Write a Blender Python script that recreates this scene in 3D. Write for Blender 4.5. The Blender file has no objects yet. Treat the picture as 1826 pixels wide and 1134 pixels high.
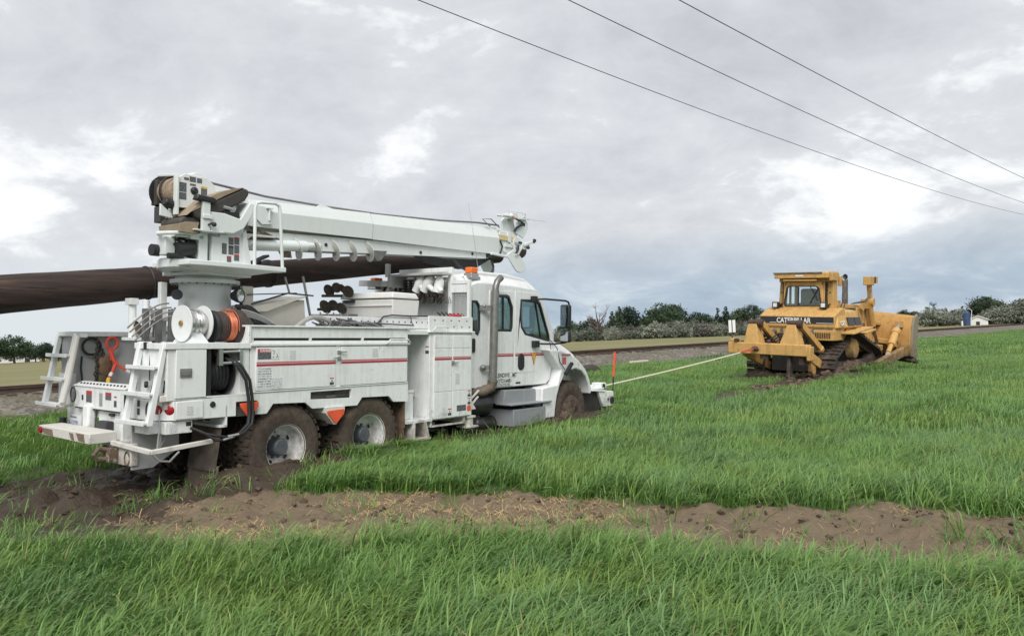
import bpy, bmesh, math, random
import numpy as np
from mathutils import Matrix, Vector, noise as mnoise
from mathutils.geometry import tessellate_polygon
random.seed(7)
RNG = np.random.default_rng(11)
SC = bpy.context.scene
COL = SC.collection
R_ = math.radians

# ------------------------------------------------------------------ camera
cam_data = bpy.data.cameras.new('camera')
cam = bpy.data.objects.new('camera', cam_data)
COL.objects.link(cam)
cam.location = (0, 0, 1.55)
cam.rotation_euler = (R_(91.37), R_(2.195), R_(0.0525))
cam_data.sensor_width = 36.0
cam_data.lens = 27.6
cam_data.clip_start = 0.05
cam_data.clip_end = 6000
SC.camera = cam

# ------------------------------------------------------------------ world: overcast sky
SUN_EL, SUN_AZ = R_(46), R_(180)          # azimuth clockwise from +Y
world = bpy.data.worlds.new('World')
SC.world = world
world.cycles.sampling_method = 'NONE'      # even overcast light: plain hemisphere sampling is enough
world.use_nodes = True
wn, wl = world.node_tree.nodes, world.node_tree.links
wn.clear()
def wnode(t, **k):
    n = wn.new(t)
    for a, v in k.items():
        setattr(n, a, v)
    return n
def wmath(op, a, b=None, clamp=False):
    n = wnode('ShaderNodeMath', operation=op, use_clamp=clamp)
    for i, v in enumerate((a, b)):
        if v is None:
            continue
        if isinstance(v, (int, float)):
            n.inputs[i].default_value = v
        else:
            wl.new(v, n.inputs[i])
    return n.outputs[0]
def wramp(fac, stops):
    n = wnode('ShaderNodeValToRGB')
    e = n.color_ramp.elements
    while len(e) < len(stops):
        e.new(0.5)
    for el, (p, c) in zip(e, stops):
        el.position = p
        el.color = (*c, 1) if len(c) == 3 else c
    wl.new(fac, n.inputs[0])
    return n.outputs[0]
def wnoise(vec, scale, detail, rough, dist=0.0):
    n = wnode('ShaderNodeTexNoise')
    n.inputs['Scale'].default_value = scale
    n.inputs['Detail'].default_value = detail
    n.inputs['Roughness'].default_value = rough
    n.inputs['Distortion'].default_value = dist
    wl.new(vec, n.inputs['Vector'])
    return n.outputs[0]
tc = wnode('ShaderNodeTexCoord')
sep = wnode('ShaderNodeSeparateXYZ')
wl.new(tc.outputs['Generated'], sep.inputs[0])
zc = wmath('MAXIMUM', sep.outputs[2], 0.0)
den = wmath('ADD', zc, 0.42)
comb = wnode('ShaderNodeCombineXYZ')
wl.new(wmath('DIVIDE', sep.outputs[0], den), comb.inputs[0])
wl.new(wmath('DIVIDE', sep.outputs[1], den), comb.inputs[1])
mp = wnode('ShaderNodeMapping')
mp.inputs['Location'].default_value = (5.3, 2.4, 0)
mp.inputs['Scale'].default_value = (1.0, 1.15, 1)
wl.new(comb.outputs[0], mp.inputs[0])
cv = mp.outputs[0]
big = wnoise(cv, 1.3, 4, 0.55, 0.4)
mid = wnoise(cv, 3.4, 6, 0.60, 0.35)
fine = wnoise(cv, 9.0, 5, 0.62, 0.3)
dens = wmath('ADD', wmath('MULTIPLY', big, 0.40), wmath('ADD', wmath('MULTIPLY', mid, 0.42), wmath('MULTIPLY', fine, 0.18)))
# broken cloud low in the sky lets more light through than the thick deck overhead
lowband = wramp(sep.outputs[2], [(0.0, (0, 0, 0)), (0.075, (0.10, 0.10, 0.10)), (0.13, (1, 1, 1)), (0.22, (0.8, 0.8, 0.8)), (0.36, (0.12, 0.12, 0.12)), (1.0, (0, 0, 0))])
thin = wmath('ADD', dens, wmath('MULTIPLY', lowband, 0.068))
deck = wramp(thin, [(0.36, (0.47, 0.485, 0.52)), (0.47, (0.585, 0.60, 0.63)), (0.565, (0.68, 0.695, 0.72)), (0.60, (0.84, 0.85, 0.86)), (0.65, (1.0, 1.0, 0.995))])
hfac = wramp(sep.outputs[2], [(0.0, (1, 1, 1)), (0.05, (0.9, 0.9, 0.9)), (0.125, (0.0, 0.0, 0.0)), (1.0, (0, 0, 0))])
bank = wramp(mid, [(0.35, (0.30, 0.395, 0.51)), (0.52, (0.385, 0.475, 0.58)), (0.68, (0.60, 0.66, 0.72))])
westl = wramp(wmath('ADD', wmath('MULTIPLY', sep.outputs[0], 0.5), wmath('MULTIPLY', big, 0.5)), [(0.02, (1, 1, 1)), (0.27, (0, 0, 0))])
bmix = wnode('ShaderNodeMix', data_type='RGBA')
wl.new(westl, bmix.inputs[0]); wl.new(bank, bmix.inputs[6]); bmix.inputs[7].default_value = (0.66, 0.71, 0.745, 1)
bank = bmix.outputs[2]
mixc = wnode('ShaderNodeMix', data_type='RGBA')
wl.new(hfac, mixc.inputs[0]); wl.new(deck, mixc.inputs[6]); wl.new(bank, mixc.inputs[7])
sky = wnode('ShaderNodeTexSky')
sky.sky_type = 'NISHITA'
sky.sun_disc = False
sky.sun_elevation = SUN_EL
sky.sun_rotation = SUN_AZ
bg1 = wnode('ShaderNodeBackground'); bg1.inputs[1].default_value = 0.05
bg2 = wnode('ShaderNodeBackground'); bg2.inputs[1].default_value = 0.53
wl.new(sky.outputs[0], bg1.inputs[0]); wl.new(mixc.outputs[2], bg2.inputs[0])
mxs = wnode('ShaderNodeMixShader'); mxs.inputs[0].default_value = 0.93
wl.new(bg1.outputs[0], mxs.inputs[1]); wl.new(bg2.outputs[0], mxs.inputs[2])
wout = wnode('ShaderNodeOutputWorld')
wl.new(mxs.outputs[0], wout.inputs[0])

# ------------------------------------------------------------------ sun behind the cloud deck
sd = bpy.data.lights.new('sun', 'SUN')
sd.energy = 1.5
sd.angle = R_(35)
sd.color = (1.0, 0.975, 0.94)
sun = bpy.data.objects.new('sun', sd)
COL.objects.link(sun)
sdir = Vector((math.sin(SUN_AZ) * math.cos(SUN_EL), math.cos(SUN_AZ) * math.cos(SUN_EL), math.sin(SUN_EL)))
sun.rotation_euler = (-sdir).to_track_quat('-Z', 'Y').to_euler()
sun.location = (0, 0, 40)

SC.view_settings.view_transform = 'Standard'
SC.view_settings.look = 'None'
SC.view_settings.exposure = 1.12
SC.view_settings.gamma = 1.0
SC.view_settings.use_curve_mapping = False
SC.cycles.max_bounces = 5
SC.cycles.diffuse_bounces = 2
SC.cycles.transparent_max_bounces = 12

# ------------------------------------------------------------------ frames of the two machines
T_TRUCK = Matrix(((0.590104, -0.806039, 0.045592, -3.6986), (0.806950, 0.590612, -0.002813, 8.3179), (-0.024660, 0.038451, 0.998956, 0.894), (0, 0, 0, 1)))
T_DOZER = Matrix(((0.681998, -0.729911, 0.045922, 7.4444), (0.731354, 0.680653, -0.042823, 22.8799), (0.0, 0.062791, 0.998027, -0.1151), (0, 0, 0, 1)))
T_WORLD = Matrix.Identity(4)

# ------------------------------------------------------------------ modelling helpers
OFS = {}      # object name -> (frame matrix, base point in that frame)

class MB:
    def __init__(s):
        s.v, s.f, s.m = [], [], []
        s.cur = 0
    def _add(s, vs, fs):
        o = len(s.v)
        s.v += [tuple(p) for p in vs]
        for f in fs:
            s.f.append(tuple(i + o for i in f)); s.m.append(s.cur)
        return s
    def box(s, x0, x1, y0, y1, z0, z1):
        return s._add([(x0, y0, z0), (x1, y0, z0), (x1, y1, z0), (x0, y1, z0), (x0, y0, z1), (x1, y0, z1), (x1, y1, z1), (x0, y1, z1)],
                      [(0, 3, 2, 1), (4, 5, 6, 7), (0, 1, 5, 4), (1, 2, 6, 5), (2, 3, 7, 6), (3, 0, 4, 7)])
    def hexa(s, b, t):
        "eight corners: four below, four above"
        return s._add(list(b) + list(t), [(0, 3, 2, 1), (4, 5, 6, 7), (0, 1, 5, 4), (1, 2, 6, 5), (2, 3, 7, 6), (3, 0, 4, 7)])
    def plate(s, outer, axis, a0, a1, holes=()):
        "flat polygon (with holes) extruded along an axis"
        def P(p, a):
            return {'x': (a, p[0], p[1]), 'y': (p[0], a, p[1]), 'z': (p[0], p[1], a)}[axis]
        loops = [list(outer)] + [list(h) for h in holes]
        flat = [p for l in loops for p in l]
        n = len(flat)
        tris = tessellate_polygon([[Vector((p[0], p[1], 0)) for p in l] for l in loops])
        vs = [P(p, a0) for p in flat] + [P(p, a1) for p in flat]
        if not holes:
            fs = [tuple(range(n)), tuple(range(2 * n - 1, n - 1, -1))]
        else:
            fs = [tuple(t) for t in tris] + [tuple(i + n for i in reversed(t)) for t in tris]
        o = 0
        for l in loops:
            k = len(l)
            for i in range(k):
                a, b = o + i, o + (i + 1) % k
                fs.append((a, a + n, b + n, b))
            o += k
        return s._add(vs, fs)
    def rev(s, c, d, prof, n=24, cap=True, jit=0.0):
        "surface of revolution: prof = [(t along d, radius)]"
        c, d = Vector(c), Vector(d).normalized()
        u = d.orthogonal().normalized(); w = d.cross(u)
        vs, fs = [], []
        for (t, r) in prof:
            for i in range(n):
                a = 2 * math.pi * i / n
                rr = r * (1 + (random.uniform(-jit, jit) if jit else 0))
                vs.append(c + d * t + (u * math.cos(a) + w * math.sin(a)) * rr)
        for k in range(len(prof) - 1):
            for i in range(n):
                j = (i + 1) % n
                fs.append((k * n + i, k * n + j, (k + 1) * n + j, (k + 1) * n + i))
        if cap:
            fs.append(tuple(range(n - 1, -1, -1)))
            fs.append(tuple((len(prof) - 1) * n + i for i in range(n)))
        return s._add(vs, fs)
    def cyl(s, p0, p1, r0, r1=None, n=16):
        p0, p1 = Vector(p0), Vector(p1)
        return s.rev(p0, p1 - p0, [(0, r0), ((p1 - p0).length, r0 if r1 is None else r1)], n)
    def tube(s, path, r, n=8, closed=False):
        pts = [Vector(p) for p in path]
        k = len(pts)
        vs, fs = [], []
        prev = None
        for i, p in enumerate(pts):
            if closed:
                t = (pts[(i + 1) % k] - pts[i - 1]).normalized()
            else:
                t = (pts[min(i + 1, k - 1)] - pts[max(i - 1, 0)]).normalized()
            u = t.orthogonal().normalized() if prev is None else (prev - t * prev.dot(t)).normalized()
            prev = u
            w = t.cross(u)
            rr = r[i] if isinstance(r, (list, tuple)) else r
            for j in range(n):
                a = 2 * math.pi * j / n
                vs.append(p + (u * math.cos(a) + w * math.sin(a)) * rr)
        for i in range(k if closed else k - 1):
            for j in range(n):
                q = (j + 1) % n
                i2 = (i + 1) % k
                fs.append((i * n + j, i * n + q, i2 * n + q, i2 * n + j))
        if not closed:
            fs.append(tuple(range(n - 1, -1, -1)))
            fs.append(tuple((k - 1) * n + j for j in range(n)))
        return s._add(vs, fs)
    def bar(s, p0, p1, w, h, up=(0, 0, 1)):
        "rectangular bar between two points"
        p0, p1 = Vector(p0), Vector(p1)
        d = (p1 - p0).normalized(); up = Vector(up)
        sd_ = d.cross(up).normalized(); u = sd_.cross(d)
        q = [(-w / 2, -h / 2), (w / 2, -h / 2), (w / 2, h / 2), (-w / 2, h / 2)]
        return s.hexa([p0 + sd_ * a + u * b for a, b in q], [p1 + sd_ * a + u * b for a, b in q])
    def ball(s, c, r, sc=(1, 1, 1), n=10, jit=0.0):
        vs, fs = [], []
        for i in range(1, n):
            th = math.pi * i / n
            for j in range(2 * n):
                ph = math.pi * j / n
                k = r * (1 + (random.uniform(-jit, jit) if jit else 0))
                vs.append((c[0] + k * sc[0] * math.sin(th) * math.cos(ph), c[1] + k * sc[1] * math.sin(th) * math.sin(ph), c[2] + k * sc[2] * math.cos(th)))
        for i in range(n - 2):
            for j in range(2 * n):
                q = (j + 1) % (2 * n)
                fs.append((i * 2 * n + j, (i + 1) * 2 * n + j, (i + 1) * 2 * n + q, i * 2 * n + q))
        vs += [(c[0], c[1], c[2] + r * sc[2]), (c[0], c[1], c[2] - r * sc[2])]
        a = len(vs) - 2
        for j in range(2 * n):
            q = (j + 1) % (2 * n)
            fs.append((a, j, q)); fs.append((a + 1, (n - 2) * 2 * n + q, (n - 2) * 2 * n + j))
        return s._add(vs, fs)
    def loft(s, rings, cap=True):
        n = len(rings[0])
        vs = [p for r in rings for p in r]
        fs = []
        for k in range(len(rings) - 1):
            for i in range(n):
                j = (i + 1) % n
                fs.append((k * n + i, k * n + j, (k + 1) * n + j, (k + 1) * n + i))
        if cap:
            fs += [tuple(range(n - 1, -1, -1)), tuple((len(rings) - 1) * n + i for i in range(n))]
        return s._add(vs, fs)
    def mesh(s, name, base=(0, 0, 0), smooth=35, recalc=True):
        me = bpy.data.meshes.new(name)
        b = Vector(base)
        me.from_pydata([Vector(p) - b for p in s.v], [], s.f)
        if recalc:
            bm = bmesh.new(); bm.from_mesh(me)
            bmesh.ops.recalc_face_normals(bm, faces=bm.faces)
            bm.to_mesh(me); bm.free()
        if smooth:
            me.polygons.foreach_set('use_smooth', [True] * len(me.polygons))
            me.set_sharp_from_angle(angle=R_(smooth))
        return me
    def build(s, name, mat, parent=None, bevel=0.0, frame=None, base=None, smooth=35, seg=2, recalc=True):
        "link the collected shapes as one mesh object; a child keeps its thing's base point"
        if parent is not None:
            fr, bs = OFS[parent.name]
        else:
            fr, bs = (frame or T_WORLD), Vector(base or (0, 0, 0))
        me = s.mesh(name, bs, smooth, recalc)
        mats = mat if isinstance(mat, (list, tuple)) else [mat]
        for x in mats:
            me.materials.append(x)
        if len(mats) > 1:
            me.polygons.foreach_set('material_index', s.m)
        o = bpy.data.objects.new(name, me)
        COL.objects.link(o)
        if parent is not None:
            o.parent = parent
        else:
            o.matrix_world = fr @ Matrix.Translation(bs)
        OFS[o.name] = (fr, bs)
        if bevel:
            m = o.modifiers.new('bevel', 'BEVEL'); m.width = bevel; m.segments = seg; m.limit_method = 'ANGLE'; m.angle_limit = R_(40); m.harden_normals = False
        return o

def tag(o, label=None, cat=None, group=None, kind=None):
    if label: o['label'] = label
    if cat: o['category'] = cat
    if group: o['group'] = group
    if kind: o['kind'] = kind
    return o

def thing(name, label, cat, frame=T_WORLD, base=(0, 0, 0), group=None):
    o = bpy.data.objects.new(name, None)
    COL.objects.link(o)
    o.empty_display_size = 0.2
    o.matrix_world = frame @ Matrix.Translation(Vector(base))
    OFS[o.name] = (frame, Vector(base))
    return tag(o, label, cat, group)

def pieces(m):
    "far-apart pieces of a builder's shapes, each as a builder of its own"
    par = list(range(len(m.v)))
    def find(a):
        while par[a] != a:
            par[a] = par[par[a]]; a = par[a]
        return a
    for f in m.f:
        r = find(f[0])
        for i in f[1:]:
            par[find(i)] = r
    isl = {}
    for i in range(len(m.v)):
        isl.setdefault(find(i), []).append(i)
    keys = list(isl)
    if len(keys) == 1 or len(keys) > 400:
        return [m], len(keys)
    V = np.array([tuple(v) for v in m.v])
    lo = np.array([V[isl[k]].min(0) for k in keys]); hi = np.array([V[isl[k]].max(0) for k in keys])
    big = (hi - lo).max(1)
    grp = list(range(len(keys)))
    def fg(a):
        while grp[a] != a:
            grp[a] = grp[grp[a]]; a = grp[a]
        return a
    for i in range(len(keys)):
        gap = np.linalg.norm(np.maximum(0, np.maximum(lo - hi[i], lo[i] - hi)), axis=1)
        for j in np.nonzero(gap < np.maximum(0.02, 0.5 * np.maximum(big, big[i])))[0]:
            grp[fg(int(j))] = fg(i)
    cl = {}
    for i, k in enumerate(keys):
        cl.setdefault(fg(i), set()).add(k)
    if len(cl) == 1:
        return [m], 1
    out = []
    for ks in cl.values():
        q = MB(); mp = {}
        for f, mi in zip(m.f, m.m):
            if find(f[0]) in ks:
                for i in f:
                    if i not in mp:
                        mp[i] = len(q.v); q.v.append(m.v[i])
                q.f.append(tuple(mp[i] for i in f)); q.m.append(mi)
        out.append(q)
    return out, len(cl)

def P(name, parent, mat, fn, bevel=0.0, smooth=35, seg=2, label=None, whole=False):
    "one part per separate piece; a swarm of tiny pieces stays one part"
    m = MB(); fn(m)
    ps, k = ([m], 1) if whole else pieces(m)
    if k > 30:
        ps = [m]
    obs = [q.build(name, mat, parent, bevel, smooth=smooth, seg=seg) for q in ps]
    if k > 30:
        obs[0]['kind'] = 'stuff'
    if label: obs[0]['label'] = label
    return obs[0]

def lumpy(m, c, rad, amp, seed=0, n=18, freq=3.0):
    "lump of earth: an ellipsoid broken up by noise"
    q = MB(); q.ball((0, 0, 0), 1.0, (1, 1, 1), n)
    vs = []
    for v in q.v:
        w = Vector(v); s = Vector((w.x * rad[0], w.y * rad[1], w.z * rad[2]))
        k = 1 + amp * (mnoise.fractal(s * freq + Vector((seed * 7.1, seed * 3.3, 0)), 0.9, 2.1, 5) + 0.35 * mnoise.noise(s * freq * 4))
        vs.append((c[0] + s.x * k, c[1] + s.y * k, c[2] + s.z * k))
    m._add(vs, q.f)

def rounded(x0, x1, z0, z1, r, k=5):
    "outline of a rectangle with round corners"
    out = []
    for cx_, cz_, a0 in ((x1 - r, z0 + r, -90), (x1 - r, z1 - r, 0), (x0 + r, z1 - r, 90), (x0 + r, z0 + r, 180)):
        for i in range(k + 1):
            a = R_(a0 + 90 * i / k)
            out.append((cx_ + r * math.cos(a), cz_ + r * math.sin(a)))
    return out

ORD = ['first', 'second', 'third', 'fourth', 'fifth', 'sixth', 'seventh', 'eighth', 'ninth', 'tenth', 'eleventh', 'twelfth', 'thirteenth', 'fourteenth', 'fifteenth', 'sixteenth', 'seventeenth', 'eighteenth', 'nineteenth', 'twentieth']

def copy_child(o, parent, loc=None, rot=None, scale=None):
    c = o.copy(); COL.objects.link(c); c.parent = parent
    OFS[c.name] = OFS[o.name]
    if loc is not None: c.location = loc
    if rot is not None: c.rotation_euler = rot
    if scale is not None: c.scale = scale
    return c

def letters(name, text, size, org, xd, yd, mat, parent, depth=0.002, align='LEFT', shear=0.0, bold=0.0, sx=1.0):
    "flat lettering turned into a mesh"
    cu = bpy.data.curves.new('lettering', 'FONT')
    cu.body = text; cu.size = size; cu.align_x = align; cu.extrude = depth; cu.shear = shear; cu.offset = bold; cu.resolution_u = 3
    to = bpy.data.objects.new('lettering', cu)
    me = bpy.data.meshes.new_from_object(to)
    bpy.data.objects.remove(to); bpy.data.curves.remove(cu)
    fr, bs = OFS[parent.name]
    xd, yd = Vector(xd).normalized(), Vector(yd).normalized()
    zd = xd.cross(yd)
    org = Vector(org) - bs
    for v in me.vertices:
        v.co = org + xd * (v.co.x * sx) + yd * v.co.y + zd * v.co.z
    me.name = name
    me.materials.clear(); me.materials.append(mat)
    o = bpy.data.objects.new(name, me)
    COL.objects.link(o); o.parent = parent
    OFS[o.name] = (fr, bs)
    return o

# ------------------------------------------------------------------ materials
MATS = {}
def nt(name):
    m = bpy.data.materials.new(name); m.use_nodes = True
    n = m.node_tree.nodes; n.clear()
    return m, n, m.node_tree.links
class G:
    "tiny node-graph helper"
    def __init__(s, name):
        s.m, s.n, s.l = nt(name)
        s.out = s.n.new('ShaderNodeOutputMaterial')
    def node(s, t, ins=None, **k):
        n = s.n.new(t)
        for a, v in k.items(): setattr(n, a, v)
        for a, v in (ins or {}).items():
            if hasattr(v, 'is_output') or isinstance(v, bpy.types.NodeSocket): s.l.new(v, n.inputs[a])
            else: n.inputs[a].default_value = v
        return n
    def noise(s, vec, scale, detail=4, rough=0.55, dist=0.0):
        n = s.node('ShaderNodeTexNoise', {'Scale': scale, 'Detail': detail, 'Roughness': rough, 'Distortion': dist})
        if vec is not None: s.l.new(vec, n.inputs['Vector'])
        return n.outputs[0]
    def ramp(s, fac, stops, mode='LINEAR'):
        n = s.n.new('ShaderNodeValToRGB'); n.color_ramp.interpolation = mode
        e = n.color_ramp.elements
        while len(e) < len(stops): e.new(0.5)
        for el, (p, c) in zip(e, stops):
            el.position = p
            if isinstance(c, (int, float)): c = (c, c, c)
            el.color = (*c, 1)
        s.l.new(fac, n.inputs[0])
        return n.outputs[0]
    def mix(s, fac, a, b):
        n = s.n.new('ShaderNodeMix'); n.data_type = 'RGBA'
        for i, v in ((0, fac), (6, a), (7, b)):
            if isinstance(v, bpy.types.NodeSocket): s.l.new(v, n.inputs[i])
            elif i == 0: n.inputs[0].default_value = v
            else: n.inputs[i].default_value = (*v, 1)
        return n.outputs[2]
    def math(s, op, a, b=0.0, clamp=False):
        n = s.n.new('ShaderNodeMath'); n.operation = op; n.use_clamp = clamp
        for i, v in enumerate((a, b)):
            if isinstance(v, bpy.types.NodeSocket): s.l.new(v, n.inputs[i])
            else: n.inputs[i].default_value = v
        return n.outputs[0]
    def coord(s, kind='Object', obj=None):
        n = s.n.new('ShaderNodeTexCoord')
        if obj: n.object = obj
        return n.outputs[kind]
    def bsdf(s, color, rough=0.5, metal=0.0, spec=0.5, bump=None, bump_s=0.3, bump_d=0.02, coat=0.0, trans=None):
        b = s.n.new('ShaderNodeBsdfPrincipled')
        for k, v in (('Base Color', color), ('Roughness', rough), ('Metallic', metal), ('Specular IOR Level', spec), ('Coat Weight', coat)):
            if isinstance(v, bpy.types.NodeSocket): s.l.new(v, b.inputs[k])
            elif k == 'Base Color': b.inputs[k].default_value = (*v, 1)
            else: b.inputs[k].default_value = v
        if bump is not None:
            bn = s.n.new('ShaderNodeBump'); bn.inputs['Strength'].default_value = bump_s; bn.inputs['Distance'].default_value = bump_d
            s.l.new(bump, bn.inputs['Height']); s.l.new(bn.outputs[0], b.inputs['Normal'])
        s.l.new(b.outputs[0], s.out.inputs[0])
        return b

def simple(name, col, rough=0.5, metal=0.0, var=0.12, scale=9.0, bump=0.0, spec=0.5, coat=0.0, spots=None):
    "one colour with uneven tone, and optional specks of a second colour"
    if name in MATS: return MATS[name]
    g = G(name)
    c = g.coord()
    n1 = g.noise(c, scale, 5, 0.6)
    lo = tuple(x * (1 - var) for x in col); hi = tuple(min(1, x * (1 + var)) for x in col)
    colr = g.ramp(n1, [(0.3, lo), (0.7, hi)])
    if spots:
        scol, amt, ss = spots
        n2 = g.noise(c, ss, 6, 0.7)
        colr = g.mix(g.ramp(n2, [(amt, 0.0), (min(amt + 0.08, 1.0), 1.0)]), colr, scol)
    g.bsdf(colr, rough, metal, spec, bump=(g.noise(c, scale * 4, 4, 0.6) if bump else None), bump_s=bump, coat=coat)
    MATS[name] = g.m
    return g.m
# ------------------------------------------------------------------ shape of the land
def _hash(ix, iy, seed):
    h = (ix.astype(np.int64) * 374761393 + iy.astype(np.int64) * 668265263 + seed * 1442695041) & 0x7fffffff
    h = ((h ^ (h >> 13)) * 1274126177) & 0x7fffffff
    return ((h ^ (h >> 16)) & 0xffff) / 65535.0
def vnoise(x, y, seed=0):
    ix, iy = np.floor(x), np.floor(y)
    fx, fy = x - ix, y - iy
    fx = fx * fx * (3 - 2 * fx); fy = fy * fy * (3 - 2 * fy)
    a = _hash(ix, iy, seed); b = _hash(ix + 1, iy, seed); c = _hash(ix, iy + 1, seed); d = _hash(ix + 1, iy + 1, seed)
    return a + (b - a) * fx + (c - a) * fy + (a - b - c + d) * fx * fy
def fbm(x, y, f, oct=4, seed=0):
    t, amp, s = 0, 1.0, 0
    for k in range(oct):
        t = t + amp * (vnoise(x * f + 17.3 * k, y * f - 9.1 * k, seed + k) - 0.5); s += amp; amp *= 0.5; f *= 2.03
    return t / s
def sstep(e0, e1, x):
    t = np.clip((x - e0) / (e1 - e0), 0, 1)
    return t * t * (3 - 2 * t)
NX = [-14, -9, -4.65, -3.82, -2.54, -1.51, -0.07, 0.75, 1.3, 2.05, 2.67, 3.4, 6.0, 12.0]
NY = [8.9, 7.7, 6.30, 6.20, 5.85, 5.75, 5.80, 5.45, 5.10, 4.95, 4.72, 4.7, 4.5, 4.0]
FX = [-14, -8, -6.06, -4.9, -3.81, -2.6, -1.76, -0.9, -0.07, 0.9, 1.58, 2.64, 3.37, 3.93, 6.0, 12.0]
FY = [11.5, 9.9, 9.22, 8.95, 9.0, 8.55, 8.1, 7.7, 7.62, 7.2, 6.85, 6.45, 6.5, 6.2, 5.9, 5.4]
TI = np.array(T_TRUCK.inverted()); DI = np.array(T_DOZER.inverted())
def local(MI, x, y):
    return MI[0, 0] * x + MI[0, 1] * y + MI[0, 3], MI[1, 0] * x + MI[1, 1] * y + MI[1, 3]
def boxmask(u, v, u0, u1, v0, v1, s):
    return sstep(u0 - s, u0 + s, u) * (1 - sstep(u1 - s, u1 + s, u)) * sstep(v0 - s, v0 + s, v) * (1 - sstep(v1 - s, v1 + s, v))
def masks(x, y):
    "strip of torn ground, mud round the truck, mud round the bulldozer (each 0..1)"
    w = fbm(x, y, 0.9, 3, 5) * 1.1
    yn = np.interp(x, NX, NY); yf = np.interp(x, FX, FY)
    w2 = w + fbm(x, y, 3.1, 3, 15) * 0.5
    strip = sstep(-0.12, 0.12, y - yn - 0.12 + w2 * 0.55) * (1 - sstep(-0.16, 0.16, y - yf + 0.02 + w2 * 0.8))
    u, v = local(TI, x, y)
    u2, v2 = u + w * 0.5, v + w * 0.4
    tm = boxmask(u2, v2, -0.8, 2.3, -0.70, 2.9, 0.2)
    tm = np.maximum(tm, boxmask(u2, v2, 2.0, 4.4, 0.0, 2.7, 0.2))
    tm = np.maximum(tm, boxmask(u2, v2, 4.0, 9.3, -0.10, 2.6, 0.2))
    tm = np.maximum(tm, boxmask(u2, v2, 6.9, 9.2, -0.35, 2.7, 0.15))
    brk = sstep(-0.12, 0.08, fbm(x, y, 1.3, 3, 91))
    tm = np.maximum(tm, brk * boxmask(u2, v2, -6.5, 0.5, -0.40, 0.55, 0.18))
    tm = np.maximum(tm, 0.9 * brk * boxmask(u2, v2, -6.5, 0.5, 1.85, 2.65, 0.18))
    d, e = local(DI, x, y)
    d2, e2 = d + w * 0.8, e + w * 0.7
    dm = boxmask(d2, e2, 0.5, 5.6, -1.85, 1.7, 0.3)
    dm = np.maximum(dm, boxmask(d2, e2, -5.5, 1.0, -1.75, -0.75, 0.25) * 0.9)
    return strip, tm, dm
def height(x, y):
    st, tm, dm = masks(x, y)
    far = sstep(60, 120, np.hypot(x, y))
    h = fbm(x, y, 0.16, 3, 1) * 0.10 * (1 - far)
    clod = np.abs(fbm(x, y, 2.6, 5, 9)) * 0.46 + np.abs(fbm(x, y, 7.0, 3, 33)) * 0.20
    h = h + st * (clod * 0.62 - 0.06) + tm * (clod * 0.65 - 0.05) + dm * (clod * 0.9 - 0.05)
    u, v = local(TI, x, y)
    lump = 0.75 + 0.6 * (fbm(x, y, 3.6, 4, 61) + 0.25)
    # spoil pushed up beside the sunken wheels and a ridge at the edge of the old rut
    for (cu, cv, su, sv, a) in ((0.75, -0.30, 0.7, 0.28, 0.16), (1.75, -0.20, 1.1, 0.34, 0.13), (3.1, -0.10, 0.9, 0.28, 0.12), (7.6, -0.12, 0.6, 0.25, 0.08), (8.5, -0.10, 0.4, 0.25, 0.05)):
        h = h + a * lump * np.exp(-((u - cu) / su) ** 2 - ((v - cv) / sv) ** 2)
    for cv in (0.15, 2.2):
        h = h - 0.13 * boxmask(u, v, -7, 0.4, cv - 0.15, cv + 0.35, 0.18)
    d, e = local(DI, x, y)
    for (cu, cv, su, sv, a) in ((1.2, -1.7, 1.0, 0.4, 0.25), (3.2, -1.95, 1.8, 0.45, 0.30), (0.4, -0.6, 0.6, 0.8, 0.12)):
        h = h + a * lump * np.exp(-((d - cu) / su) ** 2 - ((e - cv) / sv) ** 2)
    rx = np.interp(x, [-9, -6, -3.6, -2.6], [0, 1, 0.9, 0])
    h = h + 0.06 * lump * rx * np.exp(-((y - (np.interp(x, FX, FY) - 0.75)) / 0.22) ** 2)
    return h

# ------------------------------------------------------------------ ground sheet
def ladder_axis(lo, hi, step, far, n):
    core = np.arange(lo, hi + step / 2, step)
    g = np.geomspace(step * 2.5, far, n)
    return np.concatenate([(lo - g)[::-1], core, hi + g])
gx = ladder_axis(-9.5, 9.5, 0.062, 3000, 46)
gy = ladder_axis(3.2, 17.5, 0.062, 4000, 46)
GX, GY = np.meshgrid(gx, gy)
GZ = height(GX, GY)
nx, ny = len(gx), len(gy)
gme = bpy.data.meshes.new('ground')
vv = np.stack([GX, GY, GZ], -1).reshape(-1, 3)
ii = np.arange(nx * ny).reshape(ny, nx)
ff = np.stack([ii[:-1, :-1], ii[:-1, 1:], ii[1:, 1:], ii[1:, :-1]], -1).reshape(-1, 4)
gme.vertices.add(len(vv)); gme.vertices.foreach_set('co', vv.ravel())
gme.loops.add(ff.size); gme.loops.foreach_set('vertex_index', ff.ravel())
gme.polygons.add(len(ff)); gme.polygons.foreach_set('loop_start', np.arange(0, ff.size, 4)); gme.polygons.foreach_set('loop_total', np.full(len(ff), 4))
gme.update(); gme.validate()
gme.polygons.foreach_set('use_smooth', np.ones(len(ff), dtype=bool))
ms, mt_, md = masks(GX, GY)
at = gme.attributes.new('bare', 'FLOAT', 'POINT'); at.data.foreach_set('value', np.maximum(np.maximum(ms, mt_), md).ravel().astype(np.float32))
at = gme.attributes.new('wet', 'FLOAT', 'POINT')
wetv = np.maximum(mt_, 0.9 * md)
wetv = np.maximum(wetv, ms * sstep(-2.6, -4.2, GX) * 0.8)
at.data.foreach_set('value', wetv.ravel().astype(np.float32))
g = G('field_soil')
c = g.coord()
bare = g.node('ShaderNodeAttribute', attribute_name='bare').outputs['Fac']
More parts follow.
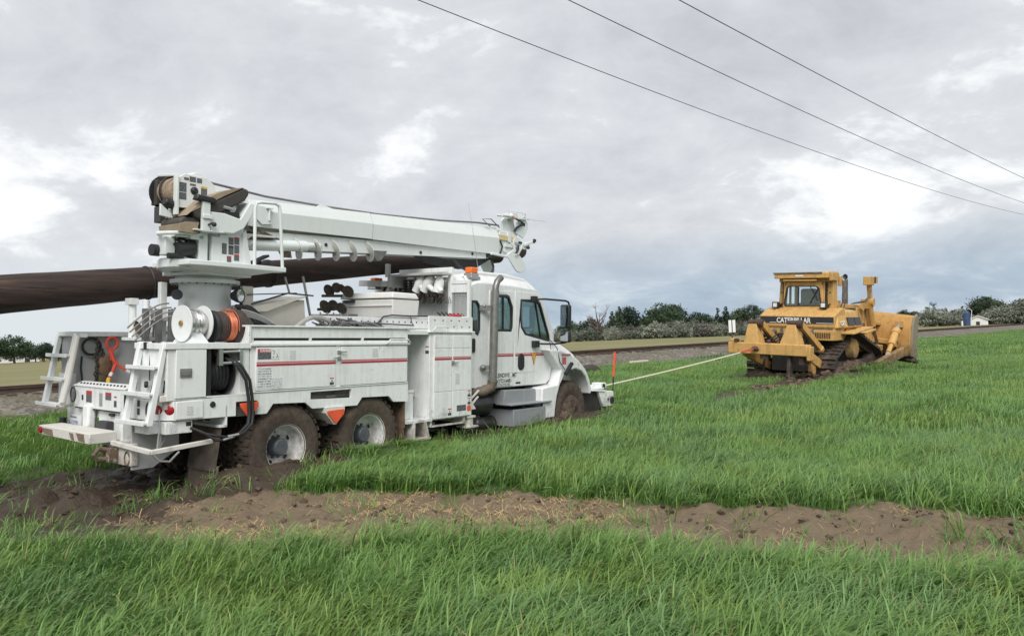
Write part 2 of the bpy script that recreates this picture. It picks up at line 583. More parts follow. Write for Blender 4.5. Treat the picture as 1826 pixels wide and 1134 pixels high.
wet = g.node('ShaderNodeAttribute', attribute_name='wet').outputs['Fac']
n1 = g.noise(c, 1.6, 7, 0.62); n2 = g.noise(c, 14, 6, 0.65); n3 = g.noise(c, 55, 4, 0.6)
dry = g.mix(g.math('ADD', g.math('MULTIPLY', n2, .7), g.math('MULTIPLY', n3, .3)), (0.090, 0.066, 0.042), (0.255, 0.195, 0.124))
wetc = g.mix(n2, (0.026, 0.019, 0.013), (0.082, 0.058, 0.038))
wf = g.math('ADD', wet, g.math('MULTIPLY', g.math('SUBTRACT', n1, 0.47), 2.2), True)
mudc = g.mix(g.ramp(wf, [(0.30, 0.0), (0.62, 1.0)]), dry, wetc)
turf = g.mix(n1, (0.040, 0.050, 0.018), (0.066, 0.100, 0.030))
big_ = g.noise(c, 0.05, 4, 0.6)
turf = g.mix(g.ramp(big_, [(0.35, 0.0), (0.7, 0.6)]), turf, (0.070, 0.125, 0.040))
colr = g.mix(g.ramp(bare, [(0.25, 0.0), (0.6, 1.0)]), turf, mudc)
hgt = g.math('ADD', g.math('MULTIPLY', n2, 0.7), g.math('MULTIPLY', n3, 0.3))
rgh = g.ramp(wf, [(0.45, 0.95), (0.8, 0.55)])
g.bsdf(colr, rgh, 0, 0.35, bump=hgt, bump_s=0.8, bump_d=0.05)
gme.materials.append(g.m)
ground = bpy.data.objects.new('ground', gme); COL.objects.link(ground)
tag(ground, 'green grain field with torn brown mud strips', None, kind='structure')

# ------------------------------------------------------------------ loose clods and straw lying on the torn ground
def sample(n, x0, x1, y0, y1, seed):
    r = np.random.default_rng(seed)
    return r.uniform(x0, x1, n), r.uniform(y0, y1, n), r
cx_, cy_, rr_ = sample(26000, -10, 10, 4.2, 17, 3)
st, tm, dm = masks(cx_, cy_)
u_, v_ = local(TI, cx_, cy_)
keep = (rr_.uniform(0, 1, len(cx_)) < np.maximum(st * 0.42, tm * 0.85))
cx_, cy_ = cx_[keep], cy_[keep]
kx, ky, kr = sample(6000, 6, 15, 20, 31, 8)
_, _, dm = masks(kx, ky)
kk = kr.uniform(0, 1, len(kx)) < dm * 0.5
m = MB()
def clod(mb, x, y, z, r, rng):
    ang = rng.uniform(0, 6.28)
    ico = [(0, 0, 1), (0.89, 0, 0.45), (0.28, 0.85, 0.45), (-0.72, 0.53, 0.45), (-0.72, -0.53, 0.45), (0.28, -0.85, 0.45),
           (0.72, 0.53, -0.45), (-0.28, 0.85, -0.45), (-0.89, 0, -0.45), (-0.28, -0.85, -0.45), (0.72, -0.53, -0.45), (0, 0, -1)]
    fc = [(0, 1, 2), (0, 2, 3), (0, 3, 4), (0, 4, 5), (0, 5, 1), (1, 6, 2), (2, 7, 3), (3, 8, 4), (4, 9, 5), (5, 10, 1), (6, 7, 2), (7, 8, 3), (8, 9, 4), (9, 10, 5), (10, 6, 1)]
    ca, sa = math.cos(ang), math.sin(ang)
    sx, sy, sz = rng.uniform(0.7, 1.5), rng.uniform(0.7, 1.2), rng.uniform(0.5, 0.9)
    vs = []
    for p in ico:
        k = r * rng.uniform(0.72, 1.25)
        a, b = p[0] * sx * k, p[1] * sy * k
        vs.append((x + a * ca - b * sa, y + a * sa + b * ca, z + p[2] * sz * k))
    mb._add(vs, fc)
hz = height(cx_, cy_)
for i in range(len(cx_)):
    clod(m, cx_[i], cy_[i], hz[i] + 0.004, 0.006 + 0.034 * rr_.uniform(0, 1) ** 2.6, rr_)
hz = height(kx[kk], ky[kk])
for x, y, z in zip(kx[kk], ky[kk], hz):
    clod(m, x, y, z + 0.01, 0.02 + 0.10 * kr.uniform(0, 1) ** 3, kr)
g = G('clod_soil')
c = g.coord()
n2 = g.noise(c, 0.9, 4, 0.6); n4 = g.noise(c, 40, 4, 0.6)
g.bsdf(g.mix(g.ramp(n2, [(0.35, 0.0), (0.65, 1.0)]), (0.045, 0.030, 0.021), (0.15, 0.105, 0.074)), 0.9, 0, 0.3, bump=n4, bump_s=0.6)
o = m.build('soil_clods', g.m, smooth=50, recalc=False)
tag(o, 'loose brown clods of soil on the torn ground', None, kind='stuff')

sx_, sy_, rs = sample(52000, -7, 7, 4.2, 10.5, 4)
st, tm, dm = masks(sx_, sy_)
patch = sstep(-0.02, 0.16, fbm(sx_, sy_, 0.9, 3, 77))
kp = rs.uniform(0, 1, len(sx_)) < st * (0.05 + 0.95 * patch) * sstep(-4.5, -2.0, sx_)
sx_, sy_ = sx_[kp], sy_[kp]
hz = height(sx_, sy_)
m = MB()
for x, y, z in zip(sx_, sy_, hz):
    a = rs.uniform(0, 3.14); L = rs.uniform(0.025, 0.12); w = rs.uniform(0.0010, 0.0024); t = rs.uniform(-0.2, 0.5) * L
    dx, dy = math.cos(a) * L / 2, math.sin(a) * L / 2
    px, py = -math.sin(a) * w, math.cos(a) * w
    z += 0.012
    m._add([(x - dx - px, y - dy - py, z), (x - dx + px, y - dy + py, z), (x + px, y + py, z + abs(t) * 0.5 + 0.004), (x - px, y - py, z + abs(t) * 0.5 + 0.004), (x + dx + px, y + dy + py, z + max(t, -0.01)), (x + dx - px, y + dy - py, z + max(t, -0.01))],
           [(0, 1, 2, 3), (3, 2, 4, 5)])
straw = simple('straw', (0.46, 0.32, 0.15), 0.8, var=0.4, scale=3)
o = m.build('straw', straw, smooth=0, recalc=False)
tag(o, 'dry tan straw strewn over the mud strip', None, kind='stuff')

# ------------------------------------------------------------------ grass: leaf clumps bent by the wind
def grass_mat(name, lo, hi, tip):
    g = G(name)
    uv = g.node('ShaderNodeAttribute', attribute_name='along').outputs['Fac']
    pos = g.node('ShaderNodeNewGeometry').outputs['Position']
    rnd = g.node('ShaderNodeAttribute', attribute_name='tone').outputs['Fac']
    big_ = g.noise(pos, 0.35, 3, 0.55)
    pat = g.math('ADD', g.math('MULTIPLY', rnd, 0.45), g.math('MULTIPLY', g.math('SUBTRACT', big_, 0.5), 1.1))
    base = g.mix(g.math('ADD', pat, 0.25, True), lo, hi)
    colr = g.mix(g.math('MULTIPLY', uv, g.math('ADD', g.math('MULTIPLY', rnd, 0.6), 0.25)), base, tip)
    colr = g.mix(g.math('GREATER_THAN', rnd, 0.985), colr, (0.30, 0.26, 0.11))
    b = g.node('ShaderNodeBsdfPrincipled', {'Base Color': colr, 'Roughness': 0.45, 'Specular IOR Level': 0.30})
    t = g.node('ShaderNodeBsdfTranslucent', {'Color': g.mix(0.5, colr, (0.16, 0.30, 0.05))})
    mx = g.node('ShaderNodeMixShader', {0: 0.30})
    g.l.new(b.outputs[0], mx.inputs[1]); g.l.new(t.outputs[0], mx.inputs[2]); g.l.new(mx.outputs[0], g.out.inputs[0])
    return g.m
GM = [grass_mat('grass_leaf', (0.056, 0.142, 0.022), (0.135, 0.295, 0.046), (0.30, 0.44, 0.16)),
      grass_mat('grass_leaf_blue', (0.047, 0.130, 0.026), (0.112, 0.258, 0.054), (0.30, 0.44, 0.19)),
      grass_mat('grass_leaf_yellow', (0.080, 0.165, 0.024), (0.172, 0.312, 0.050), (0.33, 0.44, 0.15))]
def tuft(name, nb, rad, hmin, hmax, wid, seed, mi, wind=0.55, seg=4, square=False):
    r = np.random.default_rng(seed)
    me = bpy.data.meshes.new(name)
    V, F, A, Q = [], [], [], []
    for b in range(nb):
        tone = r.uniform(0, 1)
        a0 = r.uniform(0, 6.283); q = rad * math.sqrt(r.uniform(0, 1))
        bx, by = (r.uniform(-rad, rad), r.uniform(-rad, rad)) if square else (q * math.cos(a0), q * math.sin(a0))
        H = r.uniform(hmin, hmax); w = wid * r.uniform(0.4, 1.25)
        az = r.normal(0.0, 0.75)                   # wind carries the leaves towards +x
        bend = r.uniform(1.2, 2.9) * (0.5 + wind)
        lean0 = r.uniform(-0.10, 0.50)
        tw = r.uniform(-0.9, 0.9)
        x, y, z = bx, by, -0.03
        th = lean0
        o = len(V)
        for k in range(seg + 1):
            t = k / seg
            ww = w * (1 - 0.2 * (1 - t)) * (1 - t ** 2.2) + 0.0006
            ang = az + 1.57 + tw * t * 0.5
            V.append((x - ww / 2 * math.cos(ang), y - ww / 2 * math.sin(ang), z)); V.append((x + ww / 2 * math.cos(ang), y + ww / 2 * math.sin(ang), z))
            A += [t, t]; Q += [tone, tone]
            L = (H + 0.03) / seg * 1.30
            x += L * math.sin(th) * math.cos(az); y += L * math.sin(th) * math.sin(az); z += L * math.cos(th)
            th += bend / seg * (0.4 + 1.5 * t)
        for k in range(seg):
            F.append((o + 2 * k, o + 2 * k + 1, o + 2 * k + 3, o + 2 * k + 2))
    me.from_pydata(V, [], F)
    at = me.attributes.new('along', 'FLOAT', 'POINT'); at.data.foreach_set('value', np.array(A, dtype=np.float32))
    at = me.attributes.new('tone', 'FLOAT', 'POINT'); at.data.foreach_set('value', np.array(Q, dtype=np.float32))
    me.polygons.foreach_set('use_smooth', [True] * len(F))
    me.materials.append(GM[mi])
    return bpy.data.objects.new(name, me)
def scatter(objname, tufts, pts, rotz, scl, idx, tilt):
    "instances of the clump meshes on a cloud of points"
    lib = bpy.data.collections.new(objname + '_clumps')
    for t in tufts: lib.objects.link(t)
    me = bpy.data.meshes.new(objname)
    me.vertices.add(len(pts)); me.vertices.foreach_set('co', pts.astype(np.float32).ravel())
    a = me.attributes.new('rot', 'FLOAT_VECTOR', 'POINT'); a.data.foreach_set('vector', np.stack([tilt[:, 0], tilt[:, 1], rotz], -1).astype(np.float32).ravel())
    a = me.attributes.new('scl', 'FLOAT_VECTOR', 'POINT'); a.data.foreach_set('vector', scl.astype(np.float32).ravel())
    a = me.attributes.new('idx', 'INT', 'POINT'); a.data.foreach_set('value', idx.astype(np.int32))
    o = bpy.data.objects.new(objname, me); COL.objects.link(o)
    ng = bpy.data.node_groups.new(objname + '_scatter', 'GeometryNodeTree')
    ng.interface.new_socket('Geometry', in_out='INPUT', socket_type='NodeSocketGeometry')
    ng.interface.new_socket('Geometry', in_out='OUTPUT', socket_type='NodeSocketGeometry')
    N, L = ng.nodes, ng.links
    gi, go = N.new('NodeGroupInput'), N.new('NodeGroupOutput')
    ci = N.new('GeometryNodeCollectionInfo'); ci.inputs['Collection'].default_value = lib; ci.inputs['Separate Children'].default_value = True; ci.inputs['Reset Children'].default_value = True
    iop = N.new('GeometryNodeInstanceOnPoints'); iop.inputs['Pick Instance'].default_value = True
    def named(nm, dt):
        n = N.new('GeometryNodeInputNamedAttribute'); n.data_type = dt; n.inputs['Name'].default_value = nm
        return n.outputs['Attribute']
    e2r = N.new('FunctionNodeEulerToRotation')
    L.new(named('rot', 'FLOAT_VECTOR'), e2r.inputs[0])
    L.new(gi.outputs[0], iop.inputs['Points']); L.new(ci.outputs[0], iop.inputs['Instance'])
    L.new(named('idx', 'INT'), iop.inputs['Instance Index']); L.new(e2r.outputs[0], iop.inputs['Rotation']); L.new(named('scl', 'FLOAT_VECTOR'), iop.inputs['Scale'])
    L.new(iop.outputs[0], go.inputs[0])
    md_ = o.modifiers.new('scatter', 'NODES'); md_.node_group = ng
    return o
# rail line on the far side of the field
RA, RB = np.array([-14.23, 21.48]), np.array([66.57, 103.52])
RD = (RB - RA) / np.linalg.norm(RB - RA); RN = np.array([-RD[1], RD[0]])      # RN points away from the camera
def rail_dist(x, y): return (x - RA[0]) * RN[0] + (y - RA[1]) * RN[1]
def tile(name, nb, half, hmin, hmax, wid, seed, mi, seg=4):
    "square sward patch of many leaves"
    return tuft(name, nb, half, hmin, hmax, wid, seed, mi, seg=seg, square=True)
def frustum(x, y, margin):
    return (np.abs(x) < y * 0.69 + margin)
def sward(name, label, cell, x0, x1, y0, y1, dlo, dhi, margin, nb, hmin, hmax, wid, seg, seed, tuft_nb, tuft_rad, tuft_n):
    "patches over the open field, small clumps along the edges of the torn ground"
    r = np.random.default_rng(seed)
    nv = 9
    mats = (0, 1, 0, 2, 0, 1, 0, 2, 1)
    objs = [tile(name + '_patch', nb, cell * 0.58, hmin, hmax, wid, seed * 100 + i, mats[i], seg) for i in range(nv)]
    objs += [tuft(name + '_tuft', tuft_nb, tuft_rad, hmin, hmax, wid, seed * 100 + 50 + i, mats[i], seg=seg) for i in range(4)]
    xs, ys = np.meshgrid(np.arange(x0, x1, cell), np.arange(y0, y1, cell))
    xs, ys = xs.ravel() + r.uniform(-.15, .15, xs.size) * cell, ys.ravel() + r.uniform(-.15, .15, ys.size) * cell
    d = np.hypot(xs, ys)
    k = frustum(xs, ys, margin) & (d > dlo) & (d < dhi) & (rail_dist(xs, ys) < -2.5)
    xs, ys = xs[k], ys[k]
    def bare_at(x, y):
        st, tm, dm = masks(x, y)
        u, v = local(TI, x, y)
        return np.maximum(np.maximum(np.maximum(st, tm), dm), 2.0 * (boxmask(u, v, 0.3, 9.6, 0.05, 2.45, 0.05) > 0.5))
    worst, best = bare_at(xs, ys), bare_at(xs, ys)
    for ax in (-.62, 0, .62):
        for ay in (-.62, 0, .62):
            q = bare_at(xs + ax * cell, ys + ay * cell); worst = np.maximum(worst, q); best = np.minimum(best, q)
    full = worst < 0.14
    edge = (~full) & (best < 0.9)
    X, Y = [xs[full]], [ys[full]]
    n0 = int(full.sum())
    S = [r.uniform(0.92, 1.12, n0)]; H = [1 + 0.55 * fbm(xs[full], ys[full], 0.45, 3, 51)]
    I = [r.integers(0, nv, n0)]
    ex, ey = np.repeat(xs[edge], tuft_n), np.repeat(ys[edge], tuft_n)
    ex = ex + r.uniform(-.5, .5, len(ex)) * cell; ey = ey + r.uniform(-.5, .5, len(ey)) * cell
    b = bare_at(ex, ey)
    kp = r.uniform(0, 1, len(ex)) > b * 1.5 - 0.2
    ex, ey, b = ex[kp], ey[kp], b[kp]
    X.append(ex); Y.append(ey); S.append(r.uniform(0.8, 1.25, len(ex))); H.append((1 - 0.6 * np.clip(b * 1.6, 0, 1)) * (1 + 0.5 * fbm(ex, ey, 0.45, 3, 51))); I.append(nv + r.integers(0, 4, len(ex)))
    X, Y, S, H, I = map(np.concatenate, (X, Y, S, H, I))
    # pressed-down crop beside the machines
    u, v = local(TI, X, Y); d_, e_ = local(DI, X, Y)
    H = H * (1 - 0.60 * boxmask(u, v, 2.2, 11.0, -1.1, 3.2, 0.6)) * (1 - 0.25 * boxmask(d_, e_, -3.0, 9.0, -3.6, 2.8, 0.9))
    n_ = len(X)
    o = scatter(name, objs, np.stack([X, Y, height(X, Y)], -1), r.normal(0.12, 0.28, n_), np.stack([S, S, S * H], -1), I, r.normal(0, 0.04, (n_, 2)))
    tag(o, label, None, kind='stuff')
sward('near_grass', 'tall green grain leaves bent by wind in the foreground', 0.5, -10, 10, 2.6, 11.6, 2.4, 11.5, 1.6, 560, 0.11, 0.225, 0.0125, 4, 1, 18, 0.10, 30)
sward('middle_grass', 'green grain leaves round the truck and bulldozer', 1.0, -28, 30, 8.5, 37, 11.2, 36.5, 2.5, 430, 0.09, 0.18, 0.020, 3, 2, 16, 0.17, 24)
sward('far_grass', 'distant green grain reaching to the railway', 2.6, -40, 90, 26, 125, 36, 190, 5, 420, 0.07, 0.15, 0.050, 2, 3, 18, 0.36, 18)
low_t = [tuft('leaf_clump_low', 9, 0.08, 0.05, 0.15, 0.008, 400 + i, (2, 0, 1)[i], seg=3) for i in range(3)]
def low_layer():
    x, y, r = sample(24000, -9, 9, 4, 14, 34)
    st, tm, dm = masks(x, y)
    b = np.maximum(st, tm)
    u, v = local(TI, x, y)
    edge_ = np.clip(1 - np.abs(b - 0.35) / 0.45, 0, 1)
    k = (b > 0.04) & (r.uniform(0, 1, len(x)) < 0.28 * sstep(-0.02, 0.18, fbm(x, y, 1.1, 3, 87)) + 0.03 + 0.45 * edge_) & (boxmask(u, v, 0.3, 9.6, 0.0, 2.45, 0.05) < 0.5)
    x, y = x[k], y[k]; n_ = len(x)
    s = r.uniform(0.7, 1.6, n_)
    o = scatter('trampled_grass', low_t, np.stack([x, y, height(x, y)], -1), r.uniform(0, 6.28, n_), np.stack([s, s, s], -1), r.integers(0, 3, n_), r.normal(0, 0.3, (n_, 2)))
    tag(o, 'short trampled green shoots growing out of the mud', None, kind='stuff')
low_layer()
# ------------------------------------------------------------------ railway
def railpt(s, n, z=0.0):
    p = RA + RD * s + RN * n
    return (p[0], p[1], z)
g = G('ballast_stone')
c = g.coord()
vo = g.node('ShaderNodeTexVoronoi', {'Vector': c, 'Scale': 9.0})
g.bsdf(g.mix(g.ramp(g.noise(c, 0.7, 4, 0.6), [(0.4, 0.0), (0.65, 0.55)]), g.mix(vo.outputs['Color'], (0.075, 0.066, 0.057), (0.27, 0.245, 0.215)), (0.11, 0.10, 0.05)), 0.9, 0, 0.2, bump=vo.outputs['Distance'], bump_s=1.0, bump_d=0.05)
ballast_m = g.m
m = MB()
S0, S1 = -70, 330
ss = np.concatenate([np.arange(S0, 70, 0.22), np.arange(70, S1, 3.0)])
prof = [(-4.2, -0.08), (-3.4, 0.03), (-3.0, 0.10), (-2.6, 0.19), (-2.2, 0.30), (-1.8, 0.40), (-1.45, 0.48), (-1.1, 0.525), (-0.9, 0.535), (0.9, 0.535), (1.5, 0.46), (2.6, 0.12), (3.6, -0.06)]
vs, fs = [], []
for i, s_ in enumerate(ss):
    for (n_, z_) in prof:
        jx, jz = random.uniform(-0.12, 0.12), random.uniform(-0.03, 0.03)
        vs.append(railpt(s_ + jx, n_ + jx, z_ + (jz if abs(n_) < 3.5 else 0)))
k = len(prof)
for i in range(len(ss) - 1):
    for j in range(k - 1):
        fs.append((i * k + j, i * k + j + 1, (i + 1) * k + j + 1, (i + 1) * k + j))
m._add(vs, fs)
o = m.build('railway_ballast', ballast_m, smooth=0)
tag(o, 'bank of grey brown crushed stone under the railway', None, kind='structure')
rust = simple('rail_rust', (0.060, 0.036, 0.026), 0.8, var=0.3, scale=3)
sleeper_m = simple('sleeper_timber', (0.075, 0.058, 0.045), 0.9, var=0.35, scale=6)
track = thing('railway_track', 'rusty brown railway track on stone ballast beyond the field', 'railway track', base=railpt(20, 0, 0.1))
for n_ in (-0.72, 0.72):
    mm = MB()
    sec = [(-0.07, 0.0), (0.07, 0.0), (0.07, 0.02), (0.012, 0.04), (0.012, 0.11), (0.037, 0.125), (0.037, 0.16), (-0.037, 0.16), (-0.037, 0.125), (-0.012, 0.11), (-0.012, 0.04), (-0.07, 0.02)]
    mm.loft([[railpt(s_, n_ + a, 0.545 + b) for a, b in sec] for s_ in (S0, 20, 120, S1)])
    mm.build('rail', rust, track, smooth=0)
mm = MB()
a0 = railpt(-34, 0)
ang = math.atan2(RD[1], RD[0])
def rot2(x, y): return (a0[0] + x * math.cos(ang) - y * math.sin(ang), a0[1] + x * math.sin(ang) + y * math.cos(ang))
q = [rot2(-0.11, -1.25), rot2(0.11, -1.25), rot2(0.11, 1.25), rot2(-0.11, 1.25)]
mm.hexa([(x, y, 0.38) for x, y in q], [(x, y, 0.548) for x, y in q])
sl = mm.build('sleeper', sleeper_m, track, smooth=0)
for i in range(1, 190):
    copy_child(sl, track, loc=(RD[0] * i * 0.56, RD[1] * i * 0.56, random.uniform(-0.012, 0.004)))

# ------------------------------------------------------------------ field beyond the railway
g = G('stubble')
c = g.coord()
mpn = g.node('ShaderNodeMapping', {'Vector': c, 'Rotation': (0, 0, -ang), 'Scale': (0.02, 0.5, 1)})
st_n = g.noise(mpn.outputs[0], 1.0, 5, 0.6); st_b = g.noise(c, 0.06, 4, 0.6)
cc = g.mix(g.ramp(st_n, [(0.35, 0.0), (0.65, 1.0)]), (0.215, 0.185, 0.105), (0.175, 0.195, 0.080))
cc = g.mix(g.ramp(st_b, [(0.45, 0.0), (0.6, 0.8)]), cc, (0.245, 0.215, 0.120))
g.bsdf(cc, 0.95, 0, 0.1)
m = MB()
m._add([railpt(-400, 3.2, 0.02), railpt(1500, 3.2, 0.02), railpt(1500, 600, 0.02), railpt(-400, 600, 0.02)], [(0, 1, 2, 3)])
o = m.build('stubble_field', g.m, smooth=0)
tag(o, 'flat tan and green stubble field beyond the railway', None, kind='structure')

# ------------------------------------------------------------------ trees and bushes along the horizon
def leaf_mat(name, lo, hi):
    g = G(name)
    pos = g.coord('Object')
    rnd = g.node('ShaderNodeObjectInfo').outputs['Random']
    f = g.math('ADD', g.noise(pos, 0.9, 3, 0.6), g.math('MULTIPLY', g.math('SUBTRACT', rnd, 0.5), 0.5))
    colr = g.mix(g.ramp(f, [(0.3, 0.0), (0.7, 1.0)]), lo, hi)
    b = g.node('ShaderNodeBsdfPrincipled', {'Base Color': colr, 'Roughness': 0.7, 'Specular IOR Level': 0.2})
    t = g.node('ShaderNodeBsdfTranslucent', {'Color': colr})
    mx = g.node('ShaderNodeMixShader', {0: 0.2})
    g.l.new(b.outputs[0], mx.inputs[1]); g.l.new(t.outputs[0], mx.inputs[2]); g.l.new(mx.outputs[0], g.out.inputs[0])
    return g.m
LEAF = {'dark': leaf_mat('dark_leaf', (0.034, 0.056, 0.038), (0.085, 0.120, 0.072)),  # dark and green leaf tones lightened: distant haze put into the colour
        'green': leaf_mat('green_leaf', (0.046, 0.076, 0.040), (0.105, 0.150, 0.076)),
        'silver': leaf_mat('silver_leaf', (0.13, 0.15, 0.115), (0.28, 0.30, 0.24)),
        'grey': leaf_mat('grey_leaf', (0.12, 0.115, 0.10), (0.24, 0.23, 0.20))}
bark = simple('bark', (0.075, 0.058, 0.045), 0.95, var=0.3, scale=5)
def crown_mesh(lobes, n, size, seed, core=True):
    "leaf faces spread in clumps through the lobes (centre, radii)"
    r = np.random.default_rng(seed)
    V, F = [], []
    tot = sum(l[1][0] * l[1][1] * l[1][2] for l in lobes)
    for (c0, rad) in lobes:
        k = max(20, int(n * rad[0] * rad[1] * rad[2] / tot))
        ncl = max(8, k // 16)
        for ci in range(ncl):
            d = r.normal(0, 1, 3); d /= np.linalg.norm(d)
            q = r.uniform(0.35, 1.06) ** 0.55
            cc = np.array(c0) + d * np.array(rad) * q
            sp = 0.20 * min(rad)
            for li in range(16):
                p = cc + r.normal(0, sp, 3)
                nn = r.normal(0, 1, 3); nn[2] += 0.6; nn /= np.linalg.norm(nn)
                t = np.cross(nn, r.normal(0, 1, 3)); t /= np.linalg.norm(t); b = np.cross(nn, t)
                s = size * r.uniform(0.6, 1.4)
                o = len(V)
                V += [tuple(p - t * s), tuple(p + b * s * 0.55), tuple(p + t * s), tuple(p - b * s * 0.55)]
                F.append((o, o + 1, o + 2, o + 3))
    me = bpy.data.meshes.new('crown')
    me.from_pydata(V, [], F)
    return me
def trunk_mesh(h, r0, limbs, seed, name='trunk', twigs=0):
    r = random.Random(seed)
    m = MB()
    m.tube([(0, 0, -0.2), (r.uniform(-.1, .1) * h * .1, 0, h * 0.35), (r.uniform(-.15, .15) * h * .2, r.uniform(-.1, .1), h * 0.75)], [r0, r0 * 0.75, r0 * 0.3], 7)
    for i in range(limbs):
        a = r.uniform(0, 6.28); z0 = h * r.uniform(0.2, 0.6); L = h * r.uniform(0.25, 0.5)
        p0 = Vector((0, 0, z0)); p1 = p0 + Vector((math.cos(a) * L * 0.5, math.sin(a) * L * 0.5, L * 0.45)); p2 = p1 + Vector((math.cos(a) * L * 0.25, math.sin(a) * L * 0.25, L * 0.5))
        m.tube([p0, p1, p2], [r0 * 0.5, r0 * 0.3, r0 * 0.1], 5)
        for t in range(twigs):
            b0 = p0.lerp(p2, r.uniform(0.3, 1.0)); d = Vector((r.uniform(-1, 1), r.uniform(-1, 1), r.uniform(0.1, 1.2))).normalized() * L * r.uniform(0.2, 0.45)
            m.tube([b0, b0 + d * 0.6, b0 + d + Vector((0, 0, r.uniform(-.1, .1)))], [r0 * 0.14, r0 * 0.1, r0 * 0.05], 3)
    return m.mesh(name, smooth=60)
KIND = {}
def kind(name, lobes, n, size, mat, h, r0, limbs, seed):
    cm = crown_mesh(lobes, n, size, seed); cm.materials.append(LEAF[mat])
    tm = trunk_mesh(h, r0, limbs, seed); tm.materials.append(bark)
    KIND[name] = (cm, tm)
# unit heights in metres
kind('round', [((0, 0, 5.4), (2.9, 2.9, 2.2)), ((-1.7, .5, 4.3), (1.9, 1.9, 1.7)), ((1.9, -.4, 4.5), (1.9, 1.9, 1.7)), ((.4, .4, 6.6), (1.7, 1.7, 1.4)), ((0, 0, 3.0), (2.1, 2.1, 1.2))], 3600, 0.22, 'dark', 5.5, .26, 6, 1)
kind('broad', [((0, 0, 4.6), (3.6, 3.0, 1.9)), ((-2.6, 0, 3.9), (2.0, 1.9, 1.5)), ((2.4, .5, 4.4), (2.1, 2, 1.7)), ((1.0, 0, 6.0), (1.5, 1.5, 1.2)), ((-1.2, 0, 5.8), (1.4, 1.4, 1.1)), ((0, 0, 2.4), (2.8, 2.2, 1.3))], 4000, 0.22, 'green', 5, .28, 7, 2)
kind('slender', [((0, 0, 3.6), (1.2, 1.2, 2.4)), ((.3, 0, 6.0), (0.8, .8, 1.5)), ((-.4, 0, 2.2), (1.3, 1.3, 1.4)), ((0, 0, 7.1), (.42, .42, .8))], 2400, 0.19, 'dark', 6, .17, 4, 3)
kind('conifer', [((0, 0, 1.6), (1.6, 1.6, .9)), ((0, 0, 2.8), (1.3, 1.3, 1.0)), ((0, 0, 4.1), (.95, .95, 1.0)), ((0, 0, 5.4), (.6, .6, .9)), ((0, 0, 6.5), (.28, .28, .7))], 2400, 0.17, 'dark', 6.6, .16, 3, 4)
kind('olive_bush', [((0, 0, 1.7), (1.9, 1.7, 1.3)), ((-1.4, 0, 1.2), (1.3, 1.2, 1.0)), ((1.4, .2, 1.3), (1.3, 1.2, 1.1)), ((.4, 0, 2.6), (1.0, 1, .8)), ((0, 0, .6), (2.1, 1.6, .6))], 2400, 0.16, 'silver', 2, .12, 5, 5)
kind('grey_bush', [((0, 0, 1.5), (2.0, 1.7, 1.2)), ((-1.5, 0, 1.5), (1.1, 1.1, 1.1)), ((1.5, .2, 1.1), (1.3, 1.2, .9)), ((-.3, 0, 2.3), (.9, .9, .8)), ((0, 0, .55), (2.2, 1.6, .55))], 2200, 0.15, 'grey', 2, .12, 5, 6)
def bearing(px, d, hx=913.0):
    "ground point at distance d on the bearing seen at photograph column px"
    a = math.atan((px - 913.0) / 1400.0) + 0.0009
    return d * math.sin(a), d * math.cos(a)
def plant(kind_, px, d, h, label, cat='tree', group=None, wide=1.0, name=None):
    cm, tm = KIND[kind_]
    H = {'round': 7.9, 'broad': 7.2, 'slender': 7.8, 'conifer': 7.1, 'olive_bush': 3.4, 'grey_bush': 3.1}[kind_]
    x, y = bearing(px, d)
    s = h / H * (0.80 if (px > 1000 and px < 1500 and 'bush' not in kind_) else 0.66 if (px > 1500 and 'bush' not in kind_) else 0.82)
    o = bpy.data.objects.new(name or {'olive_bush': 'olive_bush', 'grey_bush': 'grey_bush', 'conifer': 'conifer_tree'}.get(kind_, 'broadleaf_tree'), None)
    COL.objects.link(o); o.location = (x, y, 0); o.scale = (s * wide, s * wide, s); o.rotation_euler = (0, 0, random.uniform(0, 6.28))
    tag(o, label, cat, group)
    for nm, me in (('crown', cm), ('trunk', tm)):
        c_ = bpy.data.objects.new(nm, me); COL.objects.link(c_); c_.parent = o
    return o
gB = 'silvery bushes along the far field edge'
gT = 'dark trees in the far row behind the bushes'
gL = 'dark trees at the left edge of the field'
gR = 'trees beyond the bulldozer blade'
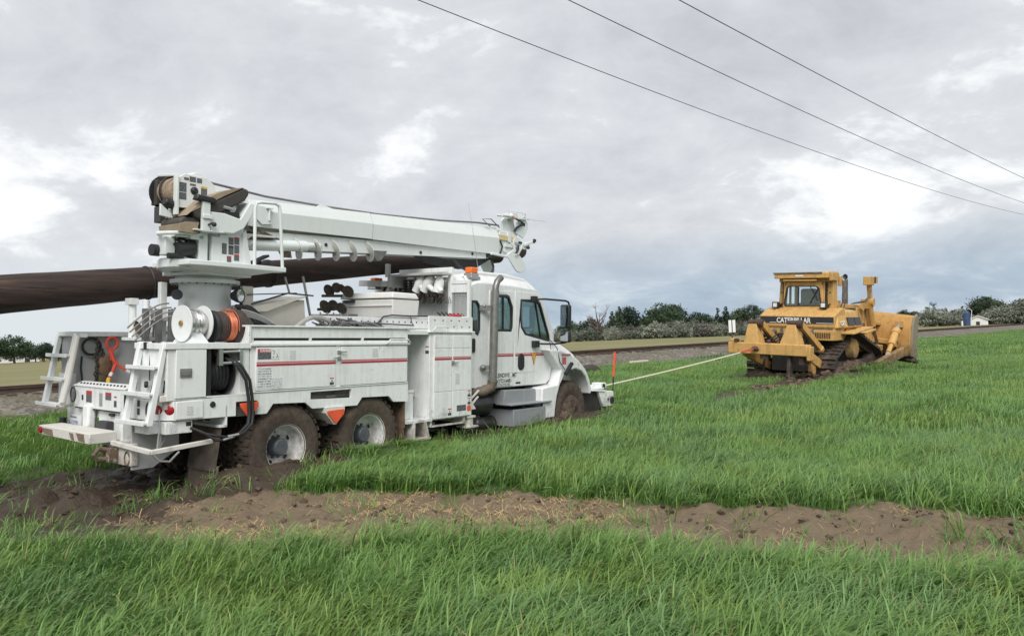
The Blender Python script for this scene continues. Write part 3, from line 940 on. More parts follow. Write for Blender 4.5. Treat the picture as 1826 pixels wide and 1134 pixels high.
# right of the truck cab, up to the bulldozer
cnt = {}
for i, px in enumerate(range(1006, 1350, 13)):
    k_ = ('olive_bush', 'olive_bush', 'grey_bush', 'olive_bush', 'grey_bush')[i % 5]
    cnt[k_] = cnt.get(k_, 0) + 1
    plant(k_, px + random.uniform(-4, 4), 172 + random.uniform(-9, 9), random.uniform(2.5, 3.9) * (1.2 if px > 1120 else 1.0), {'olive_bush': ORD[cnt[k_] - 1] + ' silver green bush from the truck in the far hedge', 'grey_bush': ORD[cnt[k_] - 1] + ' grey brown bush from the truck in the far hedge'}[k_], 'bush', gB if k_ == 'olive_bush' else 'grey bushes along the far field edge', wide=random.uniform(1.0, 1.35))
for px, h, k_, lb in ((1018, 6.0, 'conifer', 'small dark conifer just right of the truck mirror'), (1033, 5.8, 'conifer', 'dark conifer left of the bare tree'), (1046, 5.0, 'slender', 'low dark tree left of the bare tree'),
                      (1090, 8.4, 'slender', 'slender dark tree right of the bare tree'), (1104, 9.4, 'slender', 'tall forked dark tree right of the bare tree'), (1119, 9.2, 'round', 'large round dark tree right of the forked tree'),
                      (1146, 7.0, 'slender', 'short dark tree left of the twin crowns'), (1157, 7.6, 'slender', 'narrow pointed tree left of the twin crowns'), (1183, 9.8, 'broad', 'broad leafy tree forming the left of the twin crowns'),
                      (1201, 9.6, 'round', 'dark round tree forming the right of the twin crowns'), (1222, 7.8, 'conifer', 'pointed dark conifer midway between truck and bulldozer'), (1238, 6.8, 'round', 'low round tree right of the pointed conifer'),
                      (1254, 6.4, 'broad', 'low broad tree midway to the bulldozer'), (1279, 8.0, 'conifer', 'thin conifer left of the white trackside sign'), (1293, 8.2, 'slender', 'leafy tree behind the white trackside sign'),
                      (1318, 7.6, 'broad', 'broad tree behind the left end of the ripper beam'), (1338, 8.2, 'round', 'tall tree rising behind the bulldozer ripper'), (1372, 7.0, 'round', 'dark tree hidden behind the bulldozer cab')):
    plant(k_, px, 205 + random.uniform(-8, 8), h * 1.08, lb)
rr2 = random.Random(77)
for i, px in enumerate(range(1012, 1350, 18)):
    k_ = rr2.choice(('round', 'broad', 'broad', 'slender'))
    plant(k_, px + rr2.uniform(-4, 4), 228 + rr2.uniform(-10, 10), rr2.uniform(4.6, 7.2), ORD[i] + ' low leafy tree from the truck filling the row behind the hedge', 'tree', gT, wide=rr2.uniform(1.1, 1.6))
for i, px in enumerate(range(830, 1010, 22)):
    plant('olive_bush', px, 174, 3.0, ORD[i] + ' silver bush of the hedge mostly hidden behind the truck cab', 'bush', 'bushes hidden behind the truck cab', wide=1.5)
# bare tree
bx, by = bearing(1064, 166)
bare_t = tag(bpy.data.objects.new('bare_tree', None), 'leafless brown tree standing in front of the silver hedge', 'tree')
COL.objects.link(bare_t); bare_t.location = (bx, by, 0)
bm_ = trunk_mesh(7.0, .26, 13, 41, 'trunk', twigs=9); bm_.materials.append(simple('dead_bark', (0.115, 0.085, 0.07), 0.95, var=0.3))
c_ = bpy.data.objects.new('trunk', bm_); COL.objects.link(c_); c_.parent = bare_t
# left edge
for px, d, h, k_, lb in ((22, 190, 7.0, 'broad', 'large dark tree above the left white shed'), (-16, 190, 6.4, 'round', 'dark round tree cut by the left picture edge'), (42, 205, 4.8, 'round', 'low dark tree between the two white sheds'), (60, 210, 4.4, 'broad', 'low tree behind the gabled white shed'),
                         (75, 195, 5.0, 'round', 'round green tree right of the white sheds'), (90, 195, 4.0, 'broad', 'low tree just left of the truck ladder'), (107, 190, 6.2, 'conifer', 'tall narrow conifer seen through the left ladder'), (101, 188, 5.2, 'conifer', 'shorter conifer beside the tall one through the ladder'), (118, 195, 4.6, 'round', 'low dark tree behind the left ladder'), (140, 195, 4.2, 'broad', 'low tree hidden behind the truck tailgate')):
    plant(k_, px, d, h, lb, 'tree', wide=1.15)
for i, px in enumerate(range(-40, 150, 14)):
    plant('round', px, 222, 3.6, ORD[i] + ' low dark tree from the left in the background row behind the sheds', 'tree', gL, wide=1.5)
# beyond the blade
for px, d, h, k_, lb in ((1610, 330, 9.0, 'broad', 'tree directly above the bulldozer blade edge'), (1630, 330, 8.0, 'round', 'dark tree just right of the bulldozer blade'), (1648, 300, 6.4, 'broad', 'low green tree left of the water tower'),
                         (1685, 290, 8.4, 'slender', 'slim dark tree right of the water tower'), (1672, 300, 6.0, 'round', 'low round tree under the water tower'), (1702, 290, 7.4, 'broad', 'bright green tree left of the blue silo'), (1714, 285, 9.0, 'conifer', 'pointed conifer just left of the blue silo'),
                         (1748, 280, 12.5, 'round', 'tallest dark tree, left half of the tall clump'), (1760, 285, 12.0, 'broad', 'tall dark tree, right half of the tall clump'), (1738, 282, 8.5, 'round', 'dark tree between the blue silo and the tall clump'), (1783, 280, 7.6, 'conifer', 'dark conifer right of the tall clump'),
                         (1799, 285, 8.8, 'slender', 'slim pointed tree near the right picture edge'), (1822, 280, 10.5, 'round', 'tall dark tree at the right picture edge'), (1846, 280, 9.5, 'round', 'dark tree beyond the right picture edge')):
    plant(k_, px, d, h, lb, 'tree', wide=1.2)
for i, (px, h) in enumerate(((1652, 5.2), (1664, 6.2), (1676, 5.6), (1690, 3.6), (1709, 5.0), (1757, 4.6), (1771, 4.8), (1782, 5.6), (1795, 6.2), (1806, 6.4), (1817, 7.2), (1829, 6.6), (1842, 6))):
    plant('olive_bush', px, 235 + random.uniform(-6, 6), h, ORD[i] + ' pale silver bush from the blade in the row right of the bulldozer', 'bush', 'silver bushes right of the bulldozer', wide=1.25)
for i, px in enumerate(range(1604, 1870, 14)):
    plant('round', px, 345, 6.0, ORD[i] + ' low dark tree from the blade in the farthest row right of the bulldozer', 'tree', gR, wide=1.6)

# ------------------------------------------------------------------ small far buildings and structures
shed_w = simple('shed_white', (0.70, 0.70, 0.68), 0.6, var=0.08, scale=0.6)
shed_r = simple('shed_roof', (0.62, 0.63, 0.63), 0.45, metal=0.2, var=0.08, scale=0.8)
dark_open = simple('dark_opening', (0.03, 0.03, 0.035), 0.8)
def shed(px, d, w, h, rise, dep, label, roofcol, doors, name='farm_shed'):
    x, y = bearing(px, d)
    a = math.atan2(x, y)
    fr = Matrix.Translation((x, y, 0)) @ Matrix.Rotation(-a, 4, 'Z')
    t = thing(name, label, 'shed', fr, (0, 0, 0))
    P('wall', t, shed_w, lambda m: m.plate([(-w / 2, 0), (w / 2, 0), (w / 2, h), (0, h + rise), (-w / 2, h)], 'y', 0, dep))
    P('roof', t, roofcol, lambda m: m.plate([(-w / 2 - .3, h - .05), (0, h + rise + .05), (w / 2 + .3, h - .05), (w / 2 + .3, h + .12), (0, h + rise + .25), (-w / 2 - .3, h + .12)], 'y', -0.3, dep + .3))
    for (x0, x1, z0, z1) in doors:
        P('door', t, dark_open, lambda m: m.box(x0, x1, -0.06, 0.02, z0, z1))
    return t
shed(46, 215, 4.6, 1.0, 0.5, 5, 'white gabled metal shed between dark trees at left', shed_r, ((-.3, .4, 0, .8),))
shed(6, 210, 4.4, 1.1, 0.15, 2.5, 'long white trailer shed at the left picture edge', shed_r, ((-1.6, -.8, .4, .8), (.6, 1.4, .4, .8)), 'trailer_shed')
shed(1741, 225, 4.3, 1.2, 1.0, 6, 'white gabled building partly behind silver bushes', shed_w, ((-.4, .4, 0, .9),), 'white_building')
# blue silo stack
x, y = bearing(1721, 215)
t = thing('blue_silo', 'narrow dark blue silo beside the railway right of bulldozer', 'silo', base=(x, y, 0))
blue = simple('blue_paint', (0.035, 0.065, 0.15), 0.5, var=0.2, scale=1)
P('drum', t, blue, lambda m: m.rev((x, y, 0), (0, 0, 1), [(0, .8), (3.0, .8), (3.5, 0.25), (3.65, 0.2)], 18))
P('ladder', t, shed_w, lambda m: (m.bar((x - 1.15, y - .3, 0), (x - 1.15, y - .3, 3.0), .08, .08), m.bar((x - 1.45, y - .3, 0), (x - 1.45, y - .3, 3.0), .08, .08)))
P('feed_pipe', t, shed_w, lambda m: m.tube([(x + .6, y - .8, .5), (x + .8, y - .9, 3.6), (x + .3, y - .5, 4.1)], .07, 8))
P('door', t, shed_w, lambda m: m.box(x - 1.5, x - 1.2, y - .6, y - .3, 0, 1.2))
# water tower
x, y = bearing(1663, 1500)
t = thing('water_tower', 'pale blue elevated water tower far away above the treeline', 'water tower', base=(x, y, 0))
wt = simple('tower_paint', (0.24, 0.32, 0.42), 0.5, var=0.05, scale=.2)
P('tank', t, wt, lambda m: m.rev((x, y, 26), (0, 0, 1), [(0, 1.2), (1.5, 3.5), (3.2, 5.4), (5.0, 5.6), (7.4, 4.6), (8.6, 1.5), (8.8, .5)], 20))
P('riser', t, wt, lambda m: m.cyl((x, y, 0), (x, y, 27), 1.1, 1.1, 10))
for sx, sy in ((-1, -1), (1, -1), (1, 1), (-1, 1)):
    P('leg', t, wt, lambda m: m.tube([(x + sx * 5, y + sy * 5, 0), (x + sx * 3.8, y + sy * 3.8, 30)], .35, 6))
# trackside sign
x, y = bearing(1303, 82)
t = thing('trackside_sign', 'white double board sign on a post beside the railway', 'sign', base=(x, y, 0))
sg = simple('sign_white', (0.72, 0.73, 0.72), 0.5, var=0.05)
for dx in (-.34, .05):
    P('board', t, sg, lambda m: m.box(x + dx, x + dx + .29, y - .03, y + .03, 1.15, 2.38), bevel=.01)
P('post', t, simple('post_dark', (.06, .06, .06), .7), lambda m: m.box(x - .06, x + .06, y + .04, y + .14, 0, 2.2))
# pale timber lying at the foot of the ballast
m = MB()
a0, a1 = bearing(1119, 33.2), bearing(1150, 34.4)
m.bar((*a0, .30), (*a1, .30), .10, .08)
o = m.build('timber_plank', simple('pale_timber', (0.62, 0.58, 0.48), .8, var=.1), base=(*a0, .1), bevel=.01)
tag(o, 'pale squared timber lying on the stones below the rails', 'timber')
m = MB()
m.ball((4.6 - 6.0, 38.0, .12), .35, (1.3, .8, .6), 7, .12)
b0 = bearing(1046, 31.5)
m.v = [(p[0] + b0[0] + 1.4, p[1] + b0[1] - 38.0, p[2]) for p in m.v]
o = m.build('dark_rock', simple('dark_rock', (.05, .042, .035), .9, bump=.4), base=(b0[0], b0[1], 0))
tag(o, 'dark lump of rock on the ballast beside the truck hood', 'rock')

# ------------------------------------------------------------------ overhead wires
wire_m = simple('wire_grey', (0.10, 0.10, 0.105), .6, metal=.3)
def wire(pa, pm, pb, label):
    "pa, pm, pb: three points on the span (distance along the line, height); offset = side distance"
    off, pts = pa, pm
    (s0, h0), (s1, h1), (s2, h2) = pts
    A_ = np.array([[s0 * s0, s0, 1], [s1 * s1, s1, 1], [s2 * s2, s2, 1]], float)
    q = np.linalg.solve(A_, np.array([h0, h1, h2], float))
    wd = (math.sin(R_(44.5)), math.cos(R_(44.5))); wnv = (-wd[1], wd[0])
    path = []
    for s_ in np.linspace(-22, 95, 60):
        path.append((wd[0] * s_ + wnv[0] * off, wd[1] * s_ + wnv[1] * off, q[0] * s_ * s_ + q[1] * s_ + q[2]))
    m = MB(); m.tube(path, 0.0115, 6)
    o = m.build('overhead_wire', wire_m, base=path[30])
    return tag(o, label, 'wire', 'overhead wires crossing the sky')
wire(13.4, [(11.04, 9.1), (27.63, 8.71), (68.09, 9.12)], None, 'lowest of the three thin grey wires crossing the sky')
wire(11.3, [(13.72, 9.16), (25.12, 8.81), (57.6, 8.69)], None, 'middle one of the three thin grey wires crossing the sky')
wire(9.5, [(15.47, 9.06), (26.0, 8.92), (48.73, 8.89)], None, 'uppermost of the three thin grey wires crossing the sky')
# ------------------------------------------------------------------ digger derrick truck  (x forward, y to its left, z up; y = 0 is its right side)
truck = thing('digger_derrick_truck', 'white digger derrick utility truck bogged down in mud, boom stowed over its cab', 'truck', T_TRUCK, (4.5, 1.2, -0.9))
def paint(name, col, rough=0.42, mud=0.55, mudtop=0.62, rustamt=0.70, coat=0.15, grim=0.42):
    "machine paint with mud thrown up from below, streaks and specks of rust"
    g = G(name)
    c = g.coord('Object', truck)
    z = g.node('ShaderNodeSeparateXYZ', {0: c}).outputs[2]
    n0 = g.noise(c, 1.3, 4, 0.6); n1 = g.noise(c, 7, 6, 0.65); n2 = g.noise(c, 30, 5, 0.65)
    st = g.node('ShaderNodeMapping', {'Vector': c, 'Scale': (16, 16, 0.9)}).outputs[0]
    n3 = g.noise(st, 1.0, 4, 0.6)
    base = g.mix(n0, tuple(x * 0.94 for x in col), col)
    grime = g.ramp(g.math('MULTIPLY', n3, n1), [(0.22, 0.0), (0.46, grim)])
    base = g.mix(grime, base, (0.40, 0.375, 0.32))
    low = g.math('SUBTRACT', mudtop, z)
    mf = g.ramp(g.math('ADD', g.math('MULTIPLY', low, 1.6), g.math('MULTIPLY', g.math('SUBTRACT', n1, 0.5), 2.2)), [(0.42, 0.0), (0.95, mud)])
    base = g.mix(mf, base, (0.17, 0.125, 0.088))
    rs_ = g.ramp(g.math('MULTIPLY', n2, g.math('ADD', n0, 0.35)), [(rustamt * 0.97, 0.0), (rustamt * 1.03, 0.7)])
    base = g.mix(rs_, base, (0.20, 0.085, 0.035))
    g.bsdf(base, g.ramp(n1, [(0.3, rough - 0.08), (0.75, rough + 0.2)]), 0, 0.5, bump=n1, bump_s=0.04, coat=coat)
    MATS[name] = g.m
    return g.m
WHITE = paint('white_paint', (0.79, 0.81, 0.80), 0.34, 0.6, 0.82, 0.64, 0.3)
CLEAN = paint('white_paint_cab', (0.77, 0.785, 0.78), 0.33, 0.4, 0.5, 0.9, 0.35)
BOOMW = paint('white_paint_boom', (0.72, 0.755, 0.74), 0.36, 0.0, -5, 0.86, .2, .14)
DIRTY = paint('white_paint_dirty', (0.66, 0.64, 0.59), 0.6, 0.6, 0.78, 0.60, 0)
GREY = paint('grey_panel', (0.44, 0.45, 0.445), 0.55, 0.3, 0.6, 0.8, 0)
ALU = paint('aluminium_step', (0.25, 0.265, 0.28), 0.42, 0.5, 0.5, 0.95, 0)
BLACK = simple('black_rubber', (0.018, 0.018, 0.020), 0.55, var=0.3)
DARK = simple('dark_chassis', (0.028, 0.025, 0.023), 0.8, var=0.4, scale=5, spots=((0.10, 0.072, 0.05), 0.60, 4))
STEEL = simple('bright_steel', (0.55, 0.55, 0.54), 0.3, metal=0.9, var=0.1)
DULL = simple('dull_steel', (0.25, 0.25, 0.245), 0.5, metal=0.6, var=0.25)
RED = simple('red_stripe', (0.36, 0.030, 0.045), 0.4, var=0.05)
LRED = simple('light_red_stripe', (0.50, 0.13, 0.14), 0.4, var=0.05)
LAMP = simple('red_lens', (0.30, 0.010, 0.018), 0.2, var=0.1)
ORANGE = simple('orange_paint', (0.70, 0.10, 0.035), 0.5, var=0.12)
AMBER = simple('amber_lens', (0.85, 0.17, 0.02), 0.25, var=0.05)
MUDM = simple('mud_cake', (0.105, 0.074, 0.052), 0.95, var=0.45, scale=7, bump=1.0, spots=((0.045, 0.032, 0.023), 0.52, 5))
TYRE = simple('muddy_tyre', (0.078, 0.059, 0.044), 0.95, var=0.35, scale=14, bump=.6, spots=((0.050, 0.038, 0.029), 0.56, 9))
TAN = simple('tan_vinyl', (0.30, 0.235, 0.165), 0.7, var=0.15)
DVIN = simple('dark_vinyl', (0.055, 0.048, 0.042), 0.65, var=0.2)
ROPE = simple('rope_tan', (0.36, 0.27, 0.19), 0.9, var=0.25, scale=40, bump=0.6)
YEL = simple('fibreglass_yellow', (0.62, 0.50, 0.26), 0.5)
FLAP = simple('mud_flap', (0.115, 0.092, 0.075), 0.9, var=0.35, scale=6)
INK = simple('ink_black', (0.03, 0.03, 0.032), 0.6)
PAPER = simple('sticker_white', (0.72, 0.73, 0.72), 0.5, var=0.04)
REDINK = simple('sticker_red', (0.42, 0.035, 0.04), 0.5)
YELINK = simple('sticker_yellow', (0.62, 0.42, 0.05), 0.5)
def printed(name, bg, ink, rows, cols, dens=0.5):
    "flat printed lines on a sticker"
    g = G(name)
    c = g.coord('Generated')
    br = g.node('ShaderNodeTexBrick', {'Vector': g.node('ShaderNodeMapping', {'Vector': c}).outputs[0], 'Scale': 1.0})
    n = g.noise(g.node('ShaderNodeMapping', {'Vector': c, 'Scale': (cols, cols, rows)}).outputs[0], 1.0, 2, 0.5)
    w = g.node('ShaderNodeSeparateXYZ', {0: c}).outputs[2]
    line = g.math('FRACT', g.math('MULTIPLY', w, rows))
    on = g.math('MULTIPLY', g.math('GREATER_THAN', line, 0.45), g.math('GREATER_THAN', n, dens))
    g.bsdf(g.mix(on, bg, ink), 0.5)
    MATS[name] = g.m
    return g.m
PR_DARK = printed('print_dark', (0.055, 0.06, 0.065), (0.22, 0.23, 0.24), 8, 18)
PR_LIGHT = printed('print_light', (0.66, 0.68, 0.68), (0.24, 0.25, 0.26), 9, 16, 0.52)
PR_CHART = printed('print_chart', (0.64, 0.67, 0.67), (0.26, 0.27, 0.29), 8, 12, 0.47)
GLASS = None
g = G('cab_glass')
gl = g.node('ShaderNodeBsdfGlossy', {'Roughness': 0.03, 'Color': (0.9, 0.95, 0.95, 1)})
tr = g.node('ShaderNodeBsdfTransparent', {'Color': (0.90, 0.965, 0.96, 1)})
lw = g.node('ShaderNodeLayerWeight', {'Blend': 0.35}).outputs['Fresnel']
mx = g.node('ShaderNodeMixShader', {0: g.math('ADD', g.math('MULTIPLY', lw, 0.6), 0.03, True)})
g.l.new(tr.outputs[0], mx.inputs[1]); g.l.new(gl.outputs[0], mx.inputs[2]); g.l.new(mx.outputs[0], g.out.inputs[0])
GLASS = g.m
g = G('perforated_guard')
GUARD = simple('guard_mesh', (0.40, 0.41, 0.40), 0.5, var=0.1)

def sticker(parent, x0, x1, z0, z1, y, mat, head=None, hh=0.3, name='decal'):
    "flat sticker on a right-hand side surface, 2 mm proud, with an optional coloured header"
    o = P(name, parent, mat, lambda m: m.box(x0, x1, y - .003, y - .001, z0, z1 - (hh * (z1 - z0) if head else 0)), smooth=0)
    if head:
        P('decal_header', parent, head, lambda m: m.box(x0, x1, y - .003, y - .001, z1 - hh * (z1 - z0) + .001, z1), smooth=0)
    return o
def rsticker(parent, y0, y1, z0, z1, x, mat, head=None, hh=0.3):
    P('decal', parent, mat, lambda m: m.box(x - .003, x - .001, y0, y1, z0, z1 - (hh * (z1 - z0) if head else 0)), smooth=0)
    if head:
        P('decal_header', parent, head, lambda m: m.box(x - .003, x - .001, y0, y1, z1 - hh * (z1 - z0) + .001, z1), smooth=0)

# --- chassis and running gear
P('chassis', truck, DARK, lambda m: (m.box(.15, 9.5, .80, .90, -.50, -.22), m.box(.15, 9.5, 1.54, 1.64, -.50, -.22),
    [m.box(x, x + .1, .9, 1.54, -.45, -.28) for x in (.3, 1.2, 2.3, 3.4, 4.6, 6.0, 7.4, 9.2)],
    m.cyl((1.60, .3, -.55), (1.60, 2.14, -.55), .11), m.cyl((2.98, .3, -.55), (2.98, 2.14, -.55), .11), m.ball((1.60, 1.22, -.55), .24), m.ball((2.98, 1.22, -.55), .24),
    m.cyl((8.15, .3, -.55), (8.15, 2.14, -.55), .08), m.cyl((3.2, 1.22, -.5), (7.5, 1.22, -.35), .07), m.box(6.4, 8.9, .85, 1.6, -.45, .3), m.box(3.7, 5.1, .5, 1.95, -.55, -.15), m.box(.9, 3.6, .62, .8, -.35, .0), m.box(.9, 3.6, 1.64, 1.82, -.35, .0)))
def wheel(cx, cz, side, dual, r=0.535, w=0.29, muddy=False):
    "rim with tyre, hub and bolt-hole parts; side -1 = right"
    yo = 0.055 if side < 0 else 2.385
    d = Vector((0, -side, 0))                 # from outer face inwards
    rim_prof = [(0.0, .300), (.012, .292), (.02, .274), (.06, .266), (.15, .256), (.20, .225), (.222, .16), (.226, .10)] if dual else [(.02, .30), (.03, .28), (.06, .25), (.05, .2), (.01, .12)]
    rim = P('wheel', truck, WHITE if not muddy else DIRTY, lambda m: (m.rev((cx, yo, cz), d, rim_prof, 36, cap=False), m.rev((cx, yo, cz), d, [(.226, .16), (.228, .0)], 36, cap=False)))
    sw = lambda k: (lambda prof: prof)(k)
    def ty(m):
        for off in ((0.0, .335) if dual else (0.0,)):
            prof = [(off + .01, .285), (off - .005, .33), (off - .022, .42), (off - .010, .49), (off + .03, .525), (off + .06, r), (off + w - .06, r), (off + w - .03, .525), (off + w + .01, .48), (off + w + .015, .40), (off + w, .30)]
            m.rev((cx, yo, cz), d, prof, 72, cap=False, jit=0.004)
            for i in range(34):                # tread lugs caked with mud
                a = 2 * math.pi * i / 34
                for k, (t0, t1) in enumerate(((.02, .11), (.12, .19), (.20, .28))):
                    aa = a + k * .09
                    ca, sa = math.cos(aa), math.sin(aa); h = r + random.uniform(.004, .02)
                    c0 = Vector((cx + ca * (h - .02), 0, cz + sa * (h - .02))); tang = Vector((-sa, 0, ca)) * .033; rad = Vector((ca, 0, sa)) * .024
                    y0, y1 = yo + d.y * (off + t0), yo + d.y * (off + t1)
                    m.hexa([c0 - tang + Vector((0, y0, 0)), c0 + tang + Vector((0, y0, 0)), c0 + tang + Vector((0, y1, 0)), c0 - tang + Vector((0, y1, 0))],
                           [c0 - tang * .8 + rad + Vector((0, y0, 0)), c0 + tang * .8 + rad + Vector((0, y0, 0)), c0 + tang * .8 + rad + Vector((0, y1, 0)), c0 - tang * .8 + rad + Vector((0, y1, 0))])
    P('tyre', rim, TYRE, ty, smooth=50)
    P('hub', rim, simple('hub_grey', (.085, .095, .105), .5, var=.3), lambda m: (m.rev((cx, yo, cz), d, [(.085, .0), (.085, .085), (.10, .105), (.225, .122)], 20, cap=False), [m.cyl((cx + .135 * math.cos(a), yo + d.y * .19, cz + .135 * math.sin(a)), (cx + .135 * math.cos(a), yo + d.y * .225, cz + .135 * math.sin(a)), .014, n=6) for a in np.arange(0, 6.28, .628)]))
    if dual:
        P('hand_hole', rim, BLACK, lambda m: [m.rev((cx + .205 * math.cos(a), yo + d.y * .198, cz + .205 * math.sin(a)), (-.35 * math.cos(a), d.y, -.35 * math.sin(a)), [(0, .030), (.006, .030)], 12) for a in np.arange(.5, 6.7, 1.256)])
    return rim
wheel(1.60, -.56, -1, True); wheel(2.98, -.54, -1, True)
wheel(1.60, -.56, 1, True); wheel(2.98, -.54, 1, True)
wheel(8.15, -.56, -1, False, r=.53, muddy=True); wheel(8.15, -.56, 1, False, r=.53, muddy=True)
def mudwheel(m):
    lumpy(m, (8.22, .20, -.56), (.46, .17, .44), .26, 1, 30, 5.0)
    lumpy(m, (8.50, .18, -.80), (.24, .16, .20), .35, 2, 24, 5.0)
    lumpy(m, (7.85, .10, -.80), (.35, .2, .22), .35, 3, 20, 5.0)
P('mud_lump', truck, MUDM, mudwheel, smooth=80, label='brown mud packed over the front wheel')

# --- service body, right side
SK = [(.10, -.10), (1.27, -.11), (1.36, .0), (1.84, -.015), (1.95, -.10), (2.70, -.11), (2.79, -.01), (3.29, -.02), (3.38, -.105), (3.67, -.12), (3.67, .145), (.48, .12), (.10, .105)]
SKP = MB()
for pc in ([(.10, -.10), (.85, -.105), (.85, .128), (.10, .105)], [(.85, .055), (1.14, .055), (1.14, .131), (.85, .128)], [(1.14, -.11), (1.27, -.11), (1.36, .0), (1.84, -.015), (1.92, -.078), (1.92, .138), (1.14, .131)],
           [(1.92, -.078), (1.95, -.10), (2.60, -.109), (2.60, -.002), (1.92, .015)], [(1.92, .108), (2.60, .112), (2.60, .141), (1.92, .138)], [(2.60, -.109), (2.70, -.11), (2.79, -.01), (3.29, -.02), (3.38, -.105), (3.67, -.12), (3.67, .143), (2.60, .141)]):
    SKP.plate(pc, 'y', 0.0, .04)
SKP.build('skirt_panel', WHITE, truck)
P('slot_recess', truck, simple('slot_grey', (.10, .095, .09), .8), lambda m: (m.box(1.90, 2.62, .05, .09, -.02, .13), m.box(2.2, 2.36, .02, .05, .02, .045), m.box(.83, 1.16, .05, .08, -.12, .075)))
P('lower_door', truck, WHITE, lambda m: m.box(.115, .43, -.014, 0.0, -.088, .10), bevel=.004)
sticker(truck, .235, .31, -.045, .045, -.014, PR_LIGHT)
P('body_floor', truck, GREY, lambda m: (m.box(.02, 3.67, .05, 2.40, .02, .11), m.box(3.60, 5.10, .3, 2.2, -.1, -.02)))
P('left_side_body', truck, WHITE, lambda m: (m.box(1.10, 3.67, 1.92, 2.44, .12, .93), m.plate(SK, 'y', 2.40, 2.44)), bevel=.006)
P('inner_wall', truck, GREY, lambda m: (m.box(.03, 1.10, 2.14, 2.44, .11, .80), m.box(.44, .46, 2.125, 2.14, .11, .80)), bevel=.004)
P('wall_cap', truck, WHITE, lambda m: m.box(-.02, 1.12, 2.06, 2.46, .785, .845), bevel=.008)
P('side_compartment', truck, WHITE, lambda m: (m.box(1.04, 3.67, .012, .56, .12, .752), m.box(1.04, 3.67, .04, .56, .752, .785), m.box(1.04, 3.67, .012, .56, .785, .915), m.box(1.0, 3.69, -.012, .57, .915, .935),
    [m.box(x, x + .035, .010, .05, .745, .79) for x in (1.05, 1.905, 2.785, 3.635)], m.box(1.03, 3.69, -.022, .02, .69, .722), m.box(1.03, 3.66, -.010, .02, .143, .158), m.box(2.315, 2.395, -.008, .02, .15, .69)), bevel=.004)
P('slot_shadow', truck, BLACK, lambda m: m.box(1.06, 3.66, .036, .0395, .752, .785))
for x0, x1 in ((1.105, 2.31), (2.40, 3.635)):
    d_ = P('compartment_door', truck, WHITE, lambda m: m.box(x0, x1, -.014, .012, .165, .672), bevel=.005)
    P('stripe', d_, RED, lambda m: m.box(x0 + .003, x1 - .003, -.0165, -.0142, .452, .478))
    P('stripe', d_, LRED, lambda m: m.box(x0 + .003, x1 - .003, -.0165, -.0142, .486, .502))
P('latch', truck, STEEL, lambda m: [(m.box(2.335, 2.39, -.03, -.008, z - .02, z + .02), m.bar((2.36, -.035, z), (2.36 + s * .11, -.045, z), .014, .014)) for z, s in ((.605, 1), (.525, -1))])
sticker(truck, 1.125, 1.31, .535, .655, -.014, PR_DARK, REDINK, .36)
letters('decal_text', '▲DANGER' if False else 'DANGER', .042, (1.155, -.0175, .62), (1, 0, 0), (0, 0, 1), PAPER, truck, .0006, bold=.001)
sticker(truck, 1.315, 1.43, .535, .655, -.014, PAPER)
P('decal', truck, INK, lambda m: (m.tube([(1.33, -.0175, .64), (1.36, -.0175, .625), (1.345, -.0175, .59)], .003, 4), m.box(1.335, 1.35, -.0178, -.0172, .552, .562), m.tube([(1.39, -.0175, .60), (1.405, -.0175, .575), (1.38, -.0175, .56), (1.415, -.0175, .555)], .003, 4)))
sticker(truck, 1.125, 1.315, .19, .43, -.014, PR_CHART)
sticker(truck, 1.32, 1.475, .175, .305, -.014, PR_LIGHT)
sticker(truck, 1.585, 1.675, .525, .63, -.014, PR_LIGHT); sticker(truck, 2.955, 3.06, .53, .64, -.014, PR_LIGHT)
def minisign(parent, x, z, y, s=1.0):
    sticker(parent, x, x + .065 * s, z, z + .035 * s, y, simple('sticker_green', (.05, .075, .07), .5))
    sticker(parent, x, x + .065 * s, z + .035 * s, z + .075 * s, y, PAPER)
    sticker(parent, x + .022 * s, x + .043 * s, z + .045 * s, z + .062 * s, y - .002, INK)
    sticker(parent, x, x + .065 * s, z + .075 * s, z + .09 * s, y, REDINK)
minisign(truck, 2.215, .185, -.014)
P('door_handle', truck, WHITE, lambda m: m.tube([(3.20, -.03, .705), (3.26, -.05, .765), (3.62, -.05, .765), (3.68, -.03, .72)], .010, 6))

# --- rear cabinet and hose reel bay, right side
P('rear_cabinet', truck, WHITE, lambda m: (m.box(.02, .475, .012, .62, .11, .66), m.box(.475, 1.03, .55, .62, .11, .66), m.box(.90, 1.03, .014, .56, .11, .66)), bevel=.005)
P('cabinet_door', truck, WHITE, lambda m: m.box(.105, .465, -.010, .012, .135, .655), bevel=.005)
P('paddle_latch', truck, DULL, lambda m: (m.box(.15, .285, -.024, -.010, .36, .455), m.box(.165, .27, -.030, -.024, .38, .435)), bevel=.008)
P('top_rail', truck, WHITE, lambda m: (m.box(-.02, 1.04, -.012, .05, .662, .73), m.box(-.02, .03, .05, .62, .662, .728), m.box(-.01, 1.04, .05, .62, .70, .715), m.box(1.0, 1.04, -.01, .06, .73, .92)), bevel=.006)
P('lower_rail', truck, WHITE, lambda m: (m.box(.44, 1.03, -.002, .012, .125, .142),))
P('oval_lamp', truck, BLACK, lambda m: m.rev((.555, -.012, .045), (0, 1, 0), [(0, .0), (0, .03), (.012, .036)], 16, cap=False))
reel = P('hose_reel', truck, BLACK, lambda m: (m.rev((.56, .30, .37), (1, 0, 0), [(0, .0), (0, .235), (.02, .235), (.02, .12), (.30, .12), (.30, .235), (.32, .235), (.32, 0)], 30, cap=False), m.box(.49, .54, .02, .5, .13, .66)))
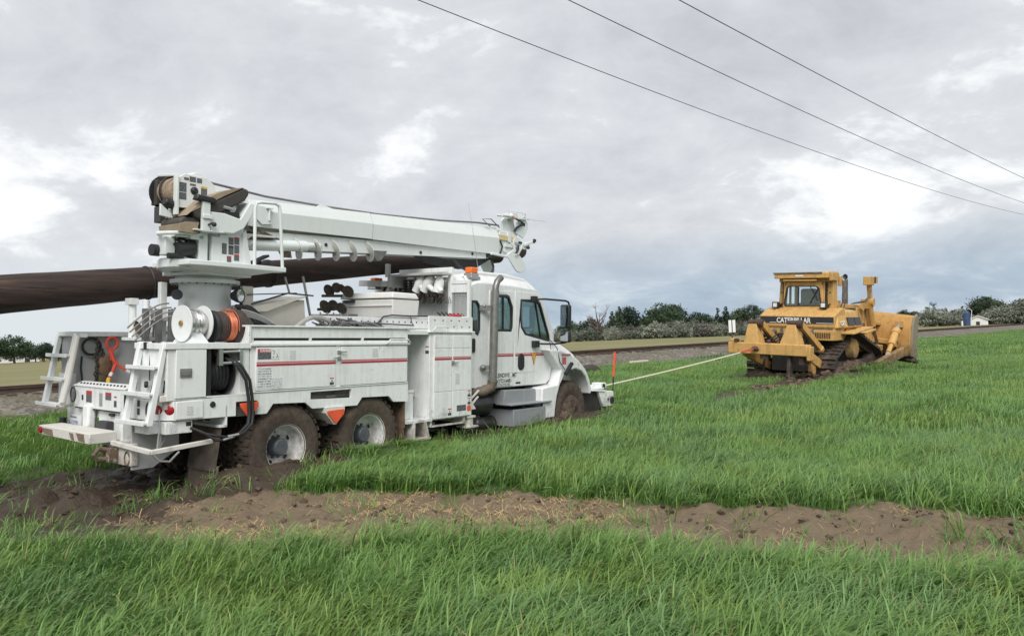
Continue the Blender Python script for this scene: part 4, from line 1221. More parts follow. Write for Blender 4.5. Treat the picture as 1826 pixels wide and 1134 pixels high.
P('hose_wrap', reel, BLACK, lambda m: [m.tube([(.60 + .045 * k, .30 + .175 * math.cos(a), .37 + .175 * math.sin(a)) for a in np.linspace(0, 6.28, 30)], .024, 6, True) for k in range(6)])
P('reel_backing', truck, DARK, lambda m: m.box(.48, .90, .545, .549, .12, .655))
P('roller_guide', truck, STEEL, lambda m: (m.cyl((.635, .0, .625), (.90, .0, .632), .018), m.cyl((.635, .0, .50), (.90, .0, .507), .016), m.box(.615, .665, -.02, .03, .475, .655), m.box(.88, .92, -.02, .03, .485, .655)))
P('hydraulic_hose', truck, BLACK, lambda m: [m.tube([(.74 + o_, .06, .56), (.83 + o_, -.05, .47), (.93 + o_, -.07, .30), (.975 + o_, -.06, .08), (.985 + o_, -.06, -.08), (.95 + o_, -.09, -.20), (.82 + o_, -.12, -.29), (.72 + o_, -.13, -.315)], .019, 8) for o_ in (0, .05)])
P('hose_coupling', truck, STEEL, lambda m: (m.cyl((.74, -.13, -.318), (.60, -.13, -.345), .017), m.cyl((.80, -.13, -.30), (.66, -.13, -.312), .017)))
P('hydraulic_hose', truck, BLACK, lambda m: [m.tube([(.62 + o_, -.13, -.345 + o_ * .5), (.52, -.12, -.34 + o_), (.42, -.08, -.26), (.30, .02, -.19)], .015, 8) for o_ in (0, .05)])
for x0, x1, zt in ((.875, 1.125, .035), (2.16, 2.44, -.145)):
    P('outrigger_shield', truck, ORANGE, lambda m: m.plate([(x0, zt), (x1, zt + .01), (x1, zt - .05), ((x0 + x1) / 2 + .02, zt - .165), ((x0 + x1) / 2 - .02, zt - .16), (x0 + .01, zt - .04)], 'y', -.045, -.03), bevel=.004)
P('outrigger_pocket', truck, DIRTY, lambda m: (m.plate([(2.14, -.10), (2.46, -.10), (2.46, -.16), (2.32, -.325), (2.28, -.325), (2.14, -.17)], 'y', -.028, .35),))

# --- rear right corner, lamps
P('corner_panel', truck, WHITE, lambda m: m.plate([(.10, .002), (.10, .3), (-.03, .3), (-.03, .17)], 'z', -.10, .105), bevel=.004)
nrm_ = Vector((-.79, -.61, 0))
def lens(m, t, z, r):
    p = Vector((.10, .002, z)).lerp(Vector((-.03, .17, z)), t)
    m.rev(p + nrm_ * .009, -nrm_, [(0, 0), (0, r * .75), (.008, r), (.022, r)], 20, cap=False)
P('tail_lamp', truck, LAMP, lambda m: lens(m, .24, .012, .052))
P('tail_lamp', truck, LAMP, lambda m: lens(m, .82, .015, .050))
P('marker_lamp', truck, AMBER, lambda m: lens(m, .30, .085, .014))
P('valve_box', truck, WHITE, lambda m: (m.box(.02, .33, .03, .45, -.245, -.112), m.box(-.12, .02, .12, .40, -.235, -.112)), bevel=.006)
P('valve_opening', truck, BLACK, lambda m: m.box(.255, .315, .026, .031, -.17, -.125))
sticker(truck, .065, .155, -.225, -.145, .03, PR_LIGHT)
P('gauge_lever', truck, BLACK, lambda m: (m.bar((.0, .05, .11), (.0, .05, .20), .03, .03), m.tube([(.0, .05, .2), (.01, .05, .27), (.02, .05, .32)], .010, 6), m.cyl((.02, .05, .29), (.022, .05, .33), .016)))
P('lever_base', truck, DIRTY, lambda m: m.box(-.05, .06, .02, .12, .105, .17), bevel=.006)

# --- tailgate and rear frame
P('tailgate', truck, WHITE, lambda m: (m.box(-.045, -.005, .76, 1.92, -.05, .20), m.plate([(-.05, .195), (.06, .245), (.06, .255), (-.06, .205)], 'y', .74, 1.94)), bevel=.004)
P('tailgate_hole', truck, INK, lambda m: [m.ball((-.005, .83 + .078 * i, .233), .013, (1, 1, 1), 5) for i in range(14)])  # small black balls stand in for the dark holes along the flange
P('tailgate_edge', truck, DARK, lambda m: (m.box(-.047, -.03, .755, .77, -.055, .19), m.box(-.048, -.03, .77, 1.9, -.062, -.052)))
rsticker(truck, 1.50, 1.63, .02, .155, -.045, PR_DARK, REDINK, .35)
rsticker(truck, 1.25, 1.32, -.01, .14, -.045, simple('plate_grey', (.30, .30, .29), .5))
rsticker(truck, 1.05, 1.18, .07, .155, -.045, PR_DARK, REDINK, .4)
rsticker(truck, .93, .985, .0, .07, -.045, simple('sticker_green', (.05, .075, .07), .5)); rsticker(truck, .93, .985, .105, .12, -.045, REDINK)
rsticker(truck, 1.70, 1.74, .04, .10, -.045, INK)
P('rear_panel', truck, WHITE, lambda m: (m.box(.0, .05, .80, 1.42, -.40, -.07), m.box(.02, .06, 1.45, 2.24, -.16, .0), m.box(.02, .06, 1.86, 2.24, -.34, -.16), m.box(-.06, .05, .76, .82, -.48, -.05)), bevel=.005)
P('rear_post', truck, WHITE, lambda m: m.box(-.10, .0, 1.47, 1.62, -.36, .0), bevel=.03, seg=3)
P('licence_plate', truck, PAPER, lambda m: m.box(-.006, .012, 1.83, 2.17, -.305, -.155), bevel=.004)
blue_ink = simple('plate_blue', (.10, .15, .34), .5)
letters('plate_text', '26-127YR', .075, (-.0085, 2.155, -.275), (0, -1, 0), (0, 0, 1), blue_ink, truck, .0006, sx=.82)
letters('plate_text', 'Montana', .045, (-.0085, 2.10, -.195), (0, -1, 0), (0, 0, 1), blue_ink, truck, .0006)
letters('unit_number', 'U8', .10, (.016, 1.76, -.11), (0, -1, 0), (0, 0, 1), INK, truck, .001)
P('connector_box', truck, simple('dark_box', (.035, .035, .038), .5), lambda m: (m.box(-.10, -.005, 1.06, 1.28, -.30, -.17), m.cyl((-.08, 1.22, -.34), (-.08, 1.22, -.30), .012), m.cyl((-.08, 1.12, -.34), (-.08, 1.12, -.30), .012)), bevel=.012)
P('rear_lamp', truck, BLACK, lambda m: m.box(-.03, .0, 1.04, 1.14, -.115, -.085), bevel=.008)
P('rear_lamp', truck, BLACK, lambda m: m.box(-.05, .0, 2.20, 2.30, -.30, -.20), bevel=.01)
P('left_lamp_panel', truck, WHITE, lambda m: m.box(-.01, .05, 2.10, 2.42, -.05, .33), bevel=.005)
P('tail_lamp', truck, LAMP, lambda m: m.rev((-.03, 2.22, .13), (1, 0, 0), [(0, 0), (0, .04), (.02, .055)], 18, cap=False))
bm_ = P('rear_bumper', truck, DIRTY, lambda m: (m.hexa([(-.40, .80, -.37), (-.36, 2.10, -.36), (-.10, 2.10, -.36), (-.10, .80, -.37)], [(-.40, .80, -.255), (-.36, 2.10, -.255), (-.10, 2.10, -.25), (-.10, .80, -.25)]),), bevel=.008)
P('mud_patch', bm_, simple('dried_mud', (.19, .135, .095), .95, var=.3, scale=10), lambda m: [m.hexa([(-.4025 + .04 * (y0 - .8) / 1.3, y0, z0), (-.4025 + .04 * (y1 - .8) / 1.3, y1, z0 + .01), (-.399 + .04 * (y1 - .8) / 1.3, y1, z0 + .01), (-.399 + .04 * (y0 - .8) / 1.3, y0, z0)], [(-.4025 + .04 * (y0 - .8) / 1.3, y0 + .03, z1), (-.4025 + .04 * (y1 - .8) / 1.3, y1 + .05, z1), (-.399 + .04 * (y1 - .8) / 1.3, y1 + .05, z1), (-.399 + .04 * (y0 - .8) / 1.3, y0 + .03, z1)]) for y0, y1, z0, z1 in ((.9, 1.06, -.36, -.27), (1.16, 1.24, -.36, -.28), (1.7, 1.96, -.355, -.28))])
P('bumper_reflector', truck, LAMP, lambda m: m.rev((-.385, 2.03, -.305), (1, 0, 0), [(0, .0), (0, .035), (.02, .038)], 14, cap=False))
P('hitch_plate', truck, DIRTY, lambda m: (m.box(-.14, -.06, .42, 1.05, -.60, -.36), m.box(-.12, .3, .45, 1.0, -.42, -.36)), bevel=.008)
P('pintle_hook', truck, simple('rusty_iron', (.13, .095, .066), .8, var=.5, scale=12, spots=((.45, .40, .32), .56, 9)), lambda m: (m.box(-.24, -.14, .68, .86, -.57, -.42), m.tube([(-.24, .77, -.44), (-.32, .77, -.42), (-.36, .77, -.48), (-.32, .77, -.54), (-.24, .77, -.54)], .03, 8), m.tube([(-.14, .50 + .05 * math.cos(a), -.52 + .07 * math.sin(a)) for a in np.linspace(0, 6.28, 18)], .012, 6, True), m.tube([(-.16, .95 + .05 * math.cos(a), -.48 + .06 * math.sin(a)) for a in np.linspace(0, 6.28, 18)], .012, 6, True)))
P('frame_fin', truck, GREY, lambda m: m.plate([(-.12, -.13), (-.12, -.64), (.12, -.64), (.42, -.46), (.42, -.13)], 'y', .44, .46))
P('step_bar', truck, DIRTY, lambda m: (m.bar((-.16, .78, -.37), (-.16, -.02, -.405), .05, .05), m.bar((-.17, -.02, -.405), (.55, .0, -.36), .05, .05)), bevel=.006)
P('air_line', truck, GREY, lambda m: (m.tube([(-.1, .1, -.42), (-.02, .08, -.52), (.1, .08, -.54), (.22, .1, -.45)], .012, 6), m.tube([(.0, .12, .02), (-.01, .10, -.2), (-.02, .12, -.4)], .008, 6), m.tube([(.02, .16, -.12), (.03, .14, -.3), (.01, .15, -.4)], .010, 6), m.tube([(.3, .3, -.15), (.15, .25, -.3), (.05, .2, -.4)], .016, 6)))
P('mud_flap', truck, FLAP, lambda m: m.hexa([(.62, .06, -.72), (.64, .06, -.72), (.64, .60, -.72), (.62, .60, -.72)], [(.70, .06, -.20), (.72, .06, -.20), (.72, .60, -.20), (.70, .60, -.20)]))
P('mud_flap', truck, simple('flap_lower', (.15, .12, .09), .95, var=.3), lambda m: m.hexa([(.635, .04, -1.0), (.65, .04, -1.0), (.65, .62, -1.0), (.635, .62, -1.0)], [(.652, .04, -.66), (.668, .04, -.66), (.668, .62, -.66), (.652, .62, -.66)]))
P('flap_bracket', truck, WHITE, lambda m: (m.box(.66, .76, .03, .62, -.225, -.195), m.box(.72, .74, .0, .7, -.20, .02)))
rsticker(truck, .28, .56, -.19, -.135, .72, PAPER); rsticker(truck, .44, .55, -.183, -.165, .717, REDINK); rsticker(truck, .30, .40, -.17, -.155, .717, INK)
P('wheel_well', truck, DARK, lambda m: (m.box(.78, 3.66, .60, .62, -.45, .02), m.box(.78, 3.66, .05, .62, .0, .02), m.box(2.24, 2.30, .1, .62, -.35, .0)))
P('front_flap', truck, simple('rusty_flap', (.13, .085, .055), .9, var=.4, scale=8), lambda m: (m.box(3.62, 3.645, .03, .60, -.50, -.12), m.hexa([(3.64, .05, -.66), (3.66, .05, -.66), (3.66, .5, -.6), (3.64, .5, -.6)], [(3.62, .05, -.5), (3.645, .05, -.5), (3.645, .5, -.5), (3.62, .5, -.5)])))

# --- ladders on the rear
def ladder(y0, y1, dz, nm):
    ld = P('ladder', truck, WHITE, lambda m: [m.hexa([(-.185, ya, -.14 + dz), (-.125, ya, -.14 + dz), (-.125, yb, -.14 + dz), (-.185, yb, -.14 + dz)], [(-.02, ya, .74 + dz), (.035, ya, .74 + dz), (.035, yb, .74 + dz), (-.02, yb, .74 + dz)]) for ya, yb in ((y0, y0 + .065), (y1 - .065, y1))], bevel=.006)
    for z in (.47, .19, -.11):
        x = -.155 + (z + .14) / .88 * .165
        P('tread', ld, WHITE, lambda m: (m.box(x - .09, x + .03, y0 + .01, y1 - .01, z + dz - .014, z + dz + .014), m.box(x - .095, x - .085, y0 - .02, y1 + .02, z + dz - .022, z + dz + .022)), bevel=.004)
    P('ladder_stay', ld, WHITE, lambda m: (m.box(-.01, .12, y0, y0 + .05, .69 + dz, .74 + dz), m.box(-.01, .12, y1 - .05, y1, .69 + dz, .74 + dz)))
    return ld
ladder(.02, .56, 0.0, 'right'); ladder(1.98, 2.48, .085, 'left')
P('handrail_tube', truck, DIRTY, lambda m: m.tube([(-.02, 1.94, .80), (-.06, 1.95, .55), (-.12, 1.96, .2), (-.17, 1.96, .0)], .036, 10))
P('hose_coil', truck, BLACK, lambda m: (m.tube([(-.10 + .0 * a, 1.84 + .06 * math.cos(a), .10 + .085 * math.sin(a)) for a in np.linspace(0, 6.28, 24)], .009, 6, True), m.tube([(-.01, .30 + .065 * math.cos(a), .0 + .095 * math.sin(a)) for a in np.linspace(0, 6.28, 24)], .011, 6, True), m.tube([(.0, .30, .1), (-.01, .28, .2), (.0, .25, .32)], .006, 6), m.tube([(-.02, .33, -.09), (-.03, .38, -.15), (-.03, .32, -.17), (-.02, .27, -.12)], .005, 6)))
P('cord_plug', truck, BLACK, lambda m: (m.cyl((-.05, .30, .30), (-.02, .36, .26), .022), m.tube([(.0, .33, .32), (.01, .35, .5), (.02, .37, .66)], .005, 6), m.box(.015, .025, .34, .40, .48, .53), m.box(-.03, .0, .36, .41, .655, .735)))
P('inner_recess', truck, WHITE, lambda m: (m.box(.012, .02, .03, .60, .12, .66),))
rsticker(truck, .50, .55, .03, .10, -.01, INK); rsticker(truck, .50, .55, -.06, .01, -.01, INK)
P('corner_back', truck, WHITE, lambda m: (m.box(-.008, .05, .17, .76, -.11, .11),), bevel=.003)

# --- tall cabinet behind the cab
P('tall_cabinet', truck, WHITE, lambda m: (m.box(4.14, 5.13, .012, .62, -.44, .865), m.box(4.14, 5.13, 1.82, 2.44, -.44, .865), m.box(4.10, 5.17, -.02, .64, .865, .892)), bevel=.006)
for x0, x1 in ((4.215, 4.625), (4.635, 5.085)):
    dr = P('cabinet_door', truck, WHITE, lambda m: m.box(x0, x1, -.006, .012, -.425, .83), bevel=.004)
    for z0, z1 in ((-.42, -.03), (-.02, .625), (.635, .825)):
        P('door_panel', dr, WHITE, lambda m: m.box(x0 + .006, x1 - .006, -.012, -.006, z0, z1), bevel=.003)
    P('stripe', dr, RED, lambda m: m.box(x0 + .008, x1 - .008, -.0142, -.0122, .455, .48))
    P('stripe', dr, LRED, lambda m: m.box(x0 + .008, x1 - .008, -.0142, -.0122, .488, .503))
P('latch', truck, STEEL, lambda m: (m.box(4.60, 4.66, -.03, -.012, .385, .44), m.bar((4.63, -.035, .41), (4.74, -.045, .41), .016, .016)))
minisign(truck, 4.535, -.39, -.012, 1.15); minisign(truck, 5.0, -.13, -.012, 1.1); minisign(truck, 5.0, -.25, -.012, 1.1)
sticker(truck, 4.70, 4.80, .08, .24, -.012, PR_LIGHT)
sticker(truck, 4.74, 4.96, -.34, -.25, -.012, PR_DARK)
P('decal', truck, ORANGE, lambda m: m.rev((5.035, -.015, -.31), (0, 1, 0), [(0, .0), (0, .05), (.002, .05)], 16, cap=False))
rsticker(truck, .03, .10, .555, .60, 4.14, simple('sticker_green', (.05, .075, .07), .5)); rsticker(truck, .03, .10, .65, .665, 4.14, REDINK)
def rail_holes(m, x0, x1, y, z0, z1, nx_, rows):
    for r_ in range(rows):
        for i in range(nx_):
            x = x0 + (x1 - x0) * (i + .5 + .35 * (r_ % 2)) / nx_
            z = z1 - (z1 - z0) * (r_ + .6) / (rows + .2)
            m.rev((x, y - .001, z), (0, 1, 0), [(0, .014), (.004, .014)], 8)
P('top_rack_rail', truck, WHITE, lambda m: (m.box(4.13, 5.15, .02, .05, .892, 1.115), m.box(4.13, 5.15, .05, .30, .892, .91)), bevel=.004)
P('rail_hole', truck, INK, lambda m: rail_holes(m, 4.16, 5.10, .02, .90, 1.11, 5, 2))
P('deck_rail', truck, WHITE, lambda m: (m.box(2.55, 5.0, .58, .61, .93, 1.085), m.box(3.67, 4.14, .02, .58, .835, .86), m.box(3.67, 4.16, .02, .04, .86, .90)), bevel=.004)
P('rail_hole', truck, INK, lambda m: rail_holes(m, 2.6, 4.9, .58, .94, 1.11, 18, 1))
P('slot_shadow', truck, BLACK, lambda m: m.box(3.86, 4.12, .0395, .042, .868, .895))
P('step_well', truck, WHITE, lambda m: (m.box(3.67, 4.14, .60, .63, -.44, .86), m.box(3.66, 4.2, .0, .62, -.45, -.405), m.box(3.69, 3.95, .16, .6, -.405, -.02), m.box(3.685, 3.955, .15, .6, -.02, .02)), bevel=.005)
P('hanging_step', truck, DIRTY, lambda m: (m.box(3.78, 4.14, -.03, .22, -.70, -.675), m.box(3.78, 3.80, -.03, .22, -.70, -.45), m.hexa([(4.10, -.03, -.70), (4.12, -.03, -.70), (4.12, .22, -.70), (4.10, .22, -.70)], [(4.02, -.03, -.45), (4.04, -.03, -.45), (4.04, .22, -.45), (4.02, .22, -.45)])))
P('cabinet_foot', truck, DIRTY, lambda m: (m.box(4.2, 5.0, .03, .08, -.545, -.52), m.box(4.18, 4.22, .03, .5, -.54, -.44), m.box(4.95, 5.0, .03, .5, -.54, -.44), m.box(5.02, 5.22, .0, .25, -.47, -.44), m.box(5.05, 5.18, .02, .2, -.60, -.47), m.box(5.0, 5.28, -.01, .22, -.625, -.60)))
P('grab_handle', truck, WHITE, lambda m: m.tube([(4.18, -.02, .90), (4.22, -.04, .955), (4.50, -.04, .955), (4.46, -.02, .90)], .010, 6))
P('battery_tray', truck, DIRTY, lambda m: (m.hexa([(5.12, .06, -.35), (5.30, .06, -.35), (5.30, .3, -.35), (5.12, .3, -.35)], [(5.12, .06, -.10), (5.18, .06, -.20), (5.18, .3, -.20), (5.12, .3, -.10)]), m.bar((5.2, .1, -.2), (5.42, .1, -.06), .03, .02), m.bar((5.2, .1, -.3), (5.40, .1, -.16), .03, .02)))
# ------------------------------------------------------------------ cab of the truck
CABS = [(5.30, -.02), (5.30, 1.58), (5.36, 1.66), (5.5, 1.70), (6.5, 1.69), (7.22, 1.66), (7.38, 1.56), (7.80, .84), (7.76, .3), (7.55, -.06), (5.6, -.06)]
WF = [(6.72, 1.45), (7.22, 1.45), (7.31, 1.40), (7.60, .85), (7.62, .745), (7.56, .74), (6.86, .86), (6.74, .98), (6.70, 1.2)]     # front door window
WR = [(5.93, .92), (6.42, .92), (6.45, 1.0), (6.45, 1.32), (6.36, 1.48), (6.28, 1.50), (5.93, 1.50)]                                # rear door window
WQ = [(5.36, .95), (5.50, .85), (5.55, .95), (5.55, 1.30), (5.48, 1.38), (5.36, 1.38)]
def grow(poly, d):
    cx_ = sum(p[0] for p in poly) / len(poly); cy_ = sum(p[1] for p in poly) / len(poly)
    out = []
    for x, y in poly:
        v = Vector((x - cx_, y - cy_)); L = v.length
        v *= (L + d) / L
        out.append((cx_ + v.x, cy_ + v.y))
    return out
for y0, y1, ys in ((.205, .25, -1), (2.19, 2.235, 1)):
    cs = P('cab_side', truck, CLEAN, lambda m: m.plate(CABS, 'y', y0, y1, holes=[WF, WR, WQ]), bevel=.012, smooth=30)
    yo = y0 if ys < 0 else y1
    for w_ in (WF, WR, WQ):
        P('window_seal', cs, BLACK, lambda m: m.plate(grow(w_, .022), 'y', yo - .016, yo + .016, holes=[grow(w_, -.022)]), bevel=.004)
        P('window_glass', cs, GLASS, lambda m: m.plate(grow(w_, .0), 'y', yo + (.006 if ys < 0 else -.010), yo + (.010 if ys < 0 else -.006)))
    fd = [(6.535, -.045), (6.535, 1.60), (7.20, 1.59), (7.32, 1.52), (7.70, .86), (7.72, .30), (7.62, .02), (7.5, -.045)]
    rd = [(5.80, -.045), (5.80, 1.58), (6.50, 1.60), (6.50, -.045)]
    for poly, w_ in ((fd, WF), (rd, WR)):
        dr = P('cab_door', truck, CLEAN, lambda m: m.plate(poly, 'y', yo + ys * .014, yo, holes=[grow(w_, .034)]), bevel=.007)
        if ys < 0:
            x0, x1 = min(p[0] for p in poly) + .01, (7.71 if poly is fd else 6.49)
            P('stripe', dr, RED, lambda m: m.box(x0, x1, yo - .0165, yo - .0142, .470, .497)); P('stripe', dr, LRED, lambda m: m.box(x0, x1, yo - .0165, yo - .0142, .506, .522))
            P('door_crease', dr, CLEAN, lambda m: m.hexa([(x0 + .12, yo - .014, .155), (x0 + .7, yo - .014, .165), (x0 + .7, yo - .005, .165), (x0 + .12, yo - .005, .155)], [(x0 + .05, yo - .024, .205), (x0 + .62, yo - .0145, .21), (x0 + .62, yo - .005, .21), (x0 + .05, yo - .005, .205)]), bevel=.004)
P('door_handle', truck, BLACK, lambda m: m.plate(rounded(6.62, 6.80, .225, .515, .085), 'y', .168, .195), bevel=.012)
P('door_handle', truck, BLACK, lambda m: m.plate(rounded(5.345, 5.43, .55, .78, .035), 'y', .18, .206), bevel=.008)
P('roof', truck, CLEAN, lambda m: (m.plate([(5.32, 1.64), (5.40, 1.82), (5.65, 1.90), (6.4, 1.91), (7.0, 1.86), (7.30, 1.74), (7.40, 1.60), (7.36, 1.55), (5.32, 1.55)], 'y', .34, 2.10),), bevel=.07, seg=4, smooth=60)
P('roof_rail', truck, CLEAN, lambda m: [m.loft([[(x, y + s * a, z + b) for a, b in ((0, 0), (.10, .0), (.16, .09), (.16, .17))] for x, z in ((5.34, 1.62), (5.6, 1.70), (6.5, 1.69), (7.1, 1.66), (7.32, 1.57))]) for y, s in ((.21, 1), (2.23, -1))], smooth=60)
P('roof_marker', truck, BLACK, lambda m: m.box(6.52, 6.60, .33, .345, 1.79, 1.81))
P('cab_back', truck, CLEAN, lambda m: m.box(5.30, 5.35, .24, 2.20, -.02, 1.66), bevel=.02)
P('windscreen', truck, GLASS, lambda m: m.hexa([(7.76, .27, .86), (7.78, .27, .86), (7.84, 1.22, .86), (7.82, 1.22, .86)], [(7.34, .29, 1.60), (7.36, .29, 1.60), (7.42, 1.22, 1.62), (7.40, 1.22, 1.62)]))
P('windscreen', truck, GLASS, lambda m: m.hexa([(7.82, 1.22, .86), (7.84, 1.22, .86), (7.78, 2.17, .86), (7.76, 2.17, .86)], [(7.40, 1.22, 1.62), (7.42, 1.22, 1.62), (7.36, 2.15, 1.60), (7.34, 2.15, 1.60)]))
P('cab_floor', truck, BLACK, lambda m: (m.box(5.35, 7.7, .26, 2.18, -.05, .02), m.box(7.45, 7.72, .26, 2.18, .02, .80)))
P('dashboard', truck, BLACK, lambda m: m.box(7.25, 7.75, .27, 2.17, .55, .86), bevel=.04)
P('seat', truck, DVIN, lambda m: (m.box(6.35, 6.85, .40, .95, .1, .55), m.box(6.22, 6.40, .42, .93, .5, 1.10), m.box(6.20, 6.34, .54, .80, 1.10, 1.28)), bevel=.06, seg=3)
P('seat', truck, DVIN, lambda m: (m.box(6.35, 6.85, 1.5, 2.05, .1, .55), m.box(6.22, 6.40, 1.52, 2.03, .5, 1.10), m.box(6.20, 6.34, 1.64, 1.9, 1.10, 1.28)), bevel=.06, seg=3)
P('steering_wheel', truck, BLACK, lambda m: m.tube([(7.12 + .09 * math.sin(a), 1.78 + .21 * math.cos(a), .90 + .19 * math.sin(a)) for a in np.linspace(0, 6.28, 24)], .018, 6, True))
P('vent_window_bar', truck, BLACK, lambda m: (m.bar((7.18, .212, 1.43), (7.36, .212, .79), .02, .03, up=(0, 1, 0)), m.bar((6.19, .2, .93), (6.19, .2, 1.49), .02, .03, up=(0, 1, 0))))
# lettering on the rear door: town, number, company
letters('door_text', 'GLENDIVE , MT', .100, (5.93, .1885, .115), (1, 0, 0), (0, 0, 1), INK, truck, .0006, sx=.98, bold=.0015)
letters('door_text', 'USDOT216481', .092, (5.86, .1885, .025), (1, 0, 0), (0, 0, 1), INK, truck, .0006, sx=1.0, bold=.0015)
letters('door_text', 'MONTANA DAKOTA UTILITIES', .070, (5.62, .1885, -.038), (1, 0, 0), (0, 0, 1), INK, truck, .0006, sx=.80)
sticker(truck, 6.56, 6.70, -.01, .02, .191, INK)
lg = P('door_emblem', truck, REDINK, lambda m: m.plate([(7.02, .525), (7.20, .525), (7.11, .30)], 'y', .186, .190))
P('emblem_face', lg, YELINK, lambda m: m.plate([(7.037, .516), (7.183, .516), (7.11, .332)], 'y', .1845, .186))
letters('emblem_text', 'MD', .055, (7.064, .1842, .465), (1, 0, 0), (0, 0, 1), REDINK, truck, .0006); letters('emblem_text', 'U', .055, (7.09, .1842, .405), (1, 0, 0), (0, 0, 1), REDINK, truck, .0006)
# --- hood, fenders
def ring(x, hw, zt, zs, zb, yc=1.22):
    pts = [(-1, zb), (-1, zs), (-.93, zs + (zt - zs) * .45), (-.75, zs + (zt - zs) * .8), (-.4, zt - .012), (0, zt), (.4, zt - .012), (.75, zs + (zt - zs) * .8), (.93, zs + (zt - zs) * .45), (1, zs), (1, zb)]
    return [(x, yc + a * hw, z) for a, z in pts]
P('hood', truck, CLEAN, lambda m: m.loft([ring(7.70, .97, .84, .62, -.1), ring(8.1, .93, .80, .56, -.1), ring(8.5, .88, .73, .46, -.1), ring(8.85, .83, .62, .34, -.1), ring(9.1, .78, .48, .2, -.1), ring(9.24, .72, .30, .08, -.1), ring(9.28, .66, .0, -.05, -.12)]), smooth=60)
FEN = [(7.32, .58), (7.72, .56), (8.05, .49), (8.35, .37), (8.60, .20), (8.76, .0), (8.84, -.20), (8.83, -.30), (8.775, -.30), (8.74, -.12), (8.62, .05), (8.45, .16), (8.25, .205), (8.02, .17), (7.83, .07), (7.70, -.08), (7.60, -.28), (7.55, -.50), (7.53, -.66), (7.10, -.66), (7.12, -.10), (7.62, -.06), (7.74, .2)]
for y0, y1 in ((.0, .42), (2.02, 2.44)):
    P('fender', truck, CLEAN, lambda m: m.plate(FEN, 'y', y0, y1), bevel=.035, seg=3, smooth=50)
P('fender_fill', truck, CLEAN, lambda m: (m.loft([[(x, .03 + .0, z0), (x, .10, z0 + .035), (x, .35, z1), (x, .42, z1 - .25)] for x, z0, z1 in ((7.74, .50, .68), (8.1, .43, .60), (8.5, .26, .46), (8.78, .02, .25))]),), smooth=60)
P('wheel_arch', truck, BLACK, lambda m: (m.plate([(7.52, -.5), (7.64, -.15), (7.85, .1), (8.1, .2), (8.3, .23), (8.5, .17), (8.68, .0), (8.8, -.3), (8.84, -.3), (8.74, .02), (8.52, .21), (8.3, .26), (8.08, .24), (7.82, .14), (7.6, -.12), (7.48, -.5)], 'y', .44, .46), m.box(7.5, 8.85, .46, .48, -.6, .3)))
P('stripe', truck, RED, lambda m: m.box(7.74, 8.06, -.0035, -.001, .455, .475)); P('stripe', truck, LRED, lambda m: m.box(7.74, 8.05, -.0035, -.001, .482, .495))
sticker(truck, 7.76, 7.90, .30, .435, 0.0, LRED)
P('fender_lamp', truck, simple('cream_lens', (.6, .55, .42), .4), lambda m: m.rev((8.35, -.004, .29), (0, 1, 0), [(0, 0), (0, .022), (.01, .03)], 14, cap=False))
P('fender_mirror', truck, BLACK, lambda m: (m.bar((7.80, -.05, .12), (8.03, -.05, .32), .05, .06, up=(0, 1, 0)), m.tube([(7.60, .16, .75), (7.62, .02, .6), (7.66, -.02, .35), (7.80, -.04, .2)], .009, 6), m.tube([(7.95, -.04, .24), (8.05, -.02, .18), (8.12, .0, .1)], .007, 6)), bevel=.008)
P('mirror_arm', truck, BLACK, lambda m: (m.tube([(7.10, .16, 1.485), (7.22, .02, 1.49), (7.60, -.17, 1.47), (7.68, -.18, 1.45), (7.71, -.18, 1.40), (7.72, -.18, 1.05), (7.68, -.18, .80), (7.62, -.17, .71), (7.40, -.05, .68), (7.16, .16, .685)], .019, 8), m.box(7.0, 7.13, .12, .2, 1.43, 1.54), m.box(7.04, 7.2, .12, .2, .62, .74)), bevel=.01)
MG = simple('mirror_glass', (.6, .64, .66), .06, metal=1.0, var=.02)
for z0, z1 in ((.965, 1.395), (.71, .925)):
    mr = P('mirror', truck, BLACK, lambda m: m.box(7.50, 7.60, -.31, -.11, z0, z1), bevel=.03, seg=3)
    P('mirror_glass', mr, MG, lambda m: m.box(7.495, 7.50, -.29, -.13, z0 + .025, z1 - .025))
# --- front bumper with winch
P('front_bumper', truck, WHITE, lambda m: (m.plate([(9.35, -.285), (9.98, -.315), (9.98, -.62), (9.56, -.62), (9.42, -.40)], 'y', .14, 2.30),), bevel=.012)
P('bumper_top', truck, WHITE, lambda m: (m.box(8.82, 9.6, .14, .62, -.255, -.225), m.plate([(8.80, -.235), (9.60, -.27), (9.60, -.31), (8.80, -.255)], 'y', .12, .16), m.box(8.9, 9.6, .6, 1.9, -.30, -.26)), bevel=.006)
P('bumper_gusset', truck, DARK, lambda m: m.plate([(8.82, -.26), (9.44, -.30), (9.62, -.64), (9.0, -.72), (8.8, -.6)], 'y', .20, .24))
P('winch_bracket', truck, WHITE, lambda m: (m.box(9.52, 9.74, .18, .40, -.285, -.13), m.box(9.15, 9.28, .2, .35, -.25, -.19), m.box(9.35, 9.45, .3, .45, -.27, -.17)), bevel=.01)
P('winch_motor', truck, BLACK, lambda m: (m.cyl((9.63, .165, -.20), (9.63, .19, -.20), .05), m.ball((9.63, .16, -.25), .03), m.cyl((9.90, .12, -.50), (9.90, .15, -.50), .075), m.cyl((9.74, .122, -.47), (9.74, .14, -.47), .022)))
mk = P('marker_rod', truck, BLACK, lambda m: m.cyl((10.02, .20, -.55), (10.07, .18, .12), .013), label='black guide rod with orange sleeve on the front bumper')
P('rod_sleeve', mk, simple('rod_orange', (.80, .09, .03), .5), lambda m: m.cyl((10.055, .185, -.02), (10.09, .175, .50), .022))
